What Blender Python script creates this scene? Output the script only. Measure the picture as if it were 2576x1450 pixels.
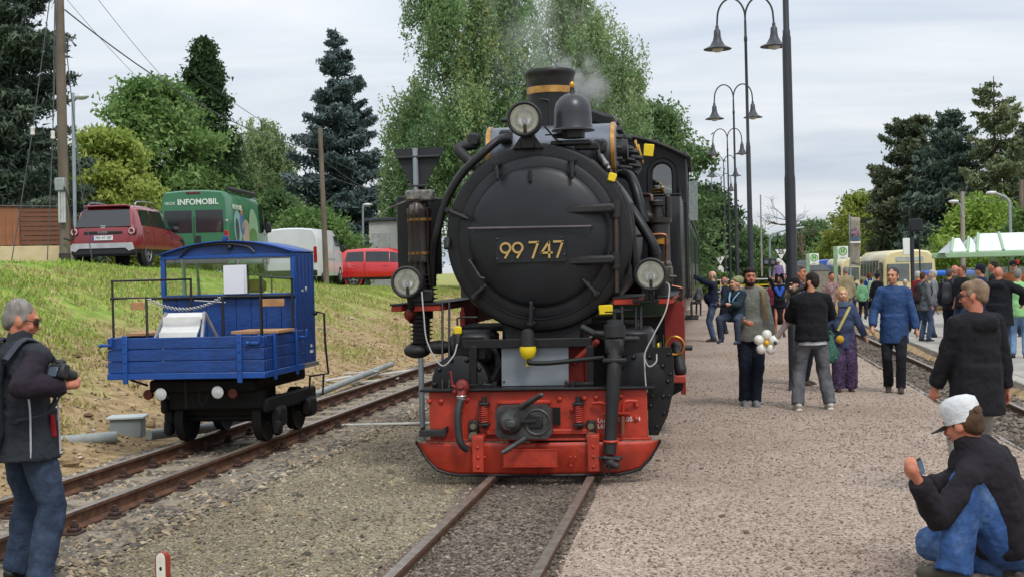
import bpy, bmesh, math, random
import numpy as np
from mathutils import Vector, Matrix, Euler
random.seed(7); rng = np.random.default_rng(7)
R = math.radians; PI = math.pi
S = bpy.context.scene
COL = S.collection
for o in list(bpy.data.objects): bpy.data.objects.remove(o)

# ------------------------------------------------------------------ camera
CAMZ, FPX, CX, CY = 1.75, 3440.0, 1288.0, 725.0
cam_d = bpy.data.cameras.new('camera'); cam = bpy.data.objects.new('camera', cam_d); COL.objects.link(cam)
cam_d.sensor_width = 36; cam_d.lens = 36 * FPX / 2576
cam_d.clip_start = 0.1; cam_d.clip_end = 3000
CROT = (Matrix.Rotation(R(8.2), 3, 'Z') @ Matrix.Rotation(R(90 - 0.72), 3, 'X') @ Matrix.Rotation(R(-1.5), 3, 'Z'))
cam.matrix_world = Matrix.Translation((0, 0, CAMZ)) @ CROT.to_4x4()
S.camera = cam
def ray(px, py): return CROT @ Vector(((px - CX) / FPX, -(py - CY) / FPX, -1))
def at(px, py, d): return Vector((0, 0, CAMZ)) + ray(px, py) * d
def gnd(px, py, z=0.0):
    r = ray(px, py); k = (z - CAMZ) / r.z
    return Vector((0, 0, CAMZ)) + r * k

# ------------------------------------------------------------------ sky, sun, exposure
W = bpy.data.worlds.new('World'); S.world = W; W.use_nodes = True
nt = W.node_tree; nt.nodes.clear(); N = nt.nodes.new; L = nt.links.new
wo = N('ShaderNodeOutputWorld'); bg = N('ShaderNodeBackground'); L(bg.outputs[0], wo.inputs[0])
sky = N('ShaderNodeTexSky'); sky.sky_type = 'NISHITA'; sky.sun_disc = False
sky.sun_elevation = R(52); sky.sun_rotation = R(150)
tc = N('ShaderNodeTexCoord'); sep = N('ShaderNodeSeparateXYZ'); L(tc.outputs['Generated'], sep.inputs[0])
def wmath(op, a, b=None, c=None):
    m = N('ShaderNodeMath'); m.operation = op
    for i, x in enumerate((a, b, c)):
        if x is None: continue
        if isinstance(x, (int, float)): m.inputs[i].default_value = x
        else: L(x, m.inputs[i])
    return m.outputs[0]
zz = wmath('MAXIMUM', sep.outputs[2], 0.0)
den = wmath('ADD', zz, 0.13)
cmb = N('ShaderNodeCombineXYZ')
L(wmath('DIVIDE', sep.outputs[0], den), cmb.inputs[0]); L(wmath('DIVIDE', sep.outputs[1], den), cmb.inputs[1])
mp = N('ShaderNodeMapping'); mp.inputs['Scale'].default_value = (0.75, 1.3, 1); mp.inputs['Rotation'].default_value = (0, 0, 0.25)
L(cmb.outputs[0], mp.inputs[0])
n1 = N('ShaderNodeTexNoise'); n1.inputs['Scale'].default_value = 1.1; n1.inputs['Detail'].default_value = 7; n1.inputs['Roughness'].default_value = .52; n1.inputs['Distortion'].default_value = .5
L(mp.outputs[0], n1.inputs[0])
rp = N('ShaderNodeValToRGB'); e = rp.color_ramp.elements
e[0].position = .31; e[0].color = (.46, .52, .605, 1); e[1].position = .66; e[1].color = (.70, .72, .755, 1)
m_ = e.new(.48); m_.color = (.575, .615, .67, 1)
L(n1.outputs[0], rp.inputs[0])
# overcast luminance: brighter toward the zenith (CIE overcast sky)
cie = wmath('MULTIPLY_ADD', zz, 1.15, 0.90)
vm = N('ShaderNodeVectorMath'); vm.operation = 'SCALE'; L(rp.outputs[0], vm.inputs[0]); L(cie, vm.inputs['Scale'])
ns = N('ShaderNodeVectorMath'); ns.operation = 'SCALE'; L(sky.outputs[0], ns.inputs[0]); ns.inputs['Scale'].default_value = 1.0
# background strength .1 : clouds are scaled by 10 so that the cloud deck has its own radiance
cs = N('ShaderNodeVectorMath'); cs.operation = 'SCALE'; L(vm.outputs[0], cs.inputs[0]); cs.inputs['Scale'].default_value = 10.0
mx = N('ShaderNodeMix'); mx.data_type = 'RGBA'; mx.inputs[0].default_value = .93
L(ns.outputs[0], mx.inputs[6]); L(cs.outputs[0], mx.inputs[7]); L(mx.outputs[2], bg.inputs[0])
bg.inputs[1].default_value = 0.1
sun_d = bpy.data.lights.new('sun', 'SUN'); sun_d.energy = 1.5; sun_d.angle = R(14); sun_d.color = (1, .96, .9)
sun = bpy.data.objects.new('sun', sun_d); COL.objects.link(sun)
_el, _az = R(52), R(150)   # azimuth clockwise from +Y
sdir = Vector((math.sin(_az) * math.cos(_el), math.cos(_az) * math.cos(_el), math.sin(_el)))
sun.rotation_euler = sdir.to_track_quat('Z', 'Y').to_euler(); sun.location = (0, -20, 40)
vs = S.view_settings; vs.view_transform = 'Standard'; vs.look = 'None'; vs.exposure = 0.34; vs.gamma = 1; vs.use_curve_mapping = False
S.cycles.max_bounces = 6; S.cycles.transparent_max_bounces = 12; S.cycles.volume_step_rate = 2

# ------------------------------------------------------------------ materials
_mats = {}
def hexc(h):
    h = h.lstrip('#'); c = [int(h[i:i + 2], 16) / 255 for i in (0, 2, 4)]
    return tuple((x / 12.92 if x <= .04045 else ((x + .055) / 1.055) ** 2.4) for x in c)
def mat(name, col=None, rough=.6, metal=0.0, var=.18, scale=5.0, bump=0.0, bscale=60.0, col2=None, spec=.5,
        coat=0.0, emit=0.0, trans=0.0, dirt=None, stretch=(1, 1, 1), detail=6, coords='Object', lo=.35, hi=.65):
    if name in _mats: return _mats[name]
    if isinstance(col, str): col = hexc(col)
    if isinstance(col2, str): col2 = hexc(col2)
    m = bpy.data.materials.new(name); m.use_nodes = True; t = m.node_tree
    b = t.nodes['Principled BSDF']; N = t.nodes.new; L = t.links.new
    b.inputs['Roughness'].default_value = rough; b.inputs['Metallic'].default_value = metal
    b.inputs['Specular IOR Level'].default_value = spec; b.inputs['Coat Weight'].default_value = coat
    b.inputs['Coat Roughness'].default_value = .08
    tc = N('ShaderNodeTexCoord'); mp = N('ShaderNodeMapping'); mp.inputs['Scale'].default_value = stretch
    L(tc.outputs[coords], mp.inputs[0])
    n = N('ShaderNodeTexNoise'); n.inputs['Scale'].default_value = scale; n.inputs['Detail'].default_value = detail; n.inputs['Roughness'].default_value = .6
    L(mp.outputs[0], n.inputs[0])
    rp = N('ShaderNodeValToRGB'); e = rp.color_ramp.elements
    a = tuple(max(0, x * (1 - var)) for x in col); c = col2 or tuple(min(1, x * (1 + var)) for x in col)
    if col2: a = col
    e[0].position = lo; e[0].color = (*a, 1); e[1].position = hi; e[1].color = (*c, 1)
    L(n.outputs[0], rp.inputs[0]); out = rp.outputs[0]
    if dirt:
        dc, da = dirt
        if isinstance(dc, str): dc = hexc(dc)
        n2 = N('ShaderNodeTexNoise'); n2.inputs['Scale'].default_value = scale * .45; n2.inputs['Detail'].default_value = 9; n2.inputs['Roughness'].default_value = .7
        L(tc.outputs[coords], n2.inputs[0])
        mr = N('ShaderNodeMapRange'); mr.inputs[1].default_value = .5; mr.inputs[2].default_value = .72; mr.inputs[4].default_value = da
        L(n2.outputs[0], mr.inputs[0])
        mx = N('ShaderNodeMix'); mx.data_type = 'RGBA'; L(mr.outputs[0], mx.inputs[0]); L(out, mx.inputs[6]); mx.inputs[7].default_value = (*dc, 1)
        out = mx.outputs[2]
    L(out, b.inputs['Base Color'])
    if emit: L(out, b.inputs['Emission Color']); b.inputs['Emission Strength'].default_value = emit
    # roughness variation
    mr = N('ShaderNodeMapRange'); mr.inputs[3].default_value = max(0, rough - .1); mr.inputs[4].default_value = min(1, rough + .12)
    L(n.outputs[0], mr.inputs[0]); L(mr.outputs[0], b.inputs['Roughness'])
    if trans: b.inputs['Transmission Weight'].default_value = trans
    if bump:
        nb = N('ShaderNodeTexNoise'); nb.inputs['Scale'].default_value = bscale; nb.inputs['Detail'].default_value = 5
        L(mp.outputs[0], nb.inputs[0])
        bm = N('ShaderNodeBump'); bm.inputs['Strength'].default_value = bump; bm.inputs['Distance'].default_value = .02
        L(nb.outputs[0], bm.inputs['Height']); L(bm.outputs[0], b.inputs['Normal'])
    _mats[name] = m; return m
def glass(name, tint=(.8, .85, .85), rough=.03, alpha=.25):
    if name in _mats: return _mats[name]
    m = bpy.data.materials.new(name); m.use_nodes = True; t = m.node_tree; t.nodes.clear()
    o = t.nodes.new('ShaderNodeOutputMaterial'); a = t.nodes.new('ShaderNodeBsdfTransparent'); g = t.nodes.new('ShaderNodeBsdfGlossy')
    a.inputs[0].default_value = (*tint, 1); g.inputs['Roughness'].default_value = rough
    x = t.nodes.new('ShaderNodeMixShader'); f = t.nodes.new('ShaderNodeFresnel'); f.inputs[0].default_value = 1.5
    mm = t.nodes.new('ShaderNodeMath'); mm.operation = 'ADD'; mm.inputs[1].default_value = alpha * .25; t.links.new(f.outputs[0], mm.inputs[0])
    t.links.new(mm.outputs[0], x.inputs[0]); t.links.new(a.outputs[0], x.inputs[1]); t.links.new(g.outputs[0], x.inputs[2]); t.links.new(x.outputs[0], o.inputs[0])
    _mats[name] = m; return m

# ------------------------------------------------------------------ mesh builder
def frame(d, up=Vector((0, 0, 1))):
    d = Vector(d).normalized()
    if abs(d.dot(up)) > .98: up = Vector((0, 1, 0))
    a = d.cross(up).normalized(); b = a.cross(d).normalized()
    return a, b
def smooth_path(pts, k=4):
    P = [Vector(p) for p in pts]
    if len(P) < 3: return P
    Q = [P[0] * 2 - P[1]] + P + [P[-1] * 2 - P[-2]]; out = []
    for i in range(1, len(Q) - 2):
        a, b, c, d = Q[i - 1:i + 3]
        for j in range(k):
            t = j / k
            out.append(.5 * ((2 * b) + (c - a) * t + (2 * a - 5 * b + 4 * c - d) * t * t + (3 * b - a - 3 * c + d) * t ** 3))
    out.append(P[-1]); return out
class MB:
    def __init__(s): s.v = []; s.f = []
    def add(s, verts, faces, M=None):
        o = len(s.v)
        if M is not None: verts = [M @ Vector(v) for v in verts]
        s.v.extend([tuple(v) for v in verts]); s.f.extend([tuple(i + o for i in f) for f in faces]); return s
    def box(s, c, d, rot=None, b=0.0, M=None):
        h = [x / 2 for x in d]; T = Matrix.Translation(c)
        if rot is not None: T = T @ Euler(rot).to_matrix().to_4x4()
        if M is not None: T = M @ T
        b = min(b, min(h) * .9)
        if b <= 0:
            vs = [(x * h[0], y * h[1], z * h[2]) for x in (-1, 1) for y in (-1, 1) for z in (-1, 1)]
            return s.add(vs, [(0, 1, 3, 2), (4, 6, 7, 5), (0, 4, 5, 1), (2, 3, 7, 6), (0, 2, 6, 4), (1, 5, 7, 3)], T)
        vs = []; idx = {}
        for k in range(8):
            sg = [1 if k >> a & 1 else -1 for a in range(3)]
            for a in range(3):
                idx[k, a] = len(vs)
                vs.append([sg[q] * (h[q] - (0 if q == a else b)) for q in range(3)])
        F = []
        for a in range(3):
            p, q = [x for x in range(3) if x != a]
            for sg in (0, 1):
                F.append([idx[(sg << a) | (i << p) | (j << q), a] for i, j in ((0, 0), (1, 0), (1, 1), (0, 1))])
            for i in (0, 1):
                for j in (0, 1):
                    k0 = (i << p) | (j << q); k1 = k0 | (1 << a)
                    F.append([idx[k0, p], idx[k1, p], idx[k1, q], idx[k0, q]])
        for k in range(8): F.append([idx[k, 0], idx[k, 1], idx[k, 2]])
        return s.add(vs, F, T)
    def tube(s, pts, r, n=8, M=None, cap=True, up=None, sq=1.0):
        P = [Vector(p) for p in pts]; m = len(P)
        rs = list(r) if hasattr(r, '__len__') else [r] * m
        vs = []; F = []; a = None
        for i in range(m):
            d = (P[min(i + 1, m - 1)] - P[max(i - 1, 0)])
            if d.length < 1e-9: d = Vector((0, 0, 1))
            d.normalize()
            if a is None: a, b = frame(d, Vector(up) if up else Vector((0, 0, 1)))
            else:
                a = (a - d * a.dot(d)); a = a.normalized() if a.length > 1e-6 else frame(d)[0]
                b = a.cross(d).normalized()
            for k in range(n):
                t = 2 * PI * k / n
                vs.append(P[i] + (a * math.cos(t) + b * math.sin(t) * sq) * rs[i])
        for i in range(m - 1):
            for k in range(n):
                F.append((i * n + k, i * n + (k + 1) % n, (i + 1) * n + (k + 1) % n, (i + 1) * n + k))
        if cap: F.append(tuple(range(n))); F.append(tuple((m - 1) * n + k for k in range(n)))
        return s.add(vs, F, M)
    def cyl(s, p0, p1, r, n=16, M=None, r1=None): return s.tube([p0, p1], [r, r if r1 is None else r1], n, M)
    def cap(s, p0, p1, r0, r1, n=12, M=None, sq=1.0, up=None):
        p0 = Vector(p0); p1 = Vector(p1); d = (p1 - p0)
        ln = d.length
        d = d / ln if ln > 1e-6 else Vector((0, 0, 1))
        pts = []; rs = []
        for t in (0.02, .35, .65, .9): a = (1 - t) * PI / 2; pts.append(p0 - d * r0 * math.sin(a)); rs.append(r0 * math.cos(a))
        pts.append(p0); rs.append(r0); pts.append(p1); rs.append(r1)
        for t in (.9, .65, .35, .02): a = (1 - t) * PI / 2; pts.append(p1 + d * r1 * math.sin(a)); rs.append(r1 * math.cos(a))
        return s.tube(pts, rs, n, M, sq=sq, up=up)
    def lathe(s, prof, n=24, M=None, c0=True, c1=True):
        vs = []; F = []; m = len(prof)
        for r, z in prof:
            r = max(r, 1e-4)
            for k in range(n):
                t = 2 * PI * k / n; vs.append((r * math.cos(t), r * math.sin(t), z))
        for i in range(m - 1):
            for k in range(n):
                F.append((i * n + k, i * n + (k + 1) % n, (i + 1) * n + (k + 1) % n, (i + 1) * n + k))
        if c0: F.append(tuple(range(n - 1, -1, -1)))
        if c1: F.append(tuple((m - 1) * n + k for k in range(n)))
        return s.add(vs, F, M)
    def prism(s, poly, h, M=None, z0=0.0):
        n = len(poly)
        vs = [(x, y, z0) for x, y in poly] + [(x, y, z0 + h) for x, y in poly]
        F = [tuple(range(n - 1, -1, -1)), tuple(range(n, 2 * n))] + [(i, (i + 1) % n, n + (i + 1) % n, n + i) for i in range(n)]
        return s.add(vs, F, M)
    def ell(s, c, r, n=14, m=9, M=None, rot=None):
        T = Matrix.Translation(c)
        if rot is not None: T = T @ Euler(rot).to_matrix().to_4x4()
        if M is not None: T = M @ T
        if not hasattr(r, '__len__'): r = (r, r, r)
        vs = [(0, 0, -r[2])]; F = []
        for i in range(1, m):
            a = -PI / 2 + PI * i / m
            for k in range(n):
                t = 2 * PI * k / n; vs.append((r[0] * math.cos(a) * math.cos(t), r[1] * math.cos(a) * math.sin(t), r[2] * math.sin(a)))
        vs.append((0, 0, r[2])); top = len(vs) - 1
        for k in range(n): F.append((0, 1 + (k + 1) % n, 1 + k)); F.append((top, top - n + k, top - n + (k + 1) % n))
        for i in range(m - 2):
            for k in range(n):
                F.append((1 + i * n + k, 1 + i * n + (k + 1) % n, 1 + (i + 1) * n + (k + 1) % n, 1 + (i + 1) * n + k))
        return s.add(vs, F, T)
    def torus(s, R_, r, n=24, m=8, M=None):
        pts = [(R_ * math.cos(2 * PI * k / n), R_ * math.sin(2 * PI * k / n), 0) for k in range(n)]
        vs = []; F = []
        for k in range(n):
            t = 2 * PI * k / n
            for j in range(m):
                u = 2 * PI * j / m; rr = R_ + r * math.cos(u); vs.append((rr * math.cos(t), rr * math.sin(t), r * math.sin(u)))
        for k in range(n):
            for j in range(m): F.append((k * m + j, ((k + 1) % n) * m + j, ((k + 1) % n) * m + (j + 1) % m, k * m + (j + 1) % m))
        return s.add(vs, F, M)
    def grid(s, P):   # P[i][j] points
        a, b = len(P), len(P[0]); vs = [p for row in P for p in row]
        return s.add(vs, [(i * b + j, i * b + j + 1, (i + 1) * b + j + 1, (i + 1) * b + j) for i in range(a - 1) for j in range(b - 1)])
    def build(s, name, m=None, parent=None, smooth=38, recalc=True):
        me = bpy.data.meshes.new(name); me.from_pydata(s.v, [], s.f)
        if recalc:
            bm = bmesh.new(); bm.from_mesh(me); bmesh.ops.recalc_face_normals(bm, faces=bm.faces); bm.to_mesh(me); bm.free()
        if smooth:
            me.polygons.foreach_set('use_smooth', [True] * len(me.polygons)); me.set_sharp_from_angle(angle=R(smooth))
        return link(name, me, m, parent)
def link(name, me, m=None, parent=None):
    o = bpy.data.objects.new(name, me); COL.objects.link(o)
    if m is not None:
        for x in (m if isinstance(m, (list, tuple)) else [m]): me.materials.append(x)
    if parent is not None: o.parent = parent
    return o
def thing(name, label, cat, loc=(0, 0, 0), rotz=0.0, group=None):
    o = bpy.data.objects.new(name, None); COL.objects.link(o); o.empty_display_size = .2
    o.location = loc; o.rotation_euler = (0, 0, rotz); return tag(o, label, cat, group)
def tag(o, label=None, cat=None, group=None, kind=None):
    if label: o['label'] = label
    if cat: o['category'] = cat
    if group: o['group'] = group
    if kind: o['kind'] = kind
    return o
def copy_tree(o, parent=None):
    c = o.copy(); COL.objects.link(c)
    if parent is not None: c.parent = parent
    for ch in [x for x in o.children]: copy_tree(ch, c)
    return c
def npmesh(name, V, F, m, parent=None, rnd=None, smooth=False):
    """V (n,3) array, F (k,3 or 4) int array, rnd: per-vertex float attribute"""
    V = np.asarray(V, np.float32); F = np.asarray(F, np.int32); w = F.shape[1]
    me = bpy.data.meshes.new(name); me.vertices.add(len(V)); me.vertices.foreach_set('co', V.ravel())
    me.loops.add(F.size); me.loops.foreach_set('vertex_index', F.ravel())
    me.polygons.add(len(F)); me.polygons.foreach_set('loop_start', np.arange(0, F.size, w, dtype=np.int32))
    try: me.polygons.foreach_set('loop_total', np.full(len(F), w, np.int32))
    except Exception: pass
    if rnd is not None:
        a = me.attributes.new('rnd', 'FLOAT', 'POINT'); a.data.foreach_set('value', np.asarray(rnd, np.float32))
    me.update(calc_edges=True); me.validate()
    me.polygons.foreach_set('use_smooth', np.full(len(F), smooth))
    return link(name, me, m, parent)
def text(name, s, size, m, M, parent=None, extrude=.002, align='CENTER', bold=0.0):
    c = bpy.data.curves.new(name, 'FONT'); c.body = s; c.size = size; c.extrude = extrude; c.align_x = align; c.align_y = 'CENTER'; c.offset = bold
    c.resolution_u = 3
    o = bpy.data.objects.new(name, c); me = bpy.data.meshes.new_from_object(o); me.name = name
    bpy.data.objects.remove(o); bpy.data.curves.remove(c)
    me.transform(M); return link(name, me, m, parent)
# orientation that stands text upright facing -Y (towards camera)
def face_cam(x, y, z, rz=0.0): return Matrix.Translation((x, y, z)) @ Matrix.Rotation(rz, 4, 'Z') @ Matrix.Rotation(PI / 2, 4, 'X')
AX_Y = Matrix.Rotation(-PI / 2, 4, 'X')   # maps local z to +y
def along_y(x, y, z): return Matrix.Translation((x, y, z)) @ AX_Y
def along_x(x, y, z): return Matrix.Translation((x, y, z)) @ Matrix.Rotation(PI / 2, 4, 'Y')
def nz(x, y, s=1.0, seed=0.0):
    from mathutils import noise
    return noise.noise(Vector((x * s + seed, y * s - seed * 1.7, seed * .37)))
# ------------------------------------------------------------------ SETTING
MAIN_N = -1.42
def left_n(t): return -4.80 + .025 * (t - 12)
def road_z(t): return float(np.interp(t, [18, 34, 46, 54, 70], [2.2, 2.1, 1.45, 1.28, 1.1]))
def bank(n, t):
    """height of the ground, n to the right, t along the tracks"""
    base = left_n(min(t, 45)) - .95
    u = base - n                    # distance up the bank
    top = float(np.interp(t, [22, 26, 29.4, 43, 51, 62], [2.16, 2.10, 1.95, 1.40, 1.22, 1.1]))
    w = 6.9
    if u <= 0:
        z = 0.0
        if 2.75 < n < 4.15: return -.11 if n > 2.9 else -.11 * (n - 2.75) / .15
        if n > 4.3 and t > 45: k = min(1, (t - 45) / 12); return -.6 * k * k * (3 - 2 * k)
        dl = abs(n - left_n(min(t, 45)))
        if dl < 1.1: z = .0
        return z
    k = min(1, u / w)
    z = top * (k * k * (3 - 2 * k) * .45 + k * .55)
    if u > w: z = top + (road_z(t) - .03 - top) * min(1, (u - w) / 1.6)
    z += nz(n, t, .55, 3) * .10 * min(1, u * .6) * (1 if u < w else .25) + nz(n, t, 1.9, 9) * .05 * min(1, u) * (1 if u < w else .2)
    return z
def gravel_mat(name, cols, scale, bump=.9, patch=None, pscale=.35):
    m = bpy.data.materials.new(name); m.use_nodes = True; t = m.node_tree; N = t.nodes.new; L = t.links.new
    b = t.nodes['Principled BSDF']; b.inputs['Roughness'].default_value = .93; b.inputs['Specular IOR Level'].default_value = .25
    tc = N('ShaderNodeTexCoord')
    v = N('ShaderNodeTexVoronoi'); v.inputs['Scale'].default_value = scale; L(tc.outputs['Object'], v.inputs[0])
    sp = N('ShaderNodeSeparateColor'); L(v.outputs['Color'], sp.inputs[0])
    rp = N('ShaderNodeValToRGB'); e = rp.color_ramp.elements; rp.color_ramp.interpolation = 'LINEAR'
    e[0].position = 0; e[0].color = (*hexc(cols[0]), 1); e[1].position = 1; e[1].color = (*hexc(cols[-1]), 1)
    for i, c in enumerate(cols[1:-1]): x = e.new((i + 1) / (len(cols) - 1)); x.color = (*hexc(c), 1)
    L(sp.outputs[0], rp.inputs[0]); out = rp.outputs[0]
    n = N('ShaderNodeTexNoise'); n.inputs['Scale'].default_value = pscale; n.inputs['Detail'].default_value = 8; n.inputs['Roughness'].default_value = .62; L(tc.outputs['Object'], n.inputs[0])
    if patch:
        mr = N('ShaderNodeMapRange'); mr.inputs[1].default_value = .42; mr.inputs[2].default_value = .68; L(n.outputs[0], mr.inputs[0])
        mx = N('ShaderNodeMix'); mx.data_type = 'RGBA'; mx.blend_type = 'MULTIPLY'; L(mr.outputs[0], mx.inputs[0]); L(out, mx.inputs[6]); mx.inputs[7].default_value = (*hexc(patch), 1); out = mx.outputs[2]
    L(out, b.inputs['Base Color'])
    bm = N('ShaderNodeBump'); bm.inputs['Strength'].default_value = bump; bm.inputs['Distance'].default_value = .5 / scale; bm.invert = True
    L(v.outputs['Distance'], bm.inputs['Height']); L(bm.outputs[0], b.inputs['Normal'])
    _mats[name] = m; return m
GR_PLAT = gravel_mat('gravel_pink', ['#766960', '#958374', '#b19e8e', '#8d7f75', '#c5b6a7'], 70, patch='#dcd6d1')
GR_MID = gravel_mat('gravel_yellow', ['#4e4a40', '#7d7463', '#9a8d72', '#6d675d', '#b5a88e'], 66, patch='#b9b5ad')
GR_TRK = gravel_mat('ballast_dark', ['#423a33', '#665a4f', '#84776a', '#544b43', '#9a8c7c'], 60, patch='#a09a95')
GR_LFT = gravel_mat('ballast_grey', ['#4d4a45', '#716c63', '#958a7b', '#615e58', '#b3a692'], 30, patch='#c4c0b8')
def strip(name, n0, n1, t0, t1, dz, m, nx=14, ny=90, edge=.10, zf=bank, seed=1.0):
    P = []
    for j in range(ny + 1):
        q = j / ny; t = t0 + (t1 - t0) * q ** 1.9; row = []
        a = (n0(t) if callable(n0) else n0) + nz(t, seed, .9, seed) * edge + nz(t, seed, 3.1, seed) * edge * .5
        b = (n1(t) if callable(n1) else n1) + nz(t, seed + 5, .9, seed) * edge + nz(t, seed, 3.3, seed + 4) * edge * .5
        for i in range(nx + 1):
            n = a + (b - a) * i / nx; row.append((n, t, zf(n, t) + dz))
        P.append(row)
    o = MB().grid(P).build(name, m, smooth=80, recalc=False); return tag(o, kind='structure')
# bank & base ground in one sheet out to the horizon
ns_ = [-600, -250, -120, -70, -45, -32, -24] + [-20 + .4 * i for i in range(0, 38)] + [-4.6, -3, -1, 1, 2.5, 2.75, 2.9, 3.2, 4, 4.15, 4.2, 4.6, 6, 10, 18, 40, 90, 250, 600]
ts_ = [-60, -20, 0, 3] + [5 + .5 * i for i in range(0, 80)] + [46, 48, 51, 54, 58, 62, 68, 76, 90, 120, 180, 300, 600, 1500]
P = [[(n, t, bank(n, t) - .012 - (.25 if n > 2.4 and False else 0)) for n in ns_] for t in ts_]
def bank_mat():
    m = bpy.data.materials.new('bank_soil'); m.use_nodes = True; t = m.node_tree; N = t.nodes.new; L = t.links.new
    b = t.nodes['Principled BSDF']; b.inputs['Roughness'].default_value = .95; b.inputs['Specular IOR Level'].default_value = .15
    tc = N('ShaderNodeTexCoord'); sp = N('ShaderNodeSeparateXYZ'); L(tc.outputs['Object'], sp.inputs[0])
    def noise(sc, det=8, ro=.62):
        n = N('ShaderNodeTexNoise'); n.inputs['Scale'].default_value = sc; n.inputs['Detail'].default_value = det; n.inputs['Roughness'].default_value = ro; L(tc.outputs['Object'], n.inputs[0]); return n.outputs[0]
    def ramp(f, stops):
        r = N('ShaderNodeValToRGB'); e = r.color_ramp.elements; e[0].position, e[1].position = stops[0][0], stops[-1][0]
        e[0].color = (*hexc(stops[0][1]), 1); e[1].color = (*hexc(stops[-1][1]), 1)
        for p, c in stops[1:-1]: x = e.new(p); x.color = (*hexc(c), 1)
        L(f, r.inputs[0]); return r.outputs[0]
    soil = ramp(noise(5.5, 10, .7), [(.3, '#6b573e'), (.45, '#937c5a'), (.6, '#b09974'), (.72, '#c2b194')])
    grass = ramp(noise(3.2, 10, .75), [(.3, '#526c2a'), (.44, '#6f8c38'), (.56, '#93a24c'), (.68, '#b5a874')])
    # grass takes over with height, ragged
    h = N('ShaderNodeMath'); h.operation = 'MULTIPLY_ADD'; L(noise(.55, 9, .68), h.inputs[0]); h.inputs[1].default_value = 3.4; L(sp.outputs[2], h.inputs[2])
    mr = N('ShaderNodeMapRange'); mr.inputs[1].default_value = 2.25; mr.inputs[2].default_value = 3.15; L(h.outputs[0], mr.inputs[0])
    mx = N('ShaderNodeMix'); mx.data_type = 'RGBA'; L(mr.outputs[0], mx.inputs[0]); L(soil, mx.inputs[6]); L(grass, mx.inputs[7])
    L(mx.outputs[2], b.inputs['Base Color'])
    bm = N('ShaderNodeBump'); bm.inputs['Strength'].default_value = .8; bm.inputs['Distance'].default_value = .06; L(noise(14, 8, .7), bm.inputs['Height']); L(bm.outputs[0], b.inputs['Normal'])
    return m
tag(MB().grid(P).build('ground', bank_mat(), smooth=80, recalc=False), kind='structure')
strip('gravel_path', -4.2, -1.88, 2.5, 130, .004, GR_MID, edge=.16, seed=2)
strip('track_ground', -1.98, -.86, 2.5, 260, .009, GR_TRK, edge=.07, seed=3, ny=120)
strip('gravel_ground', -.90, 2.72, 2.5, 260, .016, GR_PLAT, edge=.05, seed=4, ny=120)
strip('siding_ground', lambda t: left_n(min(t, 60)) - .98, lambda t: left_n(min(t, 60)) + 1.0, 2.5, 90, .012, GR_LFT, edge=.16, seed=5, ny=120)
strip('tram_ground', 2.70, 4.16, 2.5, 260, .004, GR_TRK, edge=.03, seed=6)
ASPH = mat('asphalt', '#6b6a68', rough=.9, var=.15, scale=3, bump=.4, bscale=90, spec=.25)
P = [[(n, t, road_z(t)) for n in (-19.5, -17.5, -16.5, -15.5, -14.5, -13.9)] for t in range(18, 72, 2)]
tag(MB().grid(P).build('parking_road', ASPH, recalc=False), kind='structure')
# paved platform beyond the second track, edged with kerb stones
PAVE = mat('concrete_paving', '#9a968e', rough=.9, var=.14, scale=2.2, bump=.3, bscale=30, spec=.25, dirt=('#6f6a62', .5))
plat = thing('paved_platform', 'pale concrete platform with kerb edge beyond the empty track', 'platform', (4.2, 8, 0))
mb = MB(); mb.box((13.4, 16.9, -.03), (26.3, 43.8, .13)); o = mb.build('slab', PAVE, plat)
KERB = mat('kerb_concrete', '#a39e94', rough=.9, var=.15, scale=7, bump=.4, bscale=50, spec=.25, dirt=('#57534c', .55))
km = MB().box((0, 0, 0), (.24, .985, .21), b=.015).build('kerb_stone', KERB, plat); km.location = (.12, .5, -.062)
for i in range(1, 39):
    c = km.copy(); COL.objects.link(c); c.location = (.12 + random.uniform(-.006, .006),   .5 + i, -.062 + random.uniform(-.004, .004)); c.rotation_euler = (0, 0, random.uniform(-.006, .006))

# ------------------------------------------------------------------ tracks
RUST = mat('rail_rust', '#6b4a35', rough=.75, var=.3, scale=9, col2='#4a3428', spec=.35, bump=.2)
STEEL = mat('rail_top_steel', '#8a7f75', rough=.42, metal=.6, var=.25, scale=14)
DKST = mat('rail_dark', '#4a4038', rough=.7, var=.25, scale=9, spec=.4)
SLP = mat('sleeper_wood', '#8f8474', rough=.92, var=.25, scale=6, stretch=(1, 9, 9), bump=.5, bscale=30, spec=.2, dirt=('#4a4238', .7))
CHR = mat('rail_chair_rust', '#3d2a22', rough=.8, var=.3, scale=30)
RAILP = [(-.055, 0), (.055, 0), (.055, .012), (.010, .03), (.010, .095), (.03, .105), (.03, .128), (-.03, .128), (-.03, .105), (-.010, .095), (-.010, .03), (-.055, .012)]
def rail_mesh(path, m_side, m_top, name, parent):
    vs = []; F = []; n = len(RAILP); mi = []
    for (x, y, z) in path:
        for a, b in RAILP: vs.append((x + a, y, z + b - .128))
    for i in range(len(path) - 1):
        for k in range(n):
            F.append((i * n + k, i * n + (k + 1) % n, (i + 1) * n + (k + 1) % n, (i + 1) * n + k)); mi.append(1 if k in (6, ) else 0)
    me = bpy.data.meshes.new(name); me.from_pydata(vs, [], F)
    o = link(name, me, [m_side, m_top], parent); me.polygons.foreach_set('material_index', mi); return o
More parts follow.
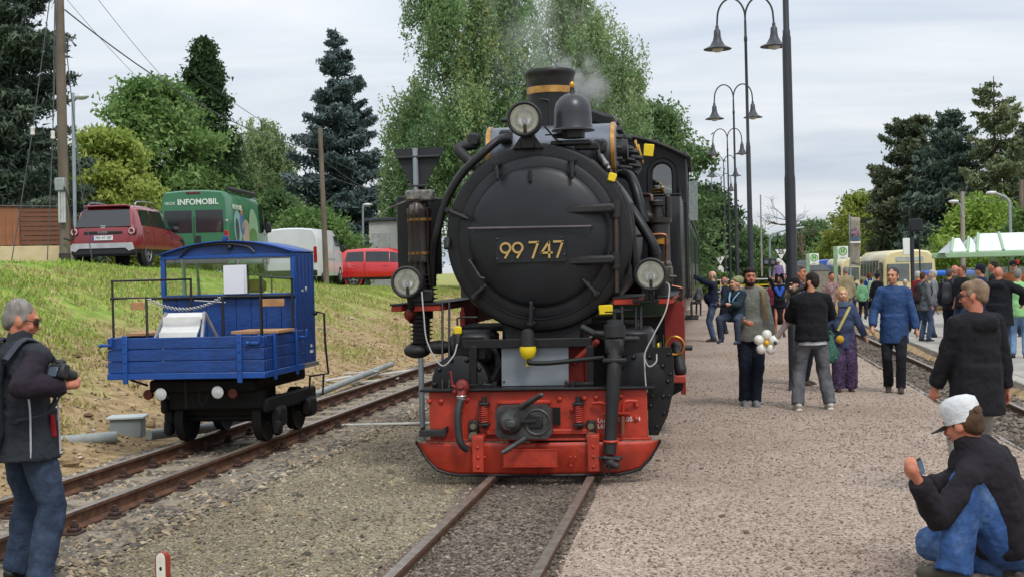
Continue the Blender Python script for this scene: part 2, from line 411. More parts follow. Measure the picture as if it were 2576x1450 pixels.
def track(name, label, nf, t0, t1, zt, msl, near, chairs, rot=None, sl_vis=True, mside=RUST, group=None):
    th = thing(name, label, 'railway track', (0, 0, 0), 0, group)
    N_ = 60
    tt = [t0 + (t1 - t0) * (i / N_) ** 1.6 for i in range(N_ + 1)]
    for s in (-1, 1):
        rail_mesh([(nf(t) + s * .405, t, zt) for t in tt], mside, STEEL, 'rail', th)
    if sl_vis:
        base = MB().box((0, 0, 0), (1.5, .22, .12), b=.012).build('sleeper', msl, th); i = 0; t = t0 + .3
        while t < near:
            c = base if i == 0 else base.copy()
            if i: COL.objects.link(c)
            c.location = (nf(t) + random.uniform(-.03, .03), t, zt - .185 + random.uniform(-.006, .006)); c.rotation_euler = (random.uniform(-.01, .01), 0, random.uniform(-.03, .03) + 0)
            t += .62; i += 1
    if chairs:
        mb = MB(); mb.box((0, 0, .01), (.30, .17, .022), b=.005)
        for s in (-1, 1):
            mb.box((s * .10, 0, .035), (.07, .10, .03), b=.008); mb.cyl((s * .10, 0, .03), (s * .10, 0, .095), .02, 8); mb.cyl((s * .1, 0, .055), (s * .1, 0, .078), .033, 6)
        ch = mb.build('rail_chair', CHR, th); i = 0; t = t0 + .3
        while t < min(near, 30):
            for s in (-1, 1):
                c = ch if i == 0 else ch.copy()
                if i: COL.objects.link(c)
                c.location = (nf(t) + s * .405, t, zt - .132); i += 1
            t += .62
    return th
track('railway_track', 'rusty narrow-gauge track on wooden sleepers under the blue railcar', left_n, 3, 60, .15, SLP, 42, True)
track('railway_track', 'narrow-gauge track sunk in dark ballast under the steam locomotive', lambda t: MAIN_N + .035, 3, 200, .085, SLP, 40, False, sl_vis=False, mside=RUST)
track('railway_track', 'narrow-gauge track between the gravel and the paved platform', lambda t: 3.22, 3, 200, -.02, SLP, 60, False, sl_vis=False, mside=RUST)

# ------------------------------------------------------------------ loose stones (countless: stuff)
def rocks(name, pts, sizes, cols, flat=.6, seed=1, label=None):
    g = np.random.default_rng(seed); n = len(pts)
    base = np.array([[1, 0, 0], [-1, 0, 0], [0, 1, 0], [0, -1, 0], [0, 0, 1], [0, 0, -1]], np.float32)
    F0 = np.array([[0, 2, 4], [2, 1, 4], [1, 3, 4], [3, 0, 4], [2, 0, 5], [1, 2, 5], [3, 1, 5], [0, 3, 5]], np.int32)
    V = base[None] * (1 + g.uniform(-.45, .45, (n, 6, 3))) * sizes[:, None, None] * np.array([1, 1, flat])
    V[:, :, 0] *= g.uniform(.7, 1.5, n)[:, None]
    a = g.uniform(0, 2 * PI, n); c, s = np.cos(a)[:, None], np.sin(a)[:, None]
    x = V[:, :, 0] * c - V[:, :, 1] * s; y = V[:, :, 0] * s + V[:, :, 1] * c
    tl = g.uniform(-.5, .5, n)[:, None]; z = V[:, :, 2] + x * tl
    V = np.stack([x, y, z], 2) + pts[:, None, :]
    F = (F0[None] + (np.arange(n) * 6)[:, None, None]).reshape(-1, 3)
    m = bpy.data.materials.new(name + '_mat'); m.use_nodes = True; t = m.node_tree; b = t.nodes['Principled BSDF']; b.inputs['Roughness'].default_value = .9; b.inputs['Specular IOR Level'].default_value = .25
    at_ = t.nodes.new('ShaderNodeAttribute'); at_.attribute_name = 'rnd'; rp = t.nodes.new('ShaderNodeValToRGB'); e = rp.color_ramp.elements
    e[0].color = (*hexc(cols[0]), 1); e[1].color = (*hexc(cols[-1]), 1)
    for i, q in enumerate(cols[1:-1]): k = e.new((i + 1) / (len(cols) - 1)); k.color = (*hexc(q), 1)
    t.links.new(at_.outputs['Fac'], rp.inputs[0]); tcn = t.nodes.new('ShaderNodeTexCoord'); pn = t.nodes.new('ShaderNodeTexNoise'); pn.inputs['Scale'].default_value = .4; pn.inputs['Detail'].default_value = 7; t.links.new(tcn.outputs['Object'], pn.inputs[0])
    pr_ = t.nodes.new('ShaderNodeValToRGB'); pr_.color_ramp.elements[0].position = .36; pr_.color_ramp.elements[0].color = (1, 1, 1, 1); pr_.color_ramp.elements[1].position = .68; pr_.color_ramp.elements[1].color = (.62, .58, .54, 1); t.links.new(pn.outputs[0], pr_.inputs[0])
    mxx = t.nodes.new('ShaderNodeMix'); mxx.data_type = 'RGBA'; mxx.blend_type = 'MULTIPLY'; mxx.inputs[0].default_value = 1; t.links.new(rp.outputs[0], mxx.inputs[6]); t.links.new(pr_.outputs[0], mxx.inputs[7]); t.links.new(mxx.outputs[2], b.inputs['Base Color'])
    o = npmesh(name, V.reshape(-1, 3), F, m, rnd=np.repeat(g.uniform(0, 1, n), 6)); return tag(o, label, None, kind='stuff')
def scatter(n, n0, n1, t0, t1, seed, p=2.2, zf=bank, dz=0.0):
    g = np.random.default_rng(seed); q = g.uniform(0, 1, n); q = q[g.uniform(0, 1, n) < np.minimum(1, (1 - q) * 2.2)]; n = len(q); t = t0 + (t1 - t0) * q ** p
    x = np.array([(n0(tt) if callable(n0) else n0) for tt in t]); y = np.array([(n1(tt) if callable(n1) else n1) for tt in t])
    nn = x + (y - x) * g.uniform(0, 1, n)
    z = np.array([zf(a, b) for a, b in zip(nn, t)]) + dz
    return np.stack([nn, t, z], 1), g
p_, g_ = scatter(44000, -.92, 2.75, 6.3, 34, 11, zf=lambda a, b: .018, p=2.0)
rocks('platform_gravel', p_, g_.uniform(.0055, .0135, len(p_)) * (1 + (g_.uniform(0, 1, len(p_)) > .985) * 1.2), ['#5c4e46', '#857467', '#a99685', '#7b6e66', '#c2b2a4', '#92806f'], seed=11)
p_, g_ = scatter(36000, -4.1, -1.86, 6.3, 34, 12, zf=lambda a, b: .006, p=1.9)
rocks('path_gravel', p_, g_.uniform(.006, .0155, len(p_)) * (1 + (g_.uniform(0, 1, len(p_)) > .985) * 1.7), ['#45423c', '#7d735f', '#a09072', '#6b675f', '#c4b79c'], seed=12)
p_, g_ = scatter(9000, -1.86, -.93, 5.5, 13, 13, zf=lambda a, b: .012, p=1.5)
rocks('track_gravel', p_, g_.uniform(.007, .02, len(p_)), ['#34302d', '#5d544c', '#80756a', '#494440', '#9c8f82'], seed=13)
p_, g_ = scatter(14000, lambda t: left_n(t) - .95, lambda t: left_n(t) + 1.15, 6.5, 34, 14, zf=lambda a, b: .012, p=1.7)
rocks('siding_gravel', p_, g_.uniform(.012, .036, len(p_)), ['#47443f', '#6d685f', '#988c7b', '#5b5853', '#bdae97', '#86704f'], seed=14)
p_, g_ = scatter(9000, 2.75, 4.1, 12, 50, 15, dz=.008, p=1.6)
rocks('tram_gravel', p_, g_.uniform(.014, .04, len(p_)), ['#33302d', '#5f574f', '#867b6f', '#4a453f'], seed=15)
p_, g_ = scatter(7000, lambda t: left_n(min(t, 45)) - 4.2, lambda t: left_n(min(t, 45)) - .95, 8, 46, 16, p=1.5)
rocks('bank_rubble', p_, g_.uniform(.010, .028, len(p_)) * (1 + (g_.uniform(0, 1, len(p_)) > .985) * 1.6), ['#5c4a36', '#8a7455', '#a8957a', '#6e6252', '#cfc4b2'], seed=16)
# grass blades on the upper bank
def grass(name, n, seed, cols, u0=1.0, u1=8.4, thr=.5, t0=13, pw=.72):
    g = np.random.default_rng(seed); t = t0 + 48 * g.uniform(0, 1, n) ** 1.4; u = u0 + (u1 - u0) * g.uniform(0, 1, n) ** pw
    nn = np.array([left_n(min(a, 45)) for a in t]) - .95 - u
    from mathutils import noise as _n
    keep = np.array([(_n.noise(Vector((a * .42, b * .42, 2.0))) * 1.5 + k / 7.5 + _n.noise(Vector((a * 2, b * 2, 5.0))) * .6) > thr for a, b, k in zip(nn, t, u)])
    keep &= ~((u > 8.1))
    t, nn = t[keep], nn[keep]; n = len(t); z = np.array([bank(a, b) for a, b in zip(nn, t)])
    h = g.uniform(.02, .075, n) * (1 + (g.uniform(0, 1, n) > .97)); w = g.uniform(.010, .02, n); a = g.uniform(0, PI, n); lx, ly = g.normal(0, .5, n) * h, g.normal(0, .5, n) * h
    b0 = np.stack([nn - np.cos(a) * w, t - np.sin(a) * w, z - .01], 1); b1 = np.stack([nn + np.cos(a) * w, t + np.sin(a) * w, z - .01], 1); tp = np.stack([nn + lx, t + ly, z + h], 1)
    V = np.stack([b0, b1, tp], 1).reshape(-1, 3); F = np.arange(n * 3).reshape(-1, 3)
    m = leaf_mat(name + '_mat', cols); return tag(npmesh(name, V, F, m, rnd=np.repeat(g.uniform(0, 1, n), 3)), kind='stuff')
def leaf_mat(name, cols, rough=.6, tr=.25):
    if name in _mats: return _mats[name]
    m = bpy.data.materials.new(name); m.use_nodes = True; t = m.node_tree; b = t.nodes['Principled BSDF']; b.inputs['Roughness'].default_value = rough; b.inputs['Specular IOR Level'].default_value = .2
    at_ = t.nodes.new('ShaderNodeAttribute'); at_.attribute_name = 'rnd'; rp = t.nodes.new('ShaderNodeValToRGB'); e = rp.color_ramp.elements
    e[0].color = (*hexc(cols[0]), 1); e[1].color = (*hexc(cols[-1]), 1)
    for i, q in enumerate(cols[1:-1]): k = e.new((i + 1) / (len(cols) - 1)); k.color = (*hexc(q), 1)
    t.links.new(at_.outputs['Fac'], rp.inputs[0]); t.links.new(rp.outputs[0], b.inputs['Base Color'])
    tl = t.nodes.new('ShaderNodeBsdfTranslucent'); t.links.new(rp.outputs[0], tl.inputs[0]); mx = t.nodes.new('ShaderNodeMixShader'); mx.inputs[0].default_value = tr
    o = t.nodes['Material Output']; t.links.new(b.outputs[0], mx.inputs[1]); t.links.new(tl.outputs[0], mx.inputs[2]); t.links.new(mx.outputs[0], o.inputs[0])
    _mats[name] = m; return m
grass('grass', 90000, 21, ['#587628', '#769a38', '#9ab64e', '#b3b868', '#86ae42'], thr=.68)
grass('dry_grass', 60000, 22, ['#7d7246', '#a1955c', '#bdb07c', '#8b8a4c', '#cdc39a'], u0=.7, u1=6.5, thr=.22, t0=11, pw=.9)
# ------------------------------------------------------------------ STEAM LOCOMOTIVE
LT = 11.1
loco = thing('steam_locomotive', 'black steam locomotive with red front beam and brass number 99 747', 'steam locomotive', (MAIN_N, LT, 0))
def lp(px, py, y):          # point of the locomotive seen at a pixel of the photograph, y metres behind its front beam
    r = ray(px, py); k = (LT + y) / r.y; p = Vector((0, 0, CAMZ)) + r * k
    return Vector((p.x - MAIN_N, y, p.z))
BLK = mat('loco_black', '#101114', rough=.42, var=.35, scale=3, spec=.38, bump=.08, bscale=25, dirt=('#2a2522', .45))
BLK2 = mat('loco_black_matt', '#141517', rough=.6, var=.3, scale=5, bump=.15, bscale=40, dirt=('#3a332d', .5))
DOORM = mat('smokebox_paint', '#14171c', rough=.42, var=.3, scale=2.2, bump=.14, bscale=7, dirt=('#2b2724', .45), spec=.42)
REDP = mat('loco_red', '#a5301c', rough=.48, var=.2, scale=5, dirt=('#4a1d14', .75), bump=.12, bscale=24)
REDD = mat('frame_red', '#7c1c14', rough=.6, var=.25, scale=6, dirt=('#2a1512', .7))
BRASS = mat('brass', '#b98a3a', rough=.3, metal=.9, var=.15, scale=20)
BRASSP = mat('brass_band', '#b3874a', rough=.36, metal=.6, var=.3, scale=12, dirt=('#5c3a20', .7))
COPP = mat('copper', '#74503a', rough=.38, metal=.8, var=.35, scale=20, dirt=('#2f2620', .6))
IRON = mat('bare_iron', '#4b4b4b', rough=.42, metal=.6, var=.3, scale=14, dirt=('#2a2522', .5))
GREYST = mat('grey_steel_sheet', '#6f757b', rough=.42, metal=.35, var=.1, scale=4, dirt=('#595a58', .4))
HEATG = mat('heater_grey', '#6a7078', rough=.3, metal=.6, var=.15, scale=3, dirt=('#3a3a3a', .4))
YEL = mat('yellow_plastic', '#d9bd12', rough=.45, var=.08)
REFL = mat('lamp_reflector', '#f0f0e4', rough=.22, metal=.55, var=.03, spec=.6)
BULB = mat('lamp_bulb', '#dfe3ea', rough=.08, var=.02, spec=.8)
RUBB = mat('rubber_hose', '#1e1f21', rough=.62, var=.3, scale=10)
WHT = mat('white_paint', '#d6d6d2', rough=.5, var=.05)
CABLE = mat('white_cable', '#989690', rough=.5, var=.1)
LGLASS = glass('lamp_glass', (.98, .98, .98), .02, .0)
ZB = 2.03; SF = .42     # boiler axis height, smokebox front plane
RB = .80
# --- frame, beam, plough
mb = MB(); mb.box((0, .03, .57), (1.80, .05, .40), b=.006); mb.build('front_beam', REDP, loco)
mb = MB(); mb.box((.0, .08, .785), (1.93, .26, .022), b=.005); mb.build('beam_top_plate', BLK, loco)
mb = MB(); mb.box((0, -.012, .372), (1.86, .06, .018), b=.004); mb.build('beam_lower_lip', REDP, loco)
def plough(s):
    # half of the V-shaped snow plough: leaning, its outer lower corner cut away
    prof = [(0, .10), (.30, .10), (.60, .10), (.78, .115), (.90, .17), (.97, .27), (1.0, .365)]
    P = []
    for j in range(9):
        q = j / 8; row = []
        for i in range(13):
            u = i / 12; w = 1.0 * u
            zb = np.interp(w, [0, .70, .84, .93, 1.0], [.088, .092, .135, .23, .355]); z = zb + (.362 - zb) * q
            y = -.16 + .10 * u ** 1.3 + .07 * (1 - q) ** 1.6 - .05 * (1 - q) * u
            row.append((s * w * 1.0, y, z))
        P.append(row)
    mb = MB(); mb.grid(P); n = len(mb.v); o = mb.build('plough_blade', REDP, loco, smooth=30)
    sd = o.modifiers.new('thick', 'SOLIDIFY'); sd.thickness = .014
    e = MB(); bot = [P[0][i] for i in range(13)] + [P[j][12] for j in range(1, 9)]
    e.tube([(x, y - .004, z) for x, y, z in bot], .013, 6); e.build('plough_edge', BLK, loco)
    return o
pr = plough(1); pl = plough(-1)
mb = MB(); mb.box((-.04, -.19, .245), (.44, .012, .125), b=.004); mb.box((-.04, -.195, .312), (.45, .012, .012)); mb.box((-.04, -.195, .178), (.45, .012, .012)); mb.build('plough_patch_plate', REDP, loco)
for x in (-.47, .47):
    mb = MB(); mb.box((x, -.165, .27), (.095, .02, .28), b=.004); mb.box((x, -.10, .40), (.1, .14, .05), b=.008)
    for z in (.17, .25, .33): mb.ell((x, -.178, z), (.014, .01, .014), 8, 6)
    mb.build('plough_bracket', REDP, loco)
def rivet(p, r): mb = MB(); mb.ell((0, 0, 0), r, 10, 6); o = mb.build('rivet', REDP, loco); o.location = p
for px, py in ((1435,1148),(1447,1148),(1437,1170),(1310-105,1148),(1310-90,1148)):
    p = lp(px, py, -.16); rivet(p, (.012, .02, .012))
# beam rivets
for px, py in ((1080,1008),(1110,1008),(1175,1003),(1210,1003),(1222,1032),(1408,1002),(1470,1000),(1500,998),(1530,997),(1562,995),(1440,1030),(1600,1018),(1600,1052),(1165,1032)):
    p = lp(px, py, 0); rivet((p.x, 0, p.z), (.024, .016, .024))
# step on the beam
mb = MB(); c = lp(1092, 1085, -.08); mb.box((c.x, -.08, c.z + .012), (.215, .13, .014)); mb.box((c.x, -.145, c.z - .005), (.225, .012, .05), b=.003); mb.box((c.x - .1, -.06, c.z + .015), (.012, .12, .05)); mb.box((c.x + .1, -.06, c.z + .015), (.012, .12, .05))
mb.build('front_step', BLK2, loco)
# coupling
c = lp(1320, 1058, -.16)
cp = MB(); hw, hh, k = .228, .135, .04
cp.prism([(-hw + k, -hh), (hw - k, -hh), (hw, -hh + k), (hw, hh - k), (hw - k, hh), (-hw + k, hh), (-hw, hh - k), (-hw, -hh + k)], .10, Matrix.Translation((c.x, -.14, c.z)) @ Matrix.Rotation(PI / 2, 4, 'X'))
cp.box((c.x, -.02, c.z), (.2, .2, .16), b=.03)
coup = cp.build('coupling', IRON, loco)
mb = MB(); M_ = Matrix.Translation((c.x - .108, -.24, c.z)) @ Matrix.Rotation(PI / 2, 4, 'X')
mb.lathe([(.10, 0), (.098, .02), (.075, .09), (.045, .125), (.0, .13)], 20, M_); mb.box((c.x - .085, -.345, c.z), (.075, .07, .055), b=.008); mb.build('coupling_cone', IRON, coup)
mb = MB(); M_ = Matrix.Translation((c.x + .112, -.235, c.z)) @ Matrix.Rotation(PI / 2, 4, 'X')
mb.torus(.1, .014, 24, 8, M_); mb.build('coupling_cup_rim', IRON, coup)
mb = MB(); mb.lathe([(.098, 0), (.098, .004), (0, .004)], 20, M_); mb.build('coupling_cup', mat('coupling_hole', '#1b1b1c', rough=.7), coup)
mb = MB(); mb.box((c.x + .10, -.248, c.z + .005), (.11, .03, .11), b=.01); mb.box((c.x + .03, -.262, c.z + .01), (.15, .025, .03), b=.006); mb.build('coupling_hook', BLK2, coup)
for u_, v_ in ((lp(1312, 1022, -.26), lp(1362, 992, -.42)), (lp(1318, 1102, -.26), lp(1266, 1136, -.42))): mb = MB(); mb.cap(u_, v_, .026, .019, 10); mb.build('coupling_handle', IRON, coup)
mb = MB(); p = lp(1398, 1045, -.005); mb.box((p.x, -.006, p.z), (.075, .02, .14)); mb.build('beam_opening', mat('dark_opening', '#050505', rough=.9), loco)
mb = MB(); p = lp(1318, 1010, -.03); mb.box((p.x, -.02, p.z), (.44, .05, .03), b=.006); p = lp(1355, 1085, -.03); mb.box((p.x, -.02, p.z), (.86, .05, .045), b=.008); mb.build('draw_gear_bar', REDP, loco)
for px in (1218, 1456):
    s = MB(); p = lp(px, 1040, -.045)
    hel = [(p.x + .032 * math.cos(i * .7), -.045 + .032 * math.sin(i * .7), p.z - .075 + .15 * i / 76) for i in range(77)]
    s.tube(hel, .008, 6); sp = s.build('spring', REDP, loco)
    s = MB(); s.cyl((p.x, -.045, p.z - .12), (p.x, -.045, p.z + .11), .013, 8); s.box((p.x, -.04, p.z + .085), (.09, .1, .022), b=.005); s.box((p.x, -.04, p.z - .085), (.085, .1, .022), b=.005); s.cyl((p.x, -.045, p.z + .09), (p.x, -.045, p.z + .14), .024, 6); s.build('spring_rod', BLK2, sp)
for px in (1191, 1487):
    mb = MB(); p = lp(px, 1082, -.04); mb.box((p.x, -.02, p.z), (.082, .04, .17), b=.012); q = mb.build('bolt_plate', BLK2, loco)
    mb = MB()
    for dz, r in ((.035, .026), (-.045, .04)): mb.cyl((p.x, -.04, p.z + dz), (p.x, -.062, p.z + dz), r, 14); mb.cyl((p.x, -.06, p.z + dz), (p.x, -.08, p.z + dz), .02, 6)
    mb.build('bolt', mat('bolt_olive', '#6d6a58', rough=.5, metal=.4), q)
# lettering on the beam
p = lp(1503, 1057, -.002); text('beam_lettering', 'Unt L', .052, WHT, face_cam(p.x, -.003, p.z), loco, align='LEFT')
p = lp(1555, 1054, -.002); text('beam_lettering', '0', .052, WHT, face_cam(p.x, -.003, p.z), loco, align='LEFT')
p = lp(1572, 1053, -.002); text('beam_lettering', '.05.24', .052, WHT, face_cam(p.x, -.003, p.z), loco, align='LEFT')
p = lp(1503, 1071, -.002); text('beam_lettering', 'L6/', .05, WHT, face_cam(p.x, -.003, p.z), loco, align='LEFT')
# red grab handle with two arms
mb = MB(); a = [lp(1490, 1013, -.03), lp(1515, 1012, -.06), lp(1528, 1020, -.06), lp(1530, 1040, -.05)]; mb.tube(smooth_path(a), .014, 8)
a = [lp(1603, 1008, -.03), lp(1578, 1007, -.06), lp(1569, 1014, -.06), lp(1567, 1035, -.05)]; mb.tube(smooth_path(a), .014, 8)
p = lp(1550, 1037, -.04); mb.box((p.x, -.04, p.z), (.23, .06, .014)); mb.build('pipe_bracket', REDP, loco)
mb = MB()
for px in (1530, 1566): a, b = lp(px, 1045, -.05), lp(px, 1092, -.05); mb.cyl(a, b, .018, 10)
mb.build('hanger_rod', mat('rod_rust', '#6a3a28', rough=.6, var=.3), loco)
# left brake hose with red cock
mb = MB(); a = [lp(1160, 1000, -.10), lp(1152, 1035, -.16), lp(1153, 1085, -.19), lp(1160, 1115, -.2), lp(1176, 1130, -.17)]; mb.tube(smooth_path(a, 6), .030, 12); mb.build('brake_hose', RUBB, loco)
mb = MB(); a, b = lp(1161, 995, -.1), lp(1160, 1003, -.1); mb.cyl(a, b, .036, 12); mb.torus(.036, .008, 16, 6, Matrix.Translation(a)); mb.build('hose_clamp', mat('zinc', '#b0b0ae', rough=.35, metal=.7), loco)
mb = MB(); p = lp(1163, 972, -.06); mb.ell(p, (.06, .06, .065), 12, 8); mb.cap(p, lp(1161, 994, -.1), .045, .036, 10); mb.cap(lp(1145, 985, -.06), p, .022, .02, 8); mb.cap(lp(1134, 935, -.07), lp(1138, 968, -.07), .010, .012, 8); mb.cap(lp(1138, 968, -.07), lp(1150, 975, -.07), .014, .014, 8); mb.cyl(p, p + Vector((0, -.075, .02)), .028, 8); mb.build('brake_cock', REDD, loco)
mb = MB(); mb.cyl(lp(1168, 1008, -.02), lp(1166, 1100, -.02), .008, 6); mb.build('pull_rod', REDP, loco)
# big vertical heating pipe on the right
def fl(pts, rs): return [Vector(p) for p in pts], rs
mb = MB(); a = [lp(1546, 850, -.02), lp(1546, 900, -.06), lp(1545, 930, -.09), lp(1541, 1000, -.11), lp(1537, 1080, -.13), lp(1534, 1140, -.15)]
mb.tube(smooth_path(a), [.062] * 3 + [.058] * 10 + [.05] * 8, 16); pipe = mb.build('heating_hose', BLK2, loco)
mb = MB(); p = lp(1546, 905, -.08); mb.box(p, (.19, .11, .035), b=.01); p2 = lp(1546, 830, -.02); mb.lathe([(.03, .09), (.06, .085), (.065, .05), (.088, .04), (.09, -.05), (.07, -.06), (.07, -.10)], 16, Matrix.Translation(p2)); mb.box(lp(1546, 870, -.05), (.15, .1, .16), b=.03)
for dx in (-.07, .07): mb.cyl(p2 + Vector((dx, -.03, .05)), p2 + Vector((dx, -.03, -.1)), .012, 6)
mb.cyl(p2 + Vector((0, 0, .08)), p2 + Vector((0, 0, .14)), .014, 8); mb.box(p2 + Vector((0, 0, .15)), (.15, .02, .012), b=.003); mb.cap(p2 + Vector((.06, 0, -.07)), p2 + Vector((.18, 0, -.07)), .028, .022, 10); mb.cap(p2 + Vector((-.06, 0, -.03)), p2 + Vector((-.14, 0, -.02)), .03, .022, 10)
mb.build('pipe_valve', BLK2, pipe)
mb = MB(); mb.torus(.053, .012, 18, 6, Matrix.Translation(lp(1537, 1108, -.14))); mb.build('hose_band', REDP, pipe)
mb = MB(); p = lp(1536, 1150, -.16); mb.box(p, (.19, .05, .03), b=.008); mb.ell(lp(1537, 1162, -.17), (.055, .06, .05), 12, 8); mb.cap(lp(1530, 1160, -.18), lp(1550, 1170, -.22), .035, .03, 10); mb.cap(lp(1520, 1150, -.2), lp(1556, 1154, -.2), .018, .018, 8); mb.build('hose_coupling', BLK2, pipe)
mb = MB(); a = [lp(1528, 1165, -.22), lp(1519, 1175, -.22), lp(1522, 1195, -.22), lp(1530, 1197, -.22), lp(1533, 1180, -.22), lp(1530, 1168, -.22)]; mb.tube(smooth_path(a), .009, 6); mb.build('hose_shackle', BLK, pipe)
# --- front framing under the smokebox
mb = MB()
z_ = lp(1300, 862, .12).z
a, b = lp(1165, 866, .12), lp(1488, 858, .12); mb.box(((a.x + b.x) / 2, .12, (a.z + b.z) / 2), (b.x - a.x, .03, .075), b=.006)
for px in (1190, 1484):
    a, b = lp(px, 868, .12), lp(px, 975, .12); mb.box((a.x, .12, (a.z + b.z) / 2), (.06, .05, a.z - b.z), b=.006)
    mb.box((a.x + (.07 if px < 1300 else -.07), .1, .812), (.2, .06, .03), b=.006)
for px in (1208, 1425, 1245, 1440): p = lp(px, 965, .05); mb.box((p.x, .05, p.z - .01), (.03, .04, .06), b=.004)
p = lp(1225, 968, .05); mb.box((p.x, .05, p.z - .02), (.22, .05, .02)); p = lp(1440, 968, .05); mb.box((p.x, .05, p.z - .02), (.22, .05, .02))
mb.build('front_frame_bar', BLK, loco)
mb = MB(); a, b = lp(1262, 855, .2), lp(1430, 969, .1); mb.box(((a.x + b.x) / 2, .16, (a.z + b.z) / 2), (b.x - a.x, .008, a.z - b.z), rot=(-.12, 0, 0), b=.002)
ps = mb.build('grey_cover_plate', GREYST, loco)
mb = MB()
for px, py in ((1268, 870), (1268, 958), (1424, 868), (1424, 958)): q = lp(px, py, .14); mb.ell(q + Vector((0, -.01, 0)), .010, 8, 6)
mb.build('plate_bolt', IRON, ps)
# frame sides, cylinders and pipework in the gloom behind
mb = MB()
for s in (-1, 1): mb.box((s * .36, 3.05, .75), (.03, 4.7, .75))
mb.box((0, .75, 1.05), (.72, .02, .6)); mb.build('main_frame', REDD, loco)
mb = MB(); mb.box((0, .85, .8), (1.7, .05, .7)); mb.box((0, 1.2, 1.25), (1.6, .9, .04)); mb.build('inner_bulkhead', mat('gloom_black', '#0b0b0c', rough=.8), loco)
for s in (-1, 1):
    cxx = s * (.86 if s > 0 else .66)
    mb = MB(); M_ = Matrix.Translation((cxx, .12, .82)) @ AX_Y
    mb.lathe([(.0, 0), (.17, 0), (.24, .03), (.25, .06), (.25, .68), (.2, .72), (0, .72)], 24, M_); mb.box((cxx - s * .08, .48, 1.12), (.34, .6, .26), b=.04)
    for k in range(10): t = k * PI / 5; mb.ell((cxx + .21 * math.cos(t), .13, .82 + .21 * math.sin(t)), (.02, .02, .02), 6, 5)
    cyl = mb.build('cylinder', BLK, loco)
    if s < 0: continue
    mb = MB(); poly = [(0, .0), (.20, 0), (.22, -.10), (.215, -.34), (.16, -.56), (.08, -.72), (0, -.72)]
    mb.prism([(s * x, y) for x, y in poly], .03, Matrix.Translation((s * .90, .16, 1.10)) @ Matrix.Rotation(PI / 2, 4, 'X'))
    for x, y in ((.18, -.06), (.19, -.22), (.175, -.4), (.13, -.54), (.07, -.65), (.04, -.4)): mb.ell((s * (.9 + x), .125, 1.10 + y), (.016, .014, .016), 8, 6)
    mb.build('cylinder_guard', BLK, cyl)
mb = MB()
for a in ([lp(1175, 845, .3), lp(1230, 870, .3), lp(1250, 900, .35), lp(1252, 950, .35)], [lp(1463, 822, .3), lp(1500, 840, .25), lp(1520, 845, .1)], [lp(1238, 955, .3), lp(1252, 930, .3), lp(1262, 915, .3)]): mb = MB(); mb.tube(smooth_path(a), .03, 10); mb.build('steam_pipe', BLK2, loco)
mb = MB(); a, b = lp(1172, 880, .35), lp(1187, 965, .3); mb.tube([a, b], .028, 8); mb.build('red_brace', REDD, loco); mb = MB(); mb.ell(lp(1370, 955, .3), (.08, .05, .08)); mb.build('red_cover', REDD, loco); mb = MB(); mb.cap(lp(1445, 910, .35), lp(1500, 860, .35), .03, .03, 8); mb.build('red_brace', REDD, loco)
mb = MB(); a = [lp(1330, 905, .0), lp(1335, 912, -.02), lp(1380, 912, -.02), lp(1440, 906, 0), lp(1520, 898, .0)]; mb.tube(smooth_path(a), .02, 10); mb.build('front_pipe', BLK, loco)
mb = MB(); p = lp(1328, 862, .05); mb.lathe([(.02, .12), (.05, .10), (.062, .02), (.062, -.06), (.0, -.07)], 14, Matrix.Translation(p)); v = mb.build('drain_valve', BLK2, loco)
mb = MB(); p = lp(1328, 880, .03); mb.lathe([(.066, .03), (.07, 0), (.055, -.05), (.03, -.07), (.018, -.09), (.018, -.13), (0, -.13)], 14, Matrix.Translation(p)); mb.build('valve_cup', YEL, v)
# --- running boards
def rboard(a, b, y0, y1):
    mb = MB(); w = b.x - a.x; mb.box(((a.x + b.x) / 2, (y0 + y1) / 2, a.z - .028), (w, y1 - y0, .05), b=.004); o = mb.build('running_board', REDP, loco)
    mb = MB(); mb.box(((a.x + b.x) / 2, (y0 + y1) / 2, a.z + .006), (w + .02, y1 - y0 + .02, .016), b=.003); mb.build('tread_plate', BLK2, o)
rboard(lp(1040, 767, .45), lp(1108, 767, .45), .45, 5.0); rboard(lp(984, 768, .45), lp(1010, 768, .45), .45, 1.4)
rboard(lp(1543, 750, .4), lp(1606, 750, .4), .4, 1.4); rboard(lp(1655, 748, .6), lp(1692, 748, .6), .6, 2.9)
# --- smokebox and boiler
SZ = Matrix.Translation((0, 0, ZB)) @ AX_Y
mb = MB(); M_ = Matrix.Translation((0, SF, ZB)) @ AX_Y
mb.lathe([(.60, .02), (RB - .045, 0), (RB - .012, .012), (RB, .04), (RB, 1.65), (.72, 1.66), (.72, 5.3), (0, 5.3)], 72, M_); boiler = mb.build('smokebox_and_boiler', BLK, loco, smooth=30)
mb = MB(); mb.lathe([(.0, -.115), (.2, -.11), (.40, -.088), (.545, -.052), (.585, -.03), (.60, -.012), (.675, -.008), (.69, 0.0), (.69, .03)], 72, M_); door = mb.build('smokebox_door', DOORM, loco, smooth=40)
mb = MB(); mb.torus(.69, .010, 72, 6, M_ @ Matrix.Translation((0, 0, .004))); mb.torus(.598, .006, 72, 6, M_ @ Matrix.Translation((0, 0, -.014))); mb.build('door_rim', BLK, door)
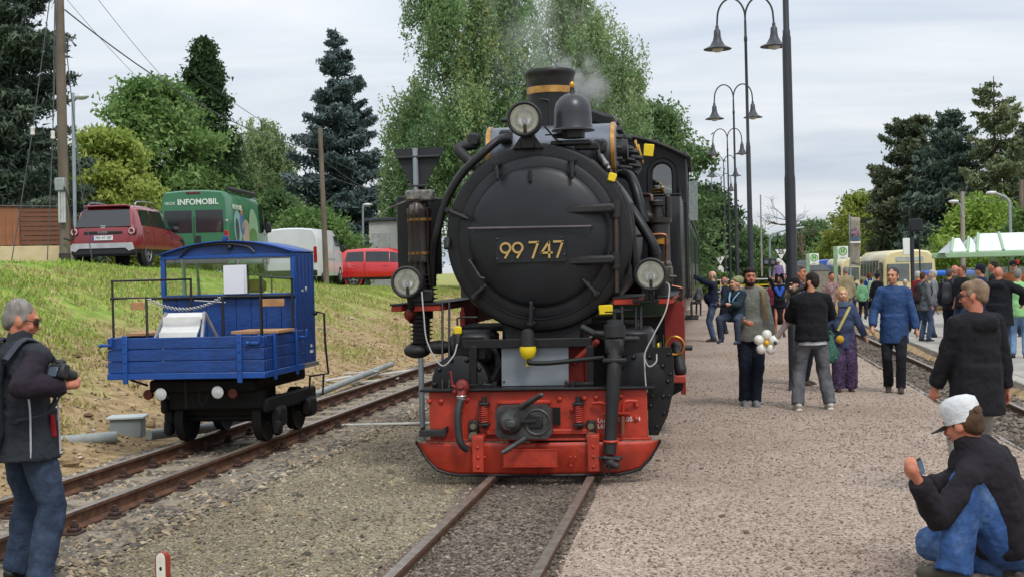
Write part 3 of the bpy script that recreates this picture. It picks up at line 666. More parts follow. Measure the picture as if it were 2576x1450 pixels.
# dogs
def pix2(px, py, y): return lp(px, py, y)
for (bx, by, ex, ey) in ((1250, 412, 1252, 437), (1440, 402, 1440, 432), (1130, 530, 1165, 545), (1195, 745, 1212, 728), (1500, 738, 1478, 715), (1337, 812, 1337, 775)):
    mb = MB(); a, b = lp(bx, by, SF - .02), lp(ex, ey, SF - .06)
    d = (b - a).normalized(); mb.box((a.x, SF - .03, a.z), (.07, .05, .035), b=.008); mb.cyl((a.x, SF, a.z), (a.x, SF - .09, a.z), .028, 10)
    mb.cap((a.x, SF - .085, a.z), (b.x + d.x * .05, SF - .10, b.z + d.z * .05), .021, .015, 8); mb.cyl((a.x, SF - .07, a.z), (a.x, SF - .12, a.z), .017, 6); mb.box((b.x, SF - .05, b.z), (.045, .05, .045), rot=(0, .6, 0), b=.006)
    mb.build('door_clamp', BLK2, door)
mb = MB(); a, b = lp(1331, 430, SF - .09), lp(1333, 455, SF - .09); mb.cap(a, b, .012, .014, 8); mb.cap(a, a + Vector((0, .08, 0)), .012, .012, 8); mb.cap(b, b + Vector((0, .08, 0)), .014, .014, 8); mb.build('door_grip', BLK, door)
mb = MB(); a, b = lp(1181, 655, SF - .1), lp(1208, 697, SF - .09); mb.cap(a, b, .010, .010, 8); mb.cap(b, b + Vector((.03, 0, -.01)), .008, .01, 8); mb.cap(a, a + Vector((0, .1, 0)), .01, .01, 8); mb.build('door_lever', IRON, door)
mb = MB(); p = lp(1125, 613, SF - .02); mb.cap(p + Vector((0, 0, .03)), p + Vector((0, -.03, -.03)), .03, .025, 8); mb.build('lever_lug', BLK2, door)
for py, ax in ((527, 1412), (656, 1425)):
    mb = MB(); a, b = lp(ax, py, SF - .09), lp(1548, py - 2, SF - .06)
    mb.box(((a.x + b.x) / 2, SF - .085, (a.z + b.z) / 2), (b.x - a.x, .06, .078), rot=(0, -.012, -.10), b=.02); mb.cyl((b.x, SF - .05, b.z - .07), (b.x, SF - .05, b.z + .07), .038, 12); mb.build('door_hinge', BLK2, door)
mb = MB(); a, b = lp(1549, 505, SF - .05), lp(1552, 735, SF - .05); mb.cyl(a, b, .018, 10); mb.build('hinge_pin', mat('pin_brown', '#3a2b25', rough=.55), door)
mb = MB(); a, b = lp(1178, 575, SF - .14), lp(1488, 569, SF - .14); mb.tube([a + Vector((0, .06, 0)), a, b, b + Vector((0, .06, 0))], .011, 8); hb = mb.build('handrail', mat('rail_pinkgrey', '#5d565a', rough=.4, metal=.4), door)
a, b = lp(1245, 600, SF - .118), lp(1425, 655, SF - .118)
mb = MB(); c_ = (a + b) / 2; mb.box((c_.x, SF - .118, c_.z), ((b.x - a.x) * 1.0, .003, .215), b=.001); plate = mb.build('number_plate', DOORM, door)
M0 = face_cam(c_.x - .01, SF - .127, c_.z - .004) @ Matrix.Scale(1.0, 4)
# brass digits cut as strokes
def digits(s, x0, z0, h, adv):
    P = {'9': [[(.5 + .43 * math.sin(k * PI / 10), .67 + .31 * math.cos(k * PI / 10)) for k in range(21)], [(.90, .58), (.45, .04)]],
         '7': [[(.1, 1), (.88, 1)], [(.86, .98), (.36, 0)]], '4': [[(.74, 0), (.74, 1)], [(.72, .98), (.06, .30)], [(.06, .30), (.98, .30)]]}
    mb = MB(); x = x0; w = h * .74
    for ch in s:
        if ch == ' ': x += adv * .34; continue
        for st in P[ch]:
            pts = [Vector((x + a_ * w, SF - .13, z0 + (b_ - .5) * h)) for a_, b_ in st]
            for i in range(len(pts) - 1):
                d = pts[i + 1] - pts[i]; ang = math.atan2(d.z, d.x); m_ = (pts[i] + pts[i + 1]) / 2
                mb.box(m_ + Vector((0, (i % 2) * .0006 - (len(pts) > 3) * .001, 0)), (d.length + (.007 if len(pts) > 3 else .012), .012, .0175), rot=(0, -ang, 0))
        x += adv
    return mb.build('plate_digits', mat('digit_brass', '#b89a5e', rough=.4, metal=.35, var=.12), plate, smooth=None)
digits('99 747', c_.x - .258, c_.z - .006, .130, .1035)
mb = MB()
for px, py in ((1251, 601), (1413, 598), (1252, 652), (1420, 640)): p = lp(px, py, SF - .13); mb.ell(p, .010, 8, 6)
mb.build('plate_screw', IRON, plate)
# saddle under smokebox
mb = MB(); mb.box((0, .95, 1.28), (.7, .9, .3), b=.03); mb.build('smokebox_saddle', BLK2, loco)
# --- feed-water heater across the top, chimney, bell, headlights
HY, HZ = 1.05, 2.80
mb = MB(); M_ = Matrix.Translation((0, HY, HZ)) @ Matrix.Rotation(PI / 2, 4, 'Y'); xl, xr = lp(1228, 350, HY).x, lp(1553, 340, HY).x
M_ = Matrix.Translation((xl, HY, HZ)) @ Matrix.Rotation(PI / 2, 4, 'Y'); Lh = xr - xl; r_ = .235
mb.lathe([(0, 0), (r_ - .02, 0), (r_, .02), (r_, Lh - .02), (r_ - .02, Lh), (0, Lh)], 40, M_); heat = mb.build('feedwater_heater', HEATG, loco)
for z0 in (.012, Lh - .052):
    mb = MB(); mb.lathe([(r_ + .006, z0), (r_ + .010, z0 + .004), (r_ + .010, z0 + .036), (r_ + .006, z0 + .04)], 40, M_); mb.build('brass_ring', BRASSP, heat)
mb = MB()
for k in range(12): t = k * PI / 6; mb.cyl((xr - .01, HY + .19 * math.cos(t), HZ + .19 * math.sin(t)), (xr + .05, HY + .19 * math.cos(t), HZ + .19 * math.sin(t)), .02, 6)
mb.cyl((xr, HY, HZ), (xr + .09, HY, HZ), .09, 14); mb.build('heater_bolt', BLK2, heat)
mb = MB(); CYy = 1.42
mb.lathe([(.235, 2.70), (.228, 3.0), (.215, 3.10), (.208, 3.20), (.210, 3.36), (.218, 3.46), (.226, 3.50), (.236, 3.515), (.236, 3.535), (.226, 3.55), (.20, 3.55), (.19, 3.3), (0, 3.3)], 48, Matrix.Translation((.02, CYy, .03)))
chim = mb.build('chimney', BLK, loco)
mb = MB(); mb.lathe([(.210, 3.325), (.216, 3.33), (.2175, 3.385), (.213, 3.39)], 48, Matrix.Translation((.02, CYy, .03))); mb.build('chimney_band', BRASSP, chim)
mb = MB(); a = [lp(1357, 250, 1.2), lp(1377, 252, 1.2), lp(1382, 262, 1.2), lp(1384, 330, 1.15)]; mb.tube(smooth_path(a), .008, 6); mb.build('chimney_conduit', BLK, chim)
def headlight(px, py, y, r, name='headlight'):
    c = lp(px, py, y); M_ = Matrix.Translation(c) @ AX_Y
    mb = MB(); mb.lathe([(r * .80, -.03), (r * .90, -.045), (r, -.03), (r, .012), (r * .95, .02), (r * .93, .10), (r * .7, .19), (r * .35, .22), (0, .22)], 36, M_, c0=False); h = mb.build(name, BLK2, loco)
    mb = MB(); mb.lathe([(r * .80, -.028), (r * .76, .0), (r * .62, .03), (r * .36, .055), (0.001, .062)], 36, M_, c0=False, c1=False); mb.build('reflector', REFL, h, recalc=True)
    mb = MB(); mb.ell(c + Vector((0, -.005, -.02)), (r * .17, r * .14, r * .2), 12, 8); mb.build('bulb', BULB, h)
    mb = MB(); mb.cap(c + Vector((0, -.005, -r * .34)), c + Vector((0, .0, -r * .68)), r * .09, r * .11, 8); mb.build('bulb_holder', IRON, h)
    mb = MB(); mb.lathe([(r * .80, -.034), (r * .5, -.040), (0, -.043)], 36, M_, c0=False, c1=False); mb.build('lens', LGLASS, h)
    return c, h
c, h = headlight(1320, 300, .30, .150)
mb = MB(); a = lp(1325, 362, .42); mb.box((c.x + .01, .40, (c.z - .13 + a.z) / 2), (.12, .07, .16), b=.01); mb.prism([(-.13, 0), (.13, 0), (.06, .10), (-.06, .10)], .06, Matrix.Translation((c.x + .01, .44, a.z - .04)) @ Matrix.Rotation(PI / 2, 4, 'X')); mb.cap((c.x - .14, .33, c.z), (c.x - .19, .33, c.z), .02, .02, 8); mb.build('lamp_bracket', BLK, h)
c, h = headlight(1025, 709, .22, .137)
mb = MB(); mb.box((c.x + .1, .32, c.z - .12), (.2, .06, .1), b=.01); mb.cap((c.x, .3, c.z - .12), (c.x, .35, c.z - .22), .03, .03, 8); mb.build('lamp_bracket', BLK, h)
c, h = headlight(1637, 690, .22, .137)
mb = MB(); mb.box((c.x, .32, c.z - .16), (.05, .05, .12), b=.01); mb.box((c.x - .05, .35, c.z - .22), (.22, .12, .03), b=.005); mb.build('lamp_bracket', BLK, h)
# bell
mb = MB(); c = lp(1442, 330, .5); s_ = .185
mb.lathe([(1.0, 0), (1.0, .05), (.93, .10), (.88, .28), (.86, .75), (.84, 1.05), (.76, 1.3), (.6, 1.52), (.4, 1.66), (.18, 1.74), (.0, 1.75)], 40, Matrix.Translation(c) @ Matrix.Scale(s_, 4)); bell = mb.build('bell', mat('bell_black', '#2a2c31', rough=.36, var=.15, scale=4, spec=.6, metal=.2), loco)
mb = MB(); q = c + Vector((0, 0, s_ * 1.74)); mb.lathe([(.03, 0), (.022, .02), (.02, .045)], 12, Matrix.Translation(q)); mb.build('bell_boss', BLK, bell)
mb = MB(); mb.lathe([(.014, .04), (.022, .06), (.02, .085), (.008, .10), (0, .10)], 12, Matrix.Translation(q)); mb.build('bell_knob', BRASS, bell)
mb = MB(); mb.cyl(c + Vector((0, 0, -.06)), c + Vector((0, 0, .1)), .10, 16); mb.box(c + Vector((-.02, .02, -.10)), (.34, .16, .04), b=.008); mb.box(c + Vector((.11, .05, -.13)), (.2, .12, .06), b=.01); mb.cap(c + Vector((-.1, -.02, -.04)), c + Vector((-.16, -.02, -.04)), .022, .018, 8); mb.build('bell_stand', BLK, bell)
mb = MB(); a = [lp(1372, 340, .4), lp(1395, 338, .38), lp(1415, 335, .42)]; mb.tube(smooth_path(a), .007, 6)
a = [lp(1370, 318, .4), lp(1382, 332, .36), lp(1400, 352, .38), lp(1412, 358, .42)]; mb.tube(smooth_path(a), .008, 6); mb.build('lamp_wire', BLK, loco)
# safety valve / dome pieces behind chimney
mb = MB(); mb.lathe([(.33, 2.6), (.33, 3.02), (.28, 3.12), (.15, 3.18), (0, 3.19)], 28, Matrix.Translation((0, 3.0, 0))); mb.build('steam_dome', BLK, loco)
mb = MB(); a, b = lp(1482, 275, 2.2), lp(1540, 305, 2.2); mb.box(((a.x + b.x) / 2, 2.2, (a.z + b.z) / 2 - .05), (.28, .3, .14), rot=(0, .35, 0), b=.03); mb.cap(lp(1530, 310, 2.1), lp(1550, 310, 2.1), .035, .035, 10); mb.build('whistle_valve', BLK, loco)
# --- big curved pipes
mb = MB(); a = [lp(1277, 345, .75), lp(1255, 352, .60), lp(1215, 385, .52), lp(1160, 440, .50), lp(1120, 510, .50), lp(1098, 590, .50), lp(1090, 640, .55), lp(1087, 720, .6)]; mb.tube(smooth_path(a, 6), .036, 12); mb.build('curved_steam_pipe', BLK, loco)
for p in (lp(1273, 345, .8), lp(1510, 368, .8), lp(1193, 352, 1.0)): mb = MB(); mb.box(p, (.11, .12, .12), b=.02); mb.build('pipe_flange', BLK2, loco)
mb = MB(); a = [lp(1200, 362, 1.0), lp(1160, 370, .98), lp(1155, 380, .95), lp(1185, 408, .9), lp(1200, 420, .9)]; mb.tube(smooth_path(a), .05, 10); mb.build('heater_pipe', BLK2, loco)
mb = MB(); a = [lp(1500, 365, .7), lp(1506, 395, .62), lp(1530, 430, .55), lp(1545, 460, .52), lp(1575, 510, .5), lp(1588, 560, .5), lp(1596, 640, .5), lp(1600, 700, .52)]; mb.tube(smooth_path(a, 6), .03, 10); mb.build('feed_pipe', BLK, loco)
mb = MB(); a = [lp(1560, 435, 1.1), lp(1585, 445, 1.0), lp(1600, 480, .9), lp(1615, 540, .85), lp(1622, 560, .85)]; mb.tube(smooth_path(a, 6), .046, 12); mb.build('feed_pipe', BLK, loco)
mb = MB(); a = [lp(1585, 520, .8), lp(1600, 545, .7), lp(1640, 610, .65), lp(1650, 640, .65)]; mb.tube(smooth_path(a, 6), .044, 12); mb.build('feed_pipe', BLK, loco)
mb = MB(); a = [lp(1580, 620, .6), lp(1590, 655, .6), lp(1620, 660, .6), lp(1650, 655, .6)]; mb.tube(smooth_path(a, 6), .026, 10); mb.build('feed_pipe', BLK, loco)
mb = MB(); a = [lp(1560, 470, .46), lp(1572, 530, .45), lp(1584, 570, .45), lp(1586, 580, .45)]; mb.tube(smooth_path(a, 6), .008, 6); mb.build('thin_pipe', BLK, loco)
mb = MB(); a = [lp(1530, 420, .5), lp(1552, 465, .45), lp(1578, 520, .44), lp(1588, 610, .44), lp(1580, 690, .45)]; mb.tube(smooth_path(a, 6), .009, 6); mb.build('thin_pipe', BLK, loco)
mb = MB(); a = [lp(1592, 585, .5), lp(1600, 592, .5), lp(1598, 603, .5), lp(1588, 606, .5)]; mb.tube(smooth_path(a, 4), .008, 6); mb.build('thin_pipe', BLK, loco)
mb = MB(); a = [lp(1512, 392, .55), lp(1520, 405, .5), lp(1532, 425, .48)]; mb.tube(smooth_path(a), .02, 8); mb.ell(lp(1524, 412, .47), .028, 8, 6); mb.build('cock', mat('cock_grey', '#7d7d7d', rough=.4, metal=.6), loco)
# yellow tags
for (px, py, w, hgt, y, rt, d_) in ((1540, 446, .068, .072, .42, .3, 0), (1524, 778, .118, .082, .36, -.02, 0), (1152, 830, .064, .066, .2, 0, 0), (1656, 870, .018, .06, .2, 0, 0)):
    p = lp(px, py, y); mb = MB(); mb.box(p, (w, .03, hgt), rot=(0, rt, 0), b=.008); mb.build('yellow_tag', YEL, loco)
p = lp(1632, 378, 4.75); mb = MB(); mb.box(p, (.115, .02, .14), rot=(0, .12, 0), b=.006); mb.build('yellow_tag', YEL, loco)
mb = MB(); a, b = lp(1540, 779, .38), lp(1600, 779, .38); mb.tube([a, b], .008, 6); mb.build('tag_rod', BLK2, loco); mb = MB(); mb.tube([lp(1200, 797, .3), lp(1160, 797, .25), lp(1150, 800, .2), lp(1151, 818, .2)], .009, 6); mb.cap(lp(1152, 845, .18), lp(1151, 868, .16), .026, .018, 8); mb.build('tag_rod', BLK2, loco)
mb = MB(); mb.tube(smooth_path([lp(1061, 733, .1), lp(1066, 790, .05), lp(1075, 860, 0), (lp(1110, 918, -.05)), lp(1140, 895, -.02), lp(1150, 865, .12)], 6), .006, 6); mb.build('white_cable', CABLE, loco)
mb = MB(); mb.tube(smooth_path([lp(1672, 708, .25), lp(1684, 722, .2), lp(1675, 780, .12), lp(1645, 840, .05), lp(1622, 890, 0), lp(1632, 920, -.02), lp(1650, 910, 0), lp(1652, 890, .05)], 6), .006, 6); mb.build('white_cable', CABLE, loco)
mb = MB(); mb.tube(smooth_path([lp(1620, 890, .05), lp(1624, 960, .0), lp(1628, 985, 0)], 4), .006, 6); mb.build('white_cable', CABLE, loco)
# --- left compressor with cover box
mb = MB(); a, b = lp(1012, 498, 1.0), lp(1100, 690, 1.0); mb.box(((a.x + b.x) / 2, 1.0, (a.z + b.z) / 2), (b.x - a.x, .5, a.z - b.z), b=.01); mb.build('left_side_box', BLK, loco)
PUMPB = mat('pump_body', '#191614', rough=.45, var=.4, scale=9, dirt=('#241c16', .5), spec=.45)
mb = MB(); c = lp(1057, 600, .62); zt, zb = lp(1057, 530, .62).z, lp(1057, 655, .62).z
mb.lathe([(.0, zb - .02), (.11, zb - .02), (.115, zb), (.105, zb + .03), (.105, zt - .03), (.115, zt), (.11, zt + .02), (.05, zt + .03), (.05, zt + .1), (0, zt + .1)], 24, Matrix.Translation((c.x, .62, 0)))
mb.cyl((c.x, .62, zb - .28), (c.x, .62, zb), .07, 14); pump = mb.build('air_pump', PUMPB, loco)
for z_ in (zt - .08, zb + .06):
    mb = MB(); mb.lathe([(.107, z_ - .013), (.110, z_ - .011), (.110, z_ + .011), (.107, z_ + .013)], 24, Matrix.Translation((c.x, .62, 0))); mb.build('pump_band', mat('dull_brass', '#7d5c2a', rough=.5, metal=.5, var=.3, dirt=('#3a2a18', .6)), pump)
mb = MB()
for dx, dy in ((-.08, -.08), (-.02, -.12), (.03, -.12), (.09, -.07)): mb.tube(smooth_path([(c.x + dx * .6, .62 + dy, zt + .06), (c.x + dx, .60 + dy, zt - .05), (c.x + dx * .9, .60 + dy, zb - .05), (c.x + dx * 1.3, .58 + dy, zb - .3)]), .005, 6)
mb.build('pump_pipe', mat('pipe_brown', '#3d2a20', rough=.4, metal=.6, var=.4, scale=20), pump)
mb = MB(); p = lp(1057, 493, .6); mb.box(p, (.24, .16, .10), b=.015); mb.box(p + Vector((-.04, -.085, .0)), (.12, .02, .065), b=.004); mb.ell(p + Vector((-.03, -.03, -.12)), (.07, .07, .08)); mb.cap(p + Vector((-.12, 0, -.04)), lp(970, 527, .62), .010, .007, 6); mb.build('pump_head', mat('pump_head_grey', '#6a6763', rough=.45, metal=.4, var=.5, scale=25, dirt=('#2e2620', .7)), pump)
mb = MB()
for k in range(7): z_ = lp(1045, 690, .6).z - .04 * k; mb.lathe([(.09, z_), (.14, z_ - .012), (.09, z_ - .024)], 16, Matrix.Translation((c.x - .0, .66, 0)))
mb.cyl((c.x, .66, zb - .5), (c.x, .66, zb - .2), .09, 14); mb.build('pump_fins', BLK2, pump)
# left exterior: finned lubricator under running board, posts
mb = MB(); p = lp(1050, 830, .5)
for k in range(9): mb.lathe([(.07, -.15 + k * .035), (.11, -.14 + k * .035), (.07, -.13 + k * .035)], 14, Matrix.Translation(lp(1060, 830, .55)))
mb.cyl(lp(1060, 790, .55), lp(1060, 880, .55), .075, 14); mb.ell(lp(1050, 880, .55), (.12, .14, .07)); mb.ell(lp(1105, 872, .5), (.13, .1, .06)); mb.build('finned_cylinder', BLK2, loco)
mb = MB(); mb.cap(lp(1030, 790, .5), lp(1040, 800, .6), .05, .05, 8); mb.build('red_valve_cap', REDD, loco)
mb = MB()
for px in (1113, 1130): mb = MB(); mb.tube([lp(px, 760, .4), lp(px, 975, .1)], .010, 6); mb.build('guard_rod', BLK, loco)
for px in (1612, 1600, 1565): mb = MB(); mb.tube([lp(px, 770, .35), lp(px, 975, .15)], .012, 6); mb.build('guard_rod', BLK, loco)
# --- right pump group
mb = MB(); c = lp(1657, 610, 1.0); zt, zb = lp(1657, 560, 1.0).z, lp(1657, 668, 1.0).z
mb.lathe([(.0, zb - .3), (.09, zb - .3), (.09, zb - .02), (.11, zb), (.10, zb + .03), (.10, zt - .02), (.12, zt), (.12, zt + .03), (.06, zt + .05), (.05, zt + .14), (.075, zt + .15), (.075, zt + .19), (0, zt + .2)], 20, Matrix.Translation((c.x, 1.0, 0))); mb.cap((c.x + .09, 1.0, zt + .04), (c.x + .09, 1, zt + .22), .03, .026, 10); mb.ell((c.x - .08, .95, zt + .05), .05); rp_ = mb.build('feed_pump', PUMPB, loco)
mb = MB(); mb.tube(smooth_path([lp(1580, 595, .9), lp(1625, 592, .85), lp(1670, 590, .85), lp(1676, 605, .85), lp(1676, 655, .85)]), .014, 8); mb.build('copper_pipe', COPP, rp_); mb = MB(); mb.tube(smooth_path([lp(1605, 490, 1.2), lp(1635, 490, 1.1), lp(1640, 500, 1.0), lp(1640, 530, 1.0)]), .012, 8); mb.build('copper_pipe', COPP, rp_); mb = MB(); mb.tube(smooth_path([lp(1620, 655, .8), lp(1650, 657, .78), (lp(1682, 668, .8)), lp(1692, 690, .8), lp(1690, 715, .8)]), .008, 6); mb.build('copper_pipe', COPP, rp_); mb = MB(); mb.tube(smooth_path([lp(1690, 718, .8), lp(1716, 725, .8), lp(1712, 740, .8), lp(1690, 757, .8)]), .008, 6); mb.build('copper_pipe', COPP, rp_)
mb = MB(); mb.box(lp(1665, 608, .88), (.11, .03, .06), b=.01); mb.build('pump_nameplate', BRASS, rp_)
mb = MB(); mb.box(lp(1680, 690, .75), (.09, .08, .15), b=.015); mb.cap(lp(1685, 695, .7), lp(1700, 695, .7), .010, .010, 6); mb.ell(lp(1680, 665, .75), .035); mb.build('oil_press', mat('oilpress', '#4d4842', rough=.45, metal=.4, var=.4, scale=20), rp_)
# generator valves right of heater
mb = MB()
for k, (px, py) in enumerate(((1562, 345), (1568, 372), (1580, 380), (1572, 400), (1590, 395), (1565, 420), (1585, 415))): mb.ell(lp(px, py, 1.5 + .03 * k), .055, 10, 7); mb.cap(lp(px, py, 1.5), lp(px + 22, py + 3, 1.5), .02, .025, 8)
mb.tube(smooth_path([lp(1590, 400, 1.6), lp(1605, 420, 1.6), lp(1595, 440, 1.5)]), .035, 8); mb.build('valve_cluster', BLK2, loco)
for px, py in ((1604, 377), (1611, 388)):
    mb = MB(); p = lp(px, py, 1.7); mb.torus(.085, .012, 20, 6, Matrix.Translation(p) @ Matrix.Rotation(R(78), 4, 'Y')); mb.cap(p, p + Vector((-.15, 0, 0)), .012, .016, 8); mb.build('brass_handwheel', BRASS, loco)
# --- side tanks and cab
tx = lp(1715, 600, 3.0).x; tz = lp(1712, 490, 3.0).z
for s in (-1, 1):
    mb = MB(); x0, x1 = .72, tx
    mb.box((s * (x0 + x1) / 2, 4.3, (tz + 1.42) / 2), (x1 - x0, 2.6, tz - 1.42), b=.012); tk = mb.build('side_tank', mat('tank_black', '#14161a', rough=.24, var=.15, scale=2, coat=.6), loco)
    mb = MB(); mb.box((s * (x0 + x1) / 2, 4.3, tz + .006), (x1 - x0 + .02, 2.62, .014), b=.004); mb.build('tank_edge', BLK2, tk)
    mb = MB(); mb.box((s * (tx - .02), 3.4, 1.18), (.03, .9, .44)); mb.box((s * (tx - .02), 3.0, .9), (.05, .12, .9)); mb.box((s * (tx - .06), 3.3, .62), (.12, .5, .12)); mb.box((s * (tx - .04), 4.9, 1.3), (.02, 2.4, .2)); mb.build('tank_hanger', REDD, loco)
mb = MB(); mb.torus(.085, .012, 20, 8, along_y(*lp(1697, 868, 1.7))); mb.build('brass_ring_valve', BRASS, loco)
mb = MB(); mb.cap(lp(1700, 870, 1.8), lp(1712, 930, 1.7), .05, .06, 10); mb.cap(lp(1690, 880, 1.9), lp(1690, 940, 1.9), .04, .04, 8); mb.build('hanger_pipe', BLK2, loco)
mb = MB(); a, b = lp(1690, 940, 1.75), lp(1726, 960, 1.75); mb.box(((a.x + b.x) / 2, 1.75, (a.z + b.z) / 2), (b.x - a.x, .25, .07), b=.01); mb.build('red_step', mat('step_red', '#a23a2c', rough=.5, var=.2), loco)
mb = MB(); a, b = lp(1662, 960, 1.9), lp(1722, 998, 1.9); mb.prism([(a.x, a.z), (b.x, a.z), (b.x - .02, a.z - .08), (b.x - .14, b.z), (a.x, b.z)], .35, Matrix.Translation((0, 2.25, 0)) @ Matrix.Rotation(PI / 2, 4, 'X')); mb.build('ash_pan', BLK, loco)
mb = MB(); a, b = lp(1684, 775, 2.1), lp(1728, 985, 2.1)
mb.prism([(a.x - .05, 1.42), (tx, 1.42), (tx - .01, .9), (tx - .05, .62), (a.x + .02, .60), (a.x + .04, .9), (a.x - .05, 1.05)], .03, Matrix.Translation((0, 2.2, 0)) @ Matrix.Rotation(PI / 2, 4, 'X')); mb.build('red_side_bracket', REDD, loco)
# cab
CB = 5.0; cx = lp(1730, 500, CB).x; zt = lp(1590, 335, CB).z; ze = lp(1722, 400, CB).z
arc = [(-cx - .05 + (2 * cx + .1) * i / 20, ze + (zt - ze) * (1 - (abs(i / 10 - 1)) ** 2.6)) for i in range(21)]
ws = []
wc = {}
def arch(xc, zc, w, h, n=8): return [(xc - w, zc - h)] + [(xc - w * math.cos(PI * k / n), zc + w * 1.05 * math.sin(PI * k / n) * .9) for k in range(n + 1)] + [(xc + w, zc - h)]
bx0, bx1 = lp(1635, 480, CB).x, lp(1698, 480, CB).x; wz0, wz1 = lp(1660, 405, CB).z, lp(1660, 488, CB).z
wxc, ww = (bx0 + bx1) / 2, (bx1 - bx0) / 2
# front sheet built of strips round the spectacle windows
mb = MB(); Yc = CB
def strip_(x0, x1, z0f, z1f, n=6):
    P = [[(x0 + (x1 - x0) * i / n, Yc, z0f(x0 + (x1 - x0) * i / n)), (x0 + (x1 - x0) * i / n, Yc, z1f(x0 + (x1 - x0) * i / n))] for i in range(n + 1)]; mb.grid(P)
roofz = lambda x: float(np.interp(x, [a[0] for a in arc], [a[1] for a in arc]))
for s in (-1, 1):
    xa, xb = s * (wxc - ww), s * (wxc + ww)
    strip_(0, xa, lambda x: 1.4, roofz); strip_(xb, s * cx, lambda x: 1.4, roofz)
    strip_(xa, xb, lambda x: 1.4, lambda x: wz1); strip_(xa, xb, lambda x: wz0 - ww + ww * math.sqrt(max(0, 1 - ((x - s * wxc) / ww) ** 2)), roofz, 12)
cabf = mb.build('cab_front', BLK, loco, smooth=None); cabf.modifiers.new('t', 'SOLIDIFY').thickness = .02
for s in (-1, 1):
    pts = [(s * wxc - ww, CB - .02, wz1)] + [(s * wxc - ww * math.cos(PI * k / 10), CB - .02, wz0 - ww + ww * math.sin(PI * k / 10)) for k in range(11)] + [(s * wxc + ww, CB - .02, wz1)]
    mb = MB(); mb.tube(pts, .035, 6); fr = mb.build('cab_window_frame', BLK, cabf)
    mb = MB(); mb.add([(p[0], CB, p[2]) for p in pts], [tuple(range(len(pts)))]); mb.build('cab_window', glass('cab_glass', (.82, .85, .82), .02, .7), cabf)
mb = MB(); P = [[(x, y, z + .01) for x, z in arc] for y in (CB - .12, CB + 2.1)]; mb.grid(P); rf = mb.build('cab_roof', BLK2, loco, smooth=80); rf.modifiers.new('t', 'SOLIDIFY').thickness = .04
mb = MB()
for s in (-1, 1): mb.box((s * (cx - .01), CB + .6, 1.9), (.02, 1.2, 1.0)); mb.box((s * (cx - .01), CB + .1, (1.4 + ze) / 2 + .1), (.02, .25, ze - 1.4)); mb.box((s * (cx - .01), CB + 1.9, (1.4 + ze) / 2), (.02, .25, ze - 1.4))
mb.box((0, CB + 2.0, 1.85), (2 * cx, .03, 1.0)); mb.box((0, CB + 2.0, 3.0), (2 * cx - .1, .03, .35)); mb.build('cab_side', mat('tank_black'), loco)
mb = MB(); mb.torus(.05, .012, 14, 6, Matrix.Translation(lp(1652, 358, CB + .05)) @ Matrix.Rotation(PI / 2, 4, 'X')); mb.cyl(lp(1710, 470, CB - .06), lp(1710, 490, CB - .06), .02, 8); mb.build('roof_lifting_eye', BLK, rf)
mb = MB(); a, b = lp(1733, 455, CB + .3), lp(1755, 555, CB + .3); mb.box(((a.x + b.x) / 2, CB + .3, (a.z + b.z) / 2), (b.x - a.x + .02, .02, a.z - b.z), b=.005); mb.build('cab_wind_shield', glass('shield_glass', (.75, .8, .78), .05, .6), loco)
# running gear: five coupled axles
for k in range(5):
    for s in (-1, 1):
        mb = MB(); M_ = Matrix.Translation((s * .39, 1.5 + k * 1.0, .50)) @ Matrix.Rotation(PI / 2, 4, 'Y')
        mb.lathe([(.0, -.03), (.08, -.05), (.1, -.03), (.32, -.025), (.34, -.04), (.40, -.04), (.40, .045), (.34, .03), (.1, .03), (0, .05)], 28, M_); w_ = mb.build('wheel', REDD, loco)
    mb = MB(); mb.cyl((-.5, 1.5 + k, .5), (.5, 1.5 + k, .5), .06, 12); mb.build('axle', BLK2, loco)
mb = MB()
for s in (-1, 1): mb.box((s * .55, 3.5, .45), (.05, 4.2, .1), b=.01); mb.box((s * .72, 1.6, .82), (.07, 1.6, .07), b=.01)
mb.build('coupling_rod', IRON, loco)

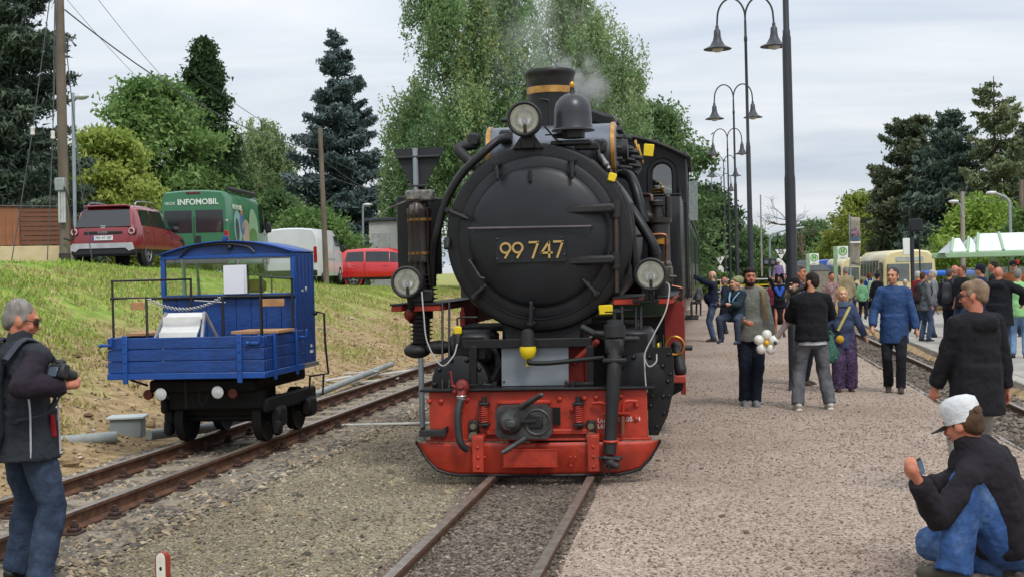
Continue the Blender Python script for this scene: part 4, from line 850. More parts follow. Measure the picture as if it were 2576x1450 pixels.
# ------------------------------------------------------------------ carriages behind the locomotive
CGRN = mat('carriage_green', '#2a3b2c', rough=.28, var=.12, scale=2, coat=.5)
def carriage(y0):
    t = thing('passenger_carriage', 'dark green carriage coupled directly behind the steam locomotive', 'railway carriage', (MAIN_N + .02, y0, 0))
    Lc, hw = 11.5, 1.06
    mb = MB(); mb.box((0, Lc / 2, 1.45), (2 * hw, Lc, .75), b=.02)
    for s in (-1, 1): mb.box((s * (hw - .02), Lc / 2, 2.62), (.04, Lc, .2))
    for k in range(9):
        for s in (-1, 1): mb.box((s * (hw - .02), .1 + (Lc - .2) * k / 8, 2.17), (.045, .32, .72))
    for y in (.02, Lc - .02): mb.box((0, y, 2.2), (2 * hw - .05, .04, .9))
    mb.build('body', CGRN, t)
    for s in (-1, 1):
        w0 = MB().box((0, 0, 0), (.012, 1.06, .66)).build('window_pane', glass('carriage_glass', (.35, .4, .4), .02, .5), t)
        for k in range(8):
            c = w0 if k == 0 else w0.copy()
            if k: COL.objects.link(c)
            c.location = (s * (hw - .03), .1 + (Lc - .2) * (k + .5) / 8, 2.17)
    mb = MB(); P = [[(-hw - .05 + (2 * hw + .1) * i / 12, y, 2.7 + .32 * (1 - abs(i / 6 - 1) ** 2.2)) for i in range(13)] for y in (-.25, Lc + .25)]; mb.grid(P); rr = mb.build('roof', mat('roof_grey', '#55585a', rough=.7), t, smooth=80); rr.modifiers.new('t', 'SOLIDIFY').thickness = .04
    mb = MB(); mb.box((0, Lc / 2, .98), (1.9, Lc - .3, .18)); mb.build('underframe', BLK2, t)
    for yy in (1.6, Lc - 1.6):
        mb = MB(); mb.box((0, yy, .5), (1.3, 1.7, .22), b=.02)
        for dy in (-.6, .6):
            for s in (-1, 1): mb.lathe([(0, -.05), (.3, -.05), (.3, .05), (0, .05)], 18, Matrix.Translation((s * .4, yy + dy, .37)) @ Matrix.Rotation(PI / 2, 4, 'Y'))
        mb.build('bogie', BLK2, t)
    for s in (-1, 1):
        for y in (.3, Lc - .3): mb = MB(); mb.box((s * 1.0, y, .62), (.3, .5, .04)); mb.box((s * 1.0, y, .8), (.03, .5, .36)); mb.build('step', BLK2, t)
        mb = MB(); mb.tube([(s * (hw + .04), .25, 1.3), (s * (hw + .05), .25, 2.4)], .014, 6); mb.build('grab_rail', BLK2, t)
    return t
c1 = carriage(LT + 7.8)
c2 = copy_tree(c1); c2.location.y = LT + 7.8 + 12.3; c2['label'] = 'dark green carriage in the middle of the train, second behind the locomotive'
c3 = copy_tree(c1); c3.location.y = LT + 7.8 + 24.6; c3['label'] = 'dark green carriage at the far end of the train behind the locomotive'
for c in (c1, c2, c3): c['group'] = 'carriages of the steam train'
# ------------------------------------------------------------------ steam at the chimney
def steam(name, label, c, r, dens, parent=None):
    mb = MB(); mb.ell(c, r, 20, 12); o = mb.build(name, None); m = bpy.data.materials.new(name + '_vol'); m.use_nodes = True; t = m.node_tree; t.nodes.clear(); N = t.nodes.new; L = t.links.new
    out = N('ShaderNodeOutputMaterial'); pv = N('ShaderNodeVolumePrincipled'); pv.inputs['Color'].default_value = (.88, .88, .86, 1); L(pv.outputs[0], out.inputs['Volume'])
    tc = N('ShaderNodeTexCoord'); n = N('ShaderNodeTexNoise'); n.inputs['Scale'].default_value = 4.5; n.inputs['Detail'].default_value = 4; L(tc.outputs['Object'], n.inputs[0])
    mr = N('ShaderNodeMapRange'); mr.inputs[1].default_value = .47; mr.inputs[2].default_value = .75; mr.inputs[4].default_value = dens; L(n.outputs[0], mr.inputs[0])
    g = N('ShaderNodeMapping'); g.inputs['Location'].default_value = (-c[0] / r[0], -c[1] / r[1], -c[2] / r[2]); g.inputs['Scale'].default_value = (1 / r[0], 1 / r[1], 1 / r[2]); L(tc.outputs['Object'], g.inputs[0])
    ln = N('ShaderNodeVectorMath'); ln.operation = 'LENGTH'; L(g.outputs[0], ln.inputs[0]); m2 = N('ShaderNodeMapRange'); m2.inputs[1].default_value = .35; m2.inputs[2].default_value = 1; m2.inputs[3].default_value = 1; m2.inputs[4].default_value = 0; L(ln.outputs['Value'], m2.inputs[0])
    mm = N('ShaderNodeMath'); mm.operation = 'MULTIPLY'; L(mr.outputs[0], mm.inputs[0]); L(m2.outputs[0], mm.inputs[1]); L(mm.outputs[0], pv.inputs['Density']); o.data.materials.append(m)
    return tag(o, label, None, kind='stuff')
wp = at(1455, 215, 12.9); steam('smoke', 'white steam wisp beside the chimney', tuple(wp), (.34, .3, .36), 8.0)
wp = at(1350, 80, 12.6); steam('smoke', 'thin grey smoke rising from the chimney', tuple(wp), (.6, .5, .8), .9)
# ------------------------------------------------------------------ BLUE RAILCAR
TT = 13.0
BLU = mat('railcar_blue', '#0e3b7c', rough=.52, var=.22, scale=6, dirt=('#0a1f3c', .75), bump=.25, bscale=14, stretch=(1, 3, 3))
BLU2 = mat('railcar_blue_iron', '#10458e', rough=.4, var=.1, scale=6)
MINT = mat('mint_paint', '#8fae9d', rough=.6, var=.08)
CHAS = mat('chassis_black', '#0f0f11', rough=.7, var=.35, scale=8, dirt=('#241e1a', .5), spec=.3)
TUBEB = mat('tube_black', '#1b1b1d', rough=.45, var=.2, scale=12)
PINE = mat('pine_board', '#a97f56', rough=.7, var=.18, scale=5, stretch=(1, 8, 8), bump=.15)
PAPER = mat('white_sheet', '#d5d7e2', rough=.6, var=.03)
LWHT = mat('white_boards', '#c9c8c4', rough=.6, var=.08, scale=8)
tr = thing('blue_railcar', 'small blue open-bed track railcar with windowed cab on the siding', 'railcar', (left_n(TT), TT, .15), -.025)
tr_M = Matrix.Translation(tr.location) @ Matrix.Rotation(-.025, 4, 'Z'); tr_I = tr_M.inverted()
def tp(px, py, y):
    # local point of the railcar at local depth y
    o = tr_I @ Vector((0, 0, CAMZ)); d = tr_I.to_3x3() @ ray(px, py); k = (y - o.y) / d.y; return o + d * k
Y0, Y1, Y2 = -.55, .62, 1.22
xl, xr = tp(272, 900, Y0).x, tp(667, 900, Y0).x; zb, zt = tp(470, 952, Y0).z, tp(470, 846, Y0).z; W_ = (xr - xl); xc = (xl + xr) / 2
hw = W_ / 2; ph = (zt - zb - .06) / 3
# planks of the three drop sides: each board an object of its own
def planks(cx_, y, ln, axis, n=3):
    for k in range(n):
        mb = MB(); d = (ln - .006, .035, ph - .006) if axis == 'x' else (.035, ln - .006, ph - .006)
        mb.box((0, 0, 0), d, b=.005); o = mb.build('plank', BLU, tr); o.location = (cx_, y + random.uniform(-.002, .002), zb + .06 + ph * (k + .5))
planks(xc, Y0, W_, 'x'); planks(xl + .018, (Y0 + Y1) / 2 + .02, Y1 - Y0 - .04, 'y'); planks(xr - .018, (Y0 + Y1) / 2 + .02, Y1 - Y0 - .04, 'y')
mb = MB(); mb.box((xc, Y0 - .004, zb + .03), (W_ + .01, .05, .06), b=.006)
for x in (xl + .015, xr - .015): mb.box((x, (Y0 + Y1) / 2, zb + .03), (.05, Y1 - Y0 - .06, .06), b=.006)
mb.build('bed_rim', BLU2, tr)
for px in (413, 605, 318):
    if px == 413: continue
    x = tp(px, 900, Y0).x
    mb = MB(); mb.box((x, Y0 - .03, (zb + zt) / 2 - .01), (.05, .02, zt - zb + .06), b=.004)
    for k in range(4): mb.ell((x, Y0 - .042, zb + .08 + k * .09), (.012, .01, .012), 6, 5)
    mb.build('side_strap', BLU2, tr)
for y in (-.30, .35):
    mb = MB(); mb.box((xr + .012, y, (zb + zt) / 2 - .01), (.02, .055, zt - zb + .05), b=.004); mb.build('side_strap', BLU2, tr)
for x, y in ((xl - .02, Y0), (xr - .12, Y0), (xr + .0, .0 + Y1 - .12)):
    mb = MB(); mb.box((x + .02, y - .035, zt - .07), (.12, .025, .028), b=.006); mb.cap((x + .08, y - .05, zt - .07), (x + .085, y - .05, zt + .0), .014, .014, 8); mb.ell((x - .03, y - .05, zt - .07), .022, 8, 6); mb.build('drop_side_latch', BLU2, tr)
mb = MB(); mb.box((xc, (Y0 + Y2) / 2, zb + .02), (W_ - .06, Y2 - Y0 - .05, .04)); mb.build('bed_floor', mat('bed_floor_grey', '#6b6a67', rough=.8), tr)
# cab
wz1, wz0 = tp(560, 648, Y1).z, tp(560, 744, Y1).z; cl, cr = tp(405, 690, Y1).x, tp(742, 690, Y1).x; ez = tp(560, 640, Y1).z; cz = tp(573, 608, Y1).z; cxm = (cl + cr) / 2
n_ = 9; pw = (cr - cl) / n_
for k in range(n_):
    mb = MB(); mb.box((0, 0, 0), (pw - .005, .03, wz0 - zb - .01), b=.004); o = mb.build('cab_board', BLU, tr); o.location = (cl + pw * (k + .5), Y1 + .02, (wz0 + zb) / 2)
side_n = 5; sw = (Y2 - Y1) / side_n
for k in range(side_n):
    mb = MB(); mb.box((0, 0, 0), (.03, sw - .005, ez - zb - .02), b=.004); o = mb.build('cab_board', BLU, tr); o.location = (cr - .012, Y1 + .02 + sw * (k + .5), (ez + zb) / 2)
mb = MB(); mb.box((cl + .014, (Y1 + Y2) / 2 + .02, (wz0 + zb) / 2), (.028, Y2 - Y1, wz0 - zb)); mb.box((cl + .01, Y2 - .03, (wz0 + ez) / 2), (.03, .05, ez - wz0)); mb.build('left_cab_wall', MINT, tr)
mb = MB(); f_ = .045
mb.box((cl + f_ / 2, Y1 + .012, (wz0 + ez) / 2), (f_, .05, ez - wz0 + .02), b=.004); mb.box((cr - f_ / 2, Y1 + .012, (wz0 + ez) / 2), (f_, .05, ez - wz0 + .02), b=.004); mb.box((cxm, Y1 + .01, wz0), (cr - cl, .055, .04), b=.004); mb.box((cxm, Y1 + .01, wz1 + .01), (cr - cl, .052, .035), b=.004)
mb.build('cab_window_frame', BLU2, tr)
mb = MB(); pts = [(cl + (cr - cl) * i / 14, ez + (cz - ez) * (1 - (i / 7 - 1) ** 2)) for i in range(15)]
mb.prism([(cl, ez - .03)] + pts + [(cr, ez - .03)], .03, Matrix.Translation((0, Y1 + .03, 0)) @ Matrix.Rotation(PI / 2, 4, 'X')); mb.build('cab_gable', BLU, tr)
mb = MB(); P = [[(cxm + (x - cxm) * 1.012, y, z + .012) for x, z in pts] for y in (Y1 - .05, Y2 + .06)]; mb.grid(P); rf = mb.build('cab_roof', BLU2, tr, smooth=80); rf.modifiers.new('t', 'SOLIDIFY').thickness = .012
mb = MB(); mb.box((cxm + .0, Y1 - .03, cz + .035), (.05, .05, .05), b=.006); mb.build('roof_lug', BLU2, rf)
mb = MB(); a = [tp(452, 648, Y1 - .03), tp(470, 628, Y1 - .03), tp(500, 618, Y1 - .03), tp(560, 613, Y1 - .03), tp(620, 620, Y1 - .03), tp(640, 634, Y1 - .03)]; mb.tube(smooth_path(a), .012, 6); mb.ell(tp(577, 622, Y1 - .02), (.03, .02, .03)); mb.build('wiper_arm', TUBEB, tr)
mb = MB(); mb.box((cxm, Y1 + .015, (wz0 + wz1) / 2), (cr - cl - .09, .006, wz1 - wz0 - .02)); mb.build('cab_window', glass('rc_glass', (.93, .95, .94), .02, .2), tr)
# rear wall with its open window (frames)
mb = MB(); mb.box((cxm, Y2, (wz0 + zb) / 2 - .1), (cr - cl, .03, wz0 - zb - .2)); mb.box((cxm, Y2, ez - .02), (cr - cl, .03, .06)); mb.box((cr - .07, Y2, (wz0 + ez) / 2), (.1, .03, ez - wz0)); mb.build('rear_cab_wall', MINT, tr)
mb = MB(); a, b = tp(460, 655, .95), tp(497, 742, .95)
for p, q in (((a.x, a.z), (b.x, a.z)), ((b.x, a.z), (b.x, b.z)), ((a.x, a.z), (a.x, b.z))): mb.tube([(p[0], .95, p[1]), (q[0], 1.0, q[1])], .016, 6)
mb.build('open_window_frame', MINT, tr)
mb = MB(); a, b = tp(624, 690, 1.15), tp(684, 742, 1.15)
for p, q in (((a.x, a.z), (b.x, a.z)), ((b.x, a.z), (b.x, b.z)), ((a.x, a.z), (a.x, b.z))): mb.tube([(p[0], 1.15, p[1]), (q[0], 1.15, q[1])], .010, 6)
mb.build('rear_window_frame', MINT, tr)
mb = MB(); a, b = tp(562, 668, Y1 - .04), tp(616, 738, Y1 - .04); mb.box(((a.x + b.x) / 2, Y1 - .045, (a.z + b.z) / 2), (b.x - a.x, .008, a.z - b.z), b=.002); mb.box(((a.x + b.x) / 2 + .02, Y1 - .030, (a.z + b.z) / 2 + .002), (b.x - a.x, .008, a.z - b.z), b=.002); tag(mb.build('notice_sheet', PAPER, tr), 'white sheets of paper fixed to the cab window')
mb = MB(); a, b = tp(625, 702, .9), tp(668, 735, .9); mb.box(((a.x + b.x) / 2, .9, (a.z + b.z) / 2), (b.x - a.x, .12, a.z - b.z), b=.03); mb.build('engine_cover', mat('ochre_paint', '#a8862a', rough=.6, var=.4, scale=15), tr)
p = tp(772, 727, .9); text('side_lettering', 'H', .075, WHT, Matrix.Translation((cr + .006, .95, p.z)) @ Matrix.Rotation(PI / 2, 4, 'Z') @ Matrix.Rotation(PI / 2, 4, 'X'), tr)
text('side_lettering', 'KLT', .035, WHT, Matrix.Translation((cr + .006, .84, p.z - .015)) @ Matrix.Rotation(PI / 2, 4, 'Z') @ Matrix.Rotation(PI / 2, 4, 'X'), tr)
mb = MB(); p = tp(784, 875, 1.1)
for dz, w in ((.03, .05), (-.03, .10)): mb.box((cr + .006, 1.08, p.z + dz), (.004, w, .03))
mb.build('side_lettering', WHT, tr)
# railings and benches
def rail(pts, r=.014):
    mb = MB(); mb.tube([Vector(p) for p in pts], r, 8)
    for p in pts[1:-1]: mb.ell(p, r * 1.05, 8, 6)
    return mb.build('railing', TUBEB, tr)
def q(px, py, y): return tp(px, py, y)
yf, yb = -.42, .5
xL = tp(284, 780, yf).x; xR = tp(733, 740, yb).x
zr = tp(284, 750, yf).z; zh = tp(283, 707, yf).z
rail([(xL, yf, zb), (xL, yf, zh), (xL + .42, yb, zh), (xL + .42, yb, zb)])
rail([(xL - .02, yf, zr), (tp(368, 752, yf).x, yf, zr), (tp(368, 752, yf).x, yf, zb)])
p0, p1 = tp(560, 745, yf + .1), tp(655, 740, yf + .1)
rail([(p0.x, yf + .1, zb), (p0.x, yf + .1, p0.z), (p1.x, yf + .1, p1.z), (p1.x, yf + .1, zb)])
p2, p3 = tp(655, 696, yf + .12), tp(734, 700, yb)
rail([(p2.x, yf + .12, zb), (p2.x, yf + .12, p2.z), (p3.x, yb, p3.z), (p3.x, yb, zb)])
mb = MB(); a, b = tp(400, 749, Y1 - .05), tp(560, 745, Y1 - .05); mb.tube([tp(370, 750, Y1 - .05), tp(735, 742, Y1 - .05)], .014, 8); mb.build('cab_grab_rail', TUBEB, tr)
mb = MB(); mb.tube([tp(490, 755, .3), tp(568, 760, .2)], .008, 6); mb.build('steel_rod', mat('zinc'), tr)
for (a, b, nm) in ((tp(290, 757, -.38), tp(400, 780, .30), 'l'), (tp(640, 750, .05), tp(733, 770, .48), 'r')):
    mb = MB(); mb.box(((a.x + b.x) / 2, (a.y + b.y) / 2, (a.z + b.z) / 2), (abs(b.x - a.x), .02, .075), rot=(0, 0, .0), b=.004); mb.build('bench_back_board', PINE, tr)
for (a, b) in ((tp(300, 842, -.35), tp(405, 838, .1)), (tp(566, 836, -.35), tp(725, 830, .1))):
    mb = MB(); mb.box(((a.x + b.x) / 2, .05, zt + .015), (b.x - a.x, .5, .03), b=.004); mb.build('bench_seat', PINE, tr)
# chain
mb = MB(); a, b = tp(372, 752, yf), tp(556, 750, yf + .1); N_ = 40
for i in range(N_):
    t = i / (N_ - 1); x = a.x + (b.x - a.x) * t; z = a.z - .10 * (1 - (2 * t - 1) ** 2) * 1.0 + (b.z - a.z) * t
    mb.torus(.014, .004, 8, 4, Matrix.Translation((x, yf + .05 * t, z)) @ Matrix.Rotation(PI / 2 * (i % 2), 4, 'X'))
mb.build('chain', mat('zinc'), tr)
# white folding steps lying on the bed
st = thing('folding_steps', 'white slatted folding steps lying on the bed of the blue railcar', 'steps', tuple(tr_M @ Vector((tp(455, 845, -.3).x, -.3, zt - .02))), -.025)
for k, (z, y, tilt, h) in enumerate(((.205, .10, -.9, .10), (.155, .03, -.25, .10), (.075, -.02, -.75, .09), (.02, -.07, -.25, .08))):
    mb = MB(); mb.box((0, y, z), (.39, .016, h), rot=(tilt, 0, 0), b=.004); mb.build('slat', LWHT, st)
mb = MB()
for s in (-1, 1): mb.tube([(s * .20, .12, .24), (s * .21 + s * .03, -.06, .0)], .018, 6); mb.tube([(s * .2, .12, .24), (s * .2 + .09, .2, -.01)], .018, 6)
mb.build('side_frame', mat('step_grey', '#8b8d90', rough=.5, metal=.3), st)
# chassis
zc = tp(470, 965, Y0 + .2).z
mb = MB(); mb.box((xc * .6, .42, zc - .02), (1.1, 1.5, .12), b=.02); mb.box((0, -.2, zc - .16), (1.0, .1, .2), b=.02); mb.box((0, .15, .42), (.86, .3, .4), b=.03); mb.box((0, .0, zc - .3), (.9, .12, .1), b=.02)
for s in (-1, 1): mb.box((s * .52, .45, zc - .22), (.07, 1.5, .14), b=.02); mb.box((s * .55, 0, .24), (.12, .22, .2), b=.03); mb.box((s * .55, .95, .24), (.12, .22, .2), b=.03); mb.box((s * .56, -.08, .14), (.1, .1, .16), b=.03)
mb.box((0, .5, .28), (.7, .9, .2), b=.03); mb.build('chassis', CHAS, tr)
mb = MB(); mb.cap(tp(468, 960, Y0 + .1), tp(470, 1025, Y0 + .15), .02, .015, 8); mb.build('towing_hook', CHAS, tr); mb = MB(); mb.tube(smooth_path([tp(500, 980, Y0 + .15), tp(508, 1020, Y0 + .15), tp(530, 985, Y0 + .15)]), .01, 6); mb.build('brake_hose', CHAS, tr); mb = MB(); mb.cap(tp(330, 955, -.4), tp(370, 968, -.3), .012, .012, 6); mb.build('bed_strut', CHAS, tr)
for y in (0, .95):
    for s in (-1, 1):
        mb = MB(); M_ = Matrix.Translation((s * .40, y, .225)) @ Matrix.Rotation(PI / 2, 4, 'Y'); mb.lathe([(0, -.03), (.06, -.05), (.07, -.02), (.18, -.015), (.225, -.045), (.225, .045), (.19, .03), (.07, .02), (0, .04)], 26, M_); mb.build('wheel', CHAS, tr)
    mb = MB(); mb.cyl((-.5, y, .225), (.5, y, .225), .035, 10); mb.build('axle', CHAS, tr)
for px, py in ((405, 990), (548, 985)):
    c = tp(px, py, Y0 + .06); mb = MB(); M_ = Matrix.Translation(c) @ AX_Y; mb.lathe([(.062, -.01), (.066, .0), (.06, .05), (.0, .06)], 20, M_, c0=False); h = mb.build('headlight', CHAS, tr); mb = MB(); mb.lathe([(.06, -.008), (.04, -.018), (0, -.022)], 20, M_, c0=False, c1=False); mb.build('lens', mat('rc_lens', '#b9bcb9', rough=.15, var=.15, scale=40, spec=.8), h)
for px, py in ((371, 992), (585, 988)):
    c = tp(px, py, Y0 + .09); mb = MB(); mb.lathe([(.045, 0), (.05, .01), (.045, .05), (0, .05)], 16, Matrix.Translation(c) @ AX_Y); mb.build('tail_light', mat('rc_tail', '#4a1512', rough=.25), tr)
# step stirrup at the right
mb = MB(); a = [tp(793, 783, 1.0), tp(815, 787, .95), tp(818, 860, .95), tp(826, 938, .95), tp(780, 945, 1.0)]; mb.tube(a, .012, 6); a = [tp(780, 942, .95), tp(778, 988, .95), tp(812, 990, .95), tp(814, 940, .95)]; mb.tube(a, .012, 6); mb.ell(tp(793, 787, 1.0), .025, 8, 6); mb.build('step_stirrup', TUBEB, tr)

# ------------------------------------------------------------------ small track-side things
GREYP = mat('grey_pipe', '#8b918f', rough=.5, var=.1, scale=5, dirt=('#5c5a52', .5))
def pipe_thing(label, pts, r):
    mb = MB(); mb.tube(pts, r, 14); o = mb.build('conduit_pipe', GREYP); tag(o, label, 'pipe', 'grey conduit pipes beside the siding'); return o
a, b = gnd(128, 1112, .14), gnd(292, 1098, .14); pa = pipe_thing('grey conduit pipe between the photographer and the cable box', [a, b], .062)
mb = MB(); d = (b - a); mb.cyl(a + d * .45, a + d * .49, .068, 14); mb.build('pipe_socket', GREYP, pa)
pipe_thing('grey conduit pipe between the cable box and the blue railcar wheels', [gnd(375, 1093, .14), gnd(520, 1075, .14), gnd(640, 1040, .14)], .055)
pipe_thing('long grey conduit pipe running along the siding beyond the blue railcar', [gnd(755, 1006, .14), gnd(900, 948, .14), gnd(985, 915, .14)], .05)
c = gnd(320, 1096, .08); bx = thing('cable_box', 'grey concrete cable box with a flat lid by the siding', 'cable box', tuple(c), .25)
mb = MB(); mb.box((0, .05, .09), (.34, .3, .2), b=.01); mb.build('box_body', mat('box_grey', '#7f8685', rough=.7, var=.08), bx); mb = MB(); mb.box((0, .05, .205), (.40, .36, .025), b=.006); mb.build('lid', mat('lid_grey', '#a9b0b0', rough=.6, var=.08), bx)
def boulder(px, py, z, r, label):
    c = gnd(px, py, z); g = np.random.default_rng(px); mb = MB(); mb.ell((0, 0, 0), (r * 1.3, r, r * .75), 9, 6); mb.v = [tuple(np.array(v) * (1 + g.uniform(-.2, .2))) for v in mb.v]; o = mb.build('stone', mat('stone_brown', '#7d6a4e', rough=.9, var=.3, scale=8, bump=.4), smooth=None); o.location = c + Vector((0, 0, r * .4)); tag(o, label, 'stone', 'large loose stones by the siding')
boulder(170, 1172, .03, .085, 'large brown stone in front of the grey pipe near the photographer'); boulder(372, 1075, .1, .07, 'brown stone at the corner of the cable box')
for i, (px, py, ln, ang, lab) in enumerate(((980, 918, 1.1, .5, 'long white board lying on the bank by the conduit pipe'), (940, 936, .8, .2, 'short white board lying lowest on the bank'), (905, 925, .7, -.3, 'weathered white board crossing the others on the bank'), (850, 940, .5, .9, 'smallest white scrap of board among the debris'))):
    c = gnd(px, py, .2); mb = MB(); mb.box((0, 0, 0), (ln, .12, .02), b=.003); o = mb.build('loose_board', mat('weathered_white', '#a9a79f', rough=.8, var=.2, scale=6)); o.location = (c.x, c.y, bank(c.x, c.y) + .07); o.rotation_euler = (.05, -.08, ang); tag(o, lab, 'board', 'white boards dumped on the bank')
c = gnd(965, 1068, .01); mb = MB(); mb.box((0, 0, 0), (1.9, .12, .02), b=.004); o = mb.build('ground_strip', mat('weathered_white')); o.location = c + Vector((-.0, 0, .012)); o.rotation_euler = (0, 0, .12); tag(o, 'flat white strip lying in the gravel beside the locomotive', 'strip')
c = gnd(410, 1470, .0); mk = thing('marker_post', 'low red-edged white marker post standing in the gravel', 'marker post', (c.x, c.y, 0))
mb = MB(); poly = [(-.036, 0), (.036, 0)] + [(.036 * math.cos(t * PI / 8), .155 + .036 * math.sin(t * PI / 8)) for t in range(9)]
mb.prism(poly, .05, Matrix.Translation((0, .03, 0)) @ Matrix.Rotation(PI / 2, 4, 'X')); mb.build('post', mat('marker_red', '#8e2f20', rough=.5), mk)
mb = MB(); mb.prism([(x * .74, .012 + y * .93) for x, y in poly], .006, Matrix.Translation((0, -.021, 0)) @ Matrix.Rotation(PI / 2, 4, 'X')); mb.build('white_face', mat('marker_white', '#d8d4c6', rough=.5), mk)
mb = MB(); mb.ell((0, -.027, .10), (.008, .004, .012)); mb.build('hole', mat('dark_opening', '#050505', rough=.9), mk)
# ------------------------------------------------------------------ VEHICLES
CGL = mat('car_glass_dark', '#14181c', rough=.06, var=.1, spec=.8)
TYRE = mat('tyre', '#17171a', rough=.85, var=.2)
ALLOY = mat('alloy', '#8d9094', rough=.35, metal=.7)
PLAST = mat('black_plastic', '#1c1d1f', rough=.6)
def paint(n, c, rough=.28, coat=.7): return mat(n, c, rough=rough, coat=coat, var=.05, scale=2)
class Body:
    """Lofted vehicle body: stations along y; rings run from sill (u=0) over the roof centre (u=1). x>=0 side mirrored."""
    def __init__(s, st): s.st = st    # list of (y, [(x,z),...] same length)
    def ev(s, v, u):  # v index along stations (float), u index along ring (float)
        def pt(i, u):
            r = s.st[i][1]; j = min(int(u), len(r) - 2); f = u - j; return Vector((r[j][0] + (r[j + 1][0] - r[j][0]) * f, s.st[i][0], r[j][1] + (r[j + 1][1] - r[j][1]) * f))
        i = min(int(v), len(s.st) - 2); f = v - i; return pt(i, u).lerp(pt(i + 1, u), f)
    def mesh(s, name, m, parent, sub=1):
        mb = MB(); n = len(s.st[0][1]); vs = []; F = []; w = 2 * n - 1
        for y, r in s.st: vs += [(x, y, z) for x, z in r] + [(-x, y, z) for x, z in r[-2::-1]]
        for i in range(len(s.st) - 1):
            for k in range(w - 1): F.append((i * w + k, i * w + k + 1, (i + 1) * w + k + 1, (i + 1) * w + k))
            F.append((i * w + w - 1, i * w, (i + 1) * w, (i + 1) * w + w - 1))
        F.append(tuple(range(w))); F.append(tuple((len(s.st) - 1) * w + k for k in range(w)))
        mb.add(vs, F); o = mb.build(name, m, parent, smooth=40)
        return o
    def patch(s, name, m, parent, v0, v1, u0, u1, side=1, off=.012, nv=5, nu=4, v0t=None, v1t=None):
        P = []
        for a in range(nv + 1):
            row = []
            for b in range(nu + 1):
                u = u0 + (u1 - u0) * b / nu; k = b / nu
                va = v0 + ((v0t if v0t is not None else v0) - v0) * k; vb = v1 + ((v1t if v1t is not None else v1) - v1) * k
                v = va + (vb - va) * a / nv; p = s.ev(v, u); e = .02
                du = s.ev(v, min(u + e, len(s.st[0][1]) - 1)) - s.ev(v, max(u - e, 0)); dv = s.ev(min(v + e, len(s.st) - 1), u) - s.ev(max(v - e, 0), u)
                nn = dv.cross(du); nn = nn.normalized() if nn.length > 1e-9 else Vector((1, 0, 0))
                if nn.x < 0 and abs(nn.x) > .2: nn = -nn
                if abs(nn.x) <= .2 and nn.z < 0: nn = -nn
                p = p + nn * off; row.append((p.x * side, p.y, p.z))
            P.append(row)
        return MB().grid(P).build(name, m, parent, smooth=60)
def wheel(parent, x, y, r, w=.2, spokes=5):
    s = 1 if x > 0 else -1
    M_ = Matrix.Translation((x, y, r)) @ Matrix.Rotation(s * PI / 2, 4, 'Y')
    mb = MB(); mb.lathe([(r * .66, w * .5 - .02), (r * .7, w * .5), (r * .95, w * .48), (r, w * .35), (r, -w * .4), (r * .9, -w * .5), (r * .5, -w * .5)], 26, M_, c0=False); t = mb.build('wheel', TYRE, parent)
    mb = MB(); mb.lathe([(r * .66, w * .48), (r * .62, w * .36), (r * .58, w * .1)], 26, M_, c0=False, c1=True)
    rim = mb.build('rim', mat('rim_dark', '#3a3b3d', rough=.5, metal=.5), t)
    mb = MB(); mb.cyl(M_ @ Vector((0, 0, w * .2)), M_ @ Vector((0, 0, w * .44)), r * .16, 12)
    for k in range(spokes): a = 2 * PI * k / spokes; mb.box((0, 0, 0), (r * .5, r * .16, .03), M=M_ @ Matrix.Rotation(a, 4, 'Z') @ Matrix.Translation((r * .36, 0, w * .38)))
    mb.torus(r * .62, r * .045, 26, 6, M_ @ Matrix.Translation((0, 0, w * .44))); mb.build('spokes', ALLOY, t)
def ring(hb, zs, hbelt, zbelt, hr, zr, zc):
    return [(hb * .93, zs), (hb, zs + .12), (hb * 1.01, zs + (zbelt - zs) * .55), (hbelt, zbelt), (hr + (hbelt - hr) * .08, zr - (zr - zbelt) * .12), (hr * .86, zr), (hr * .45, zc), (0, zc + .005)]
def place(px, py, d, rz): p = at(px, py, d); return p
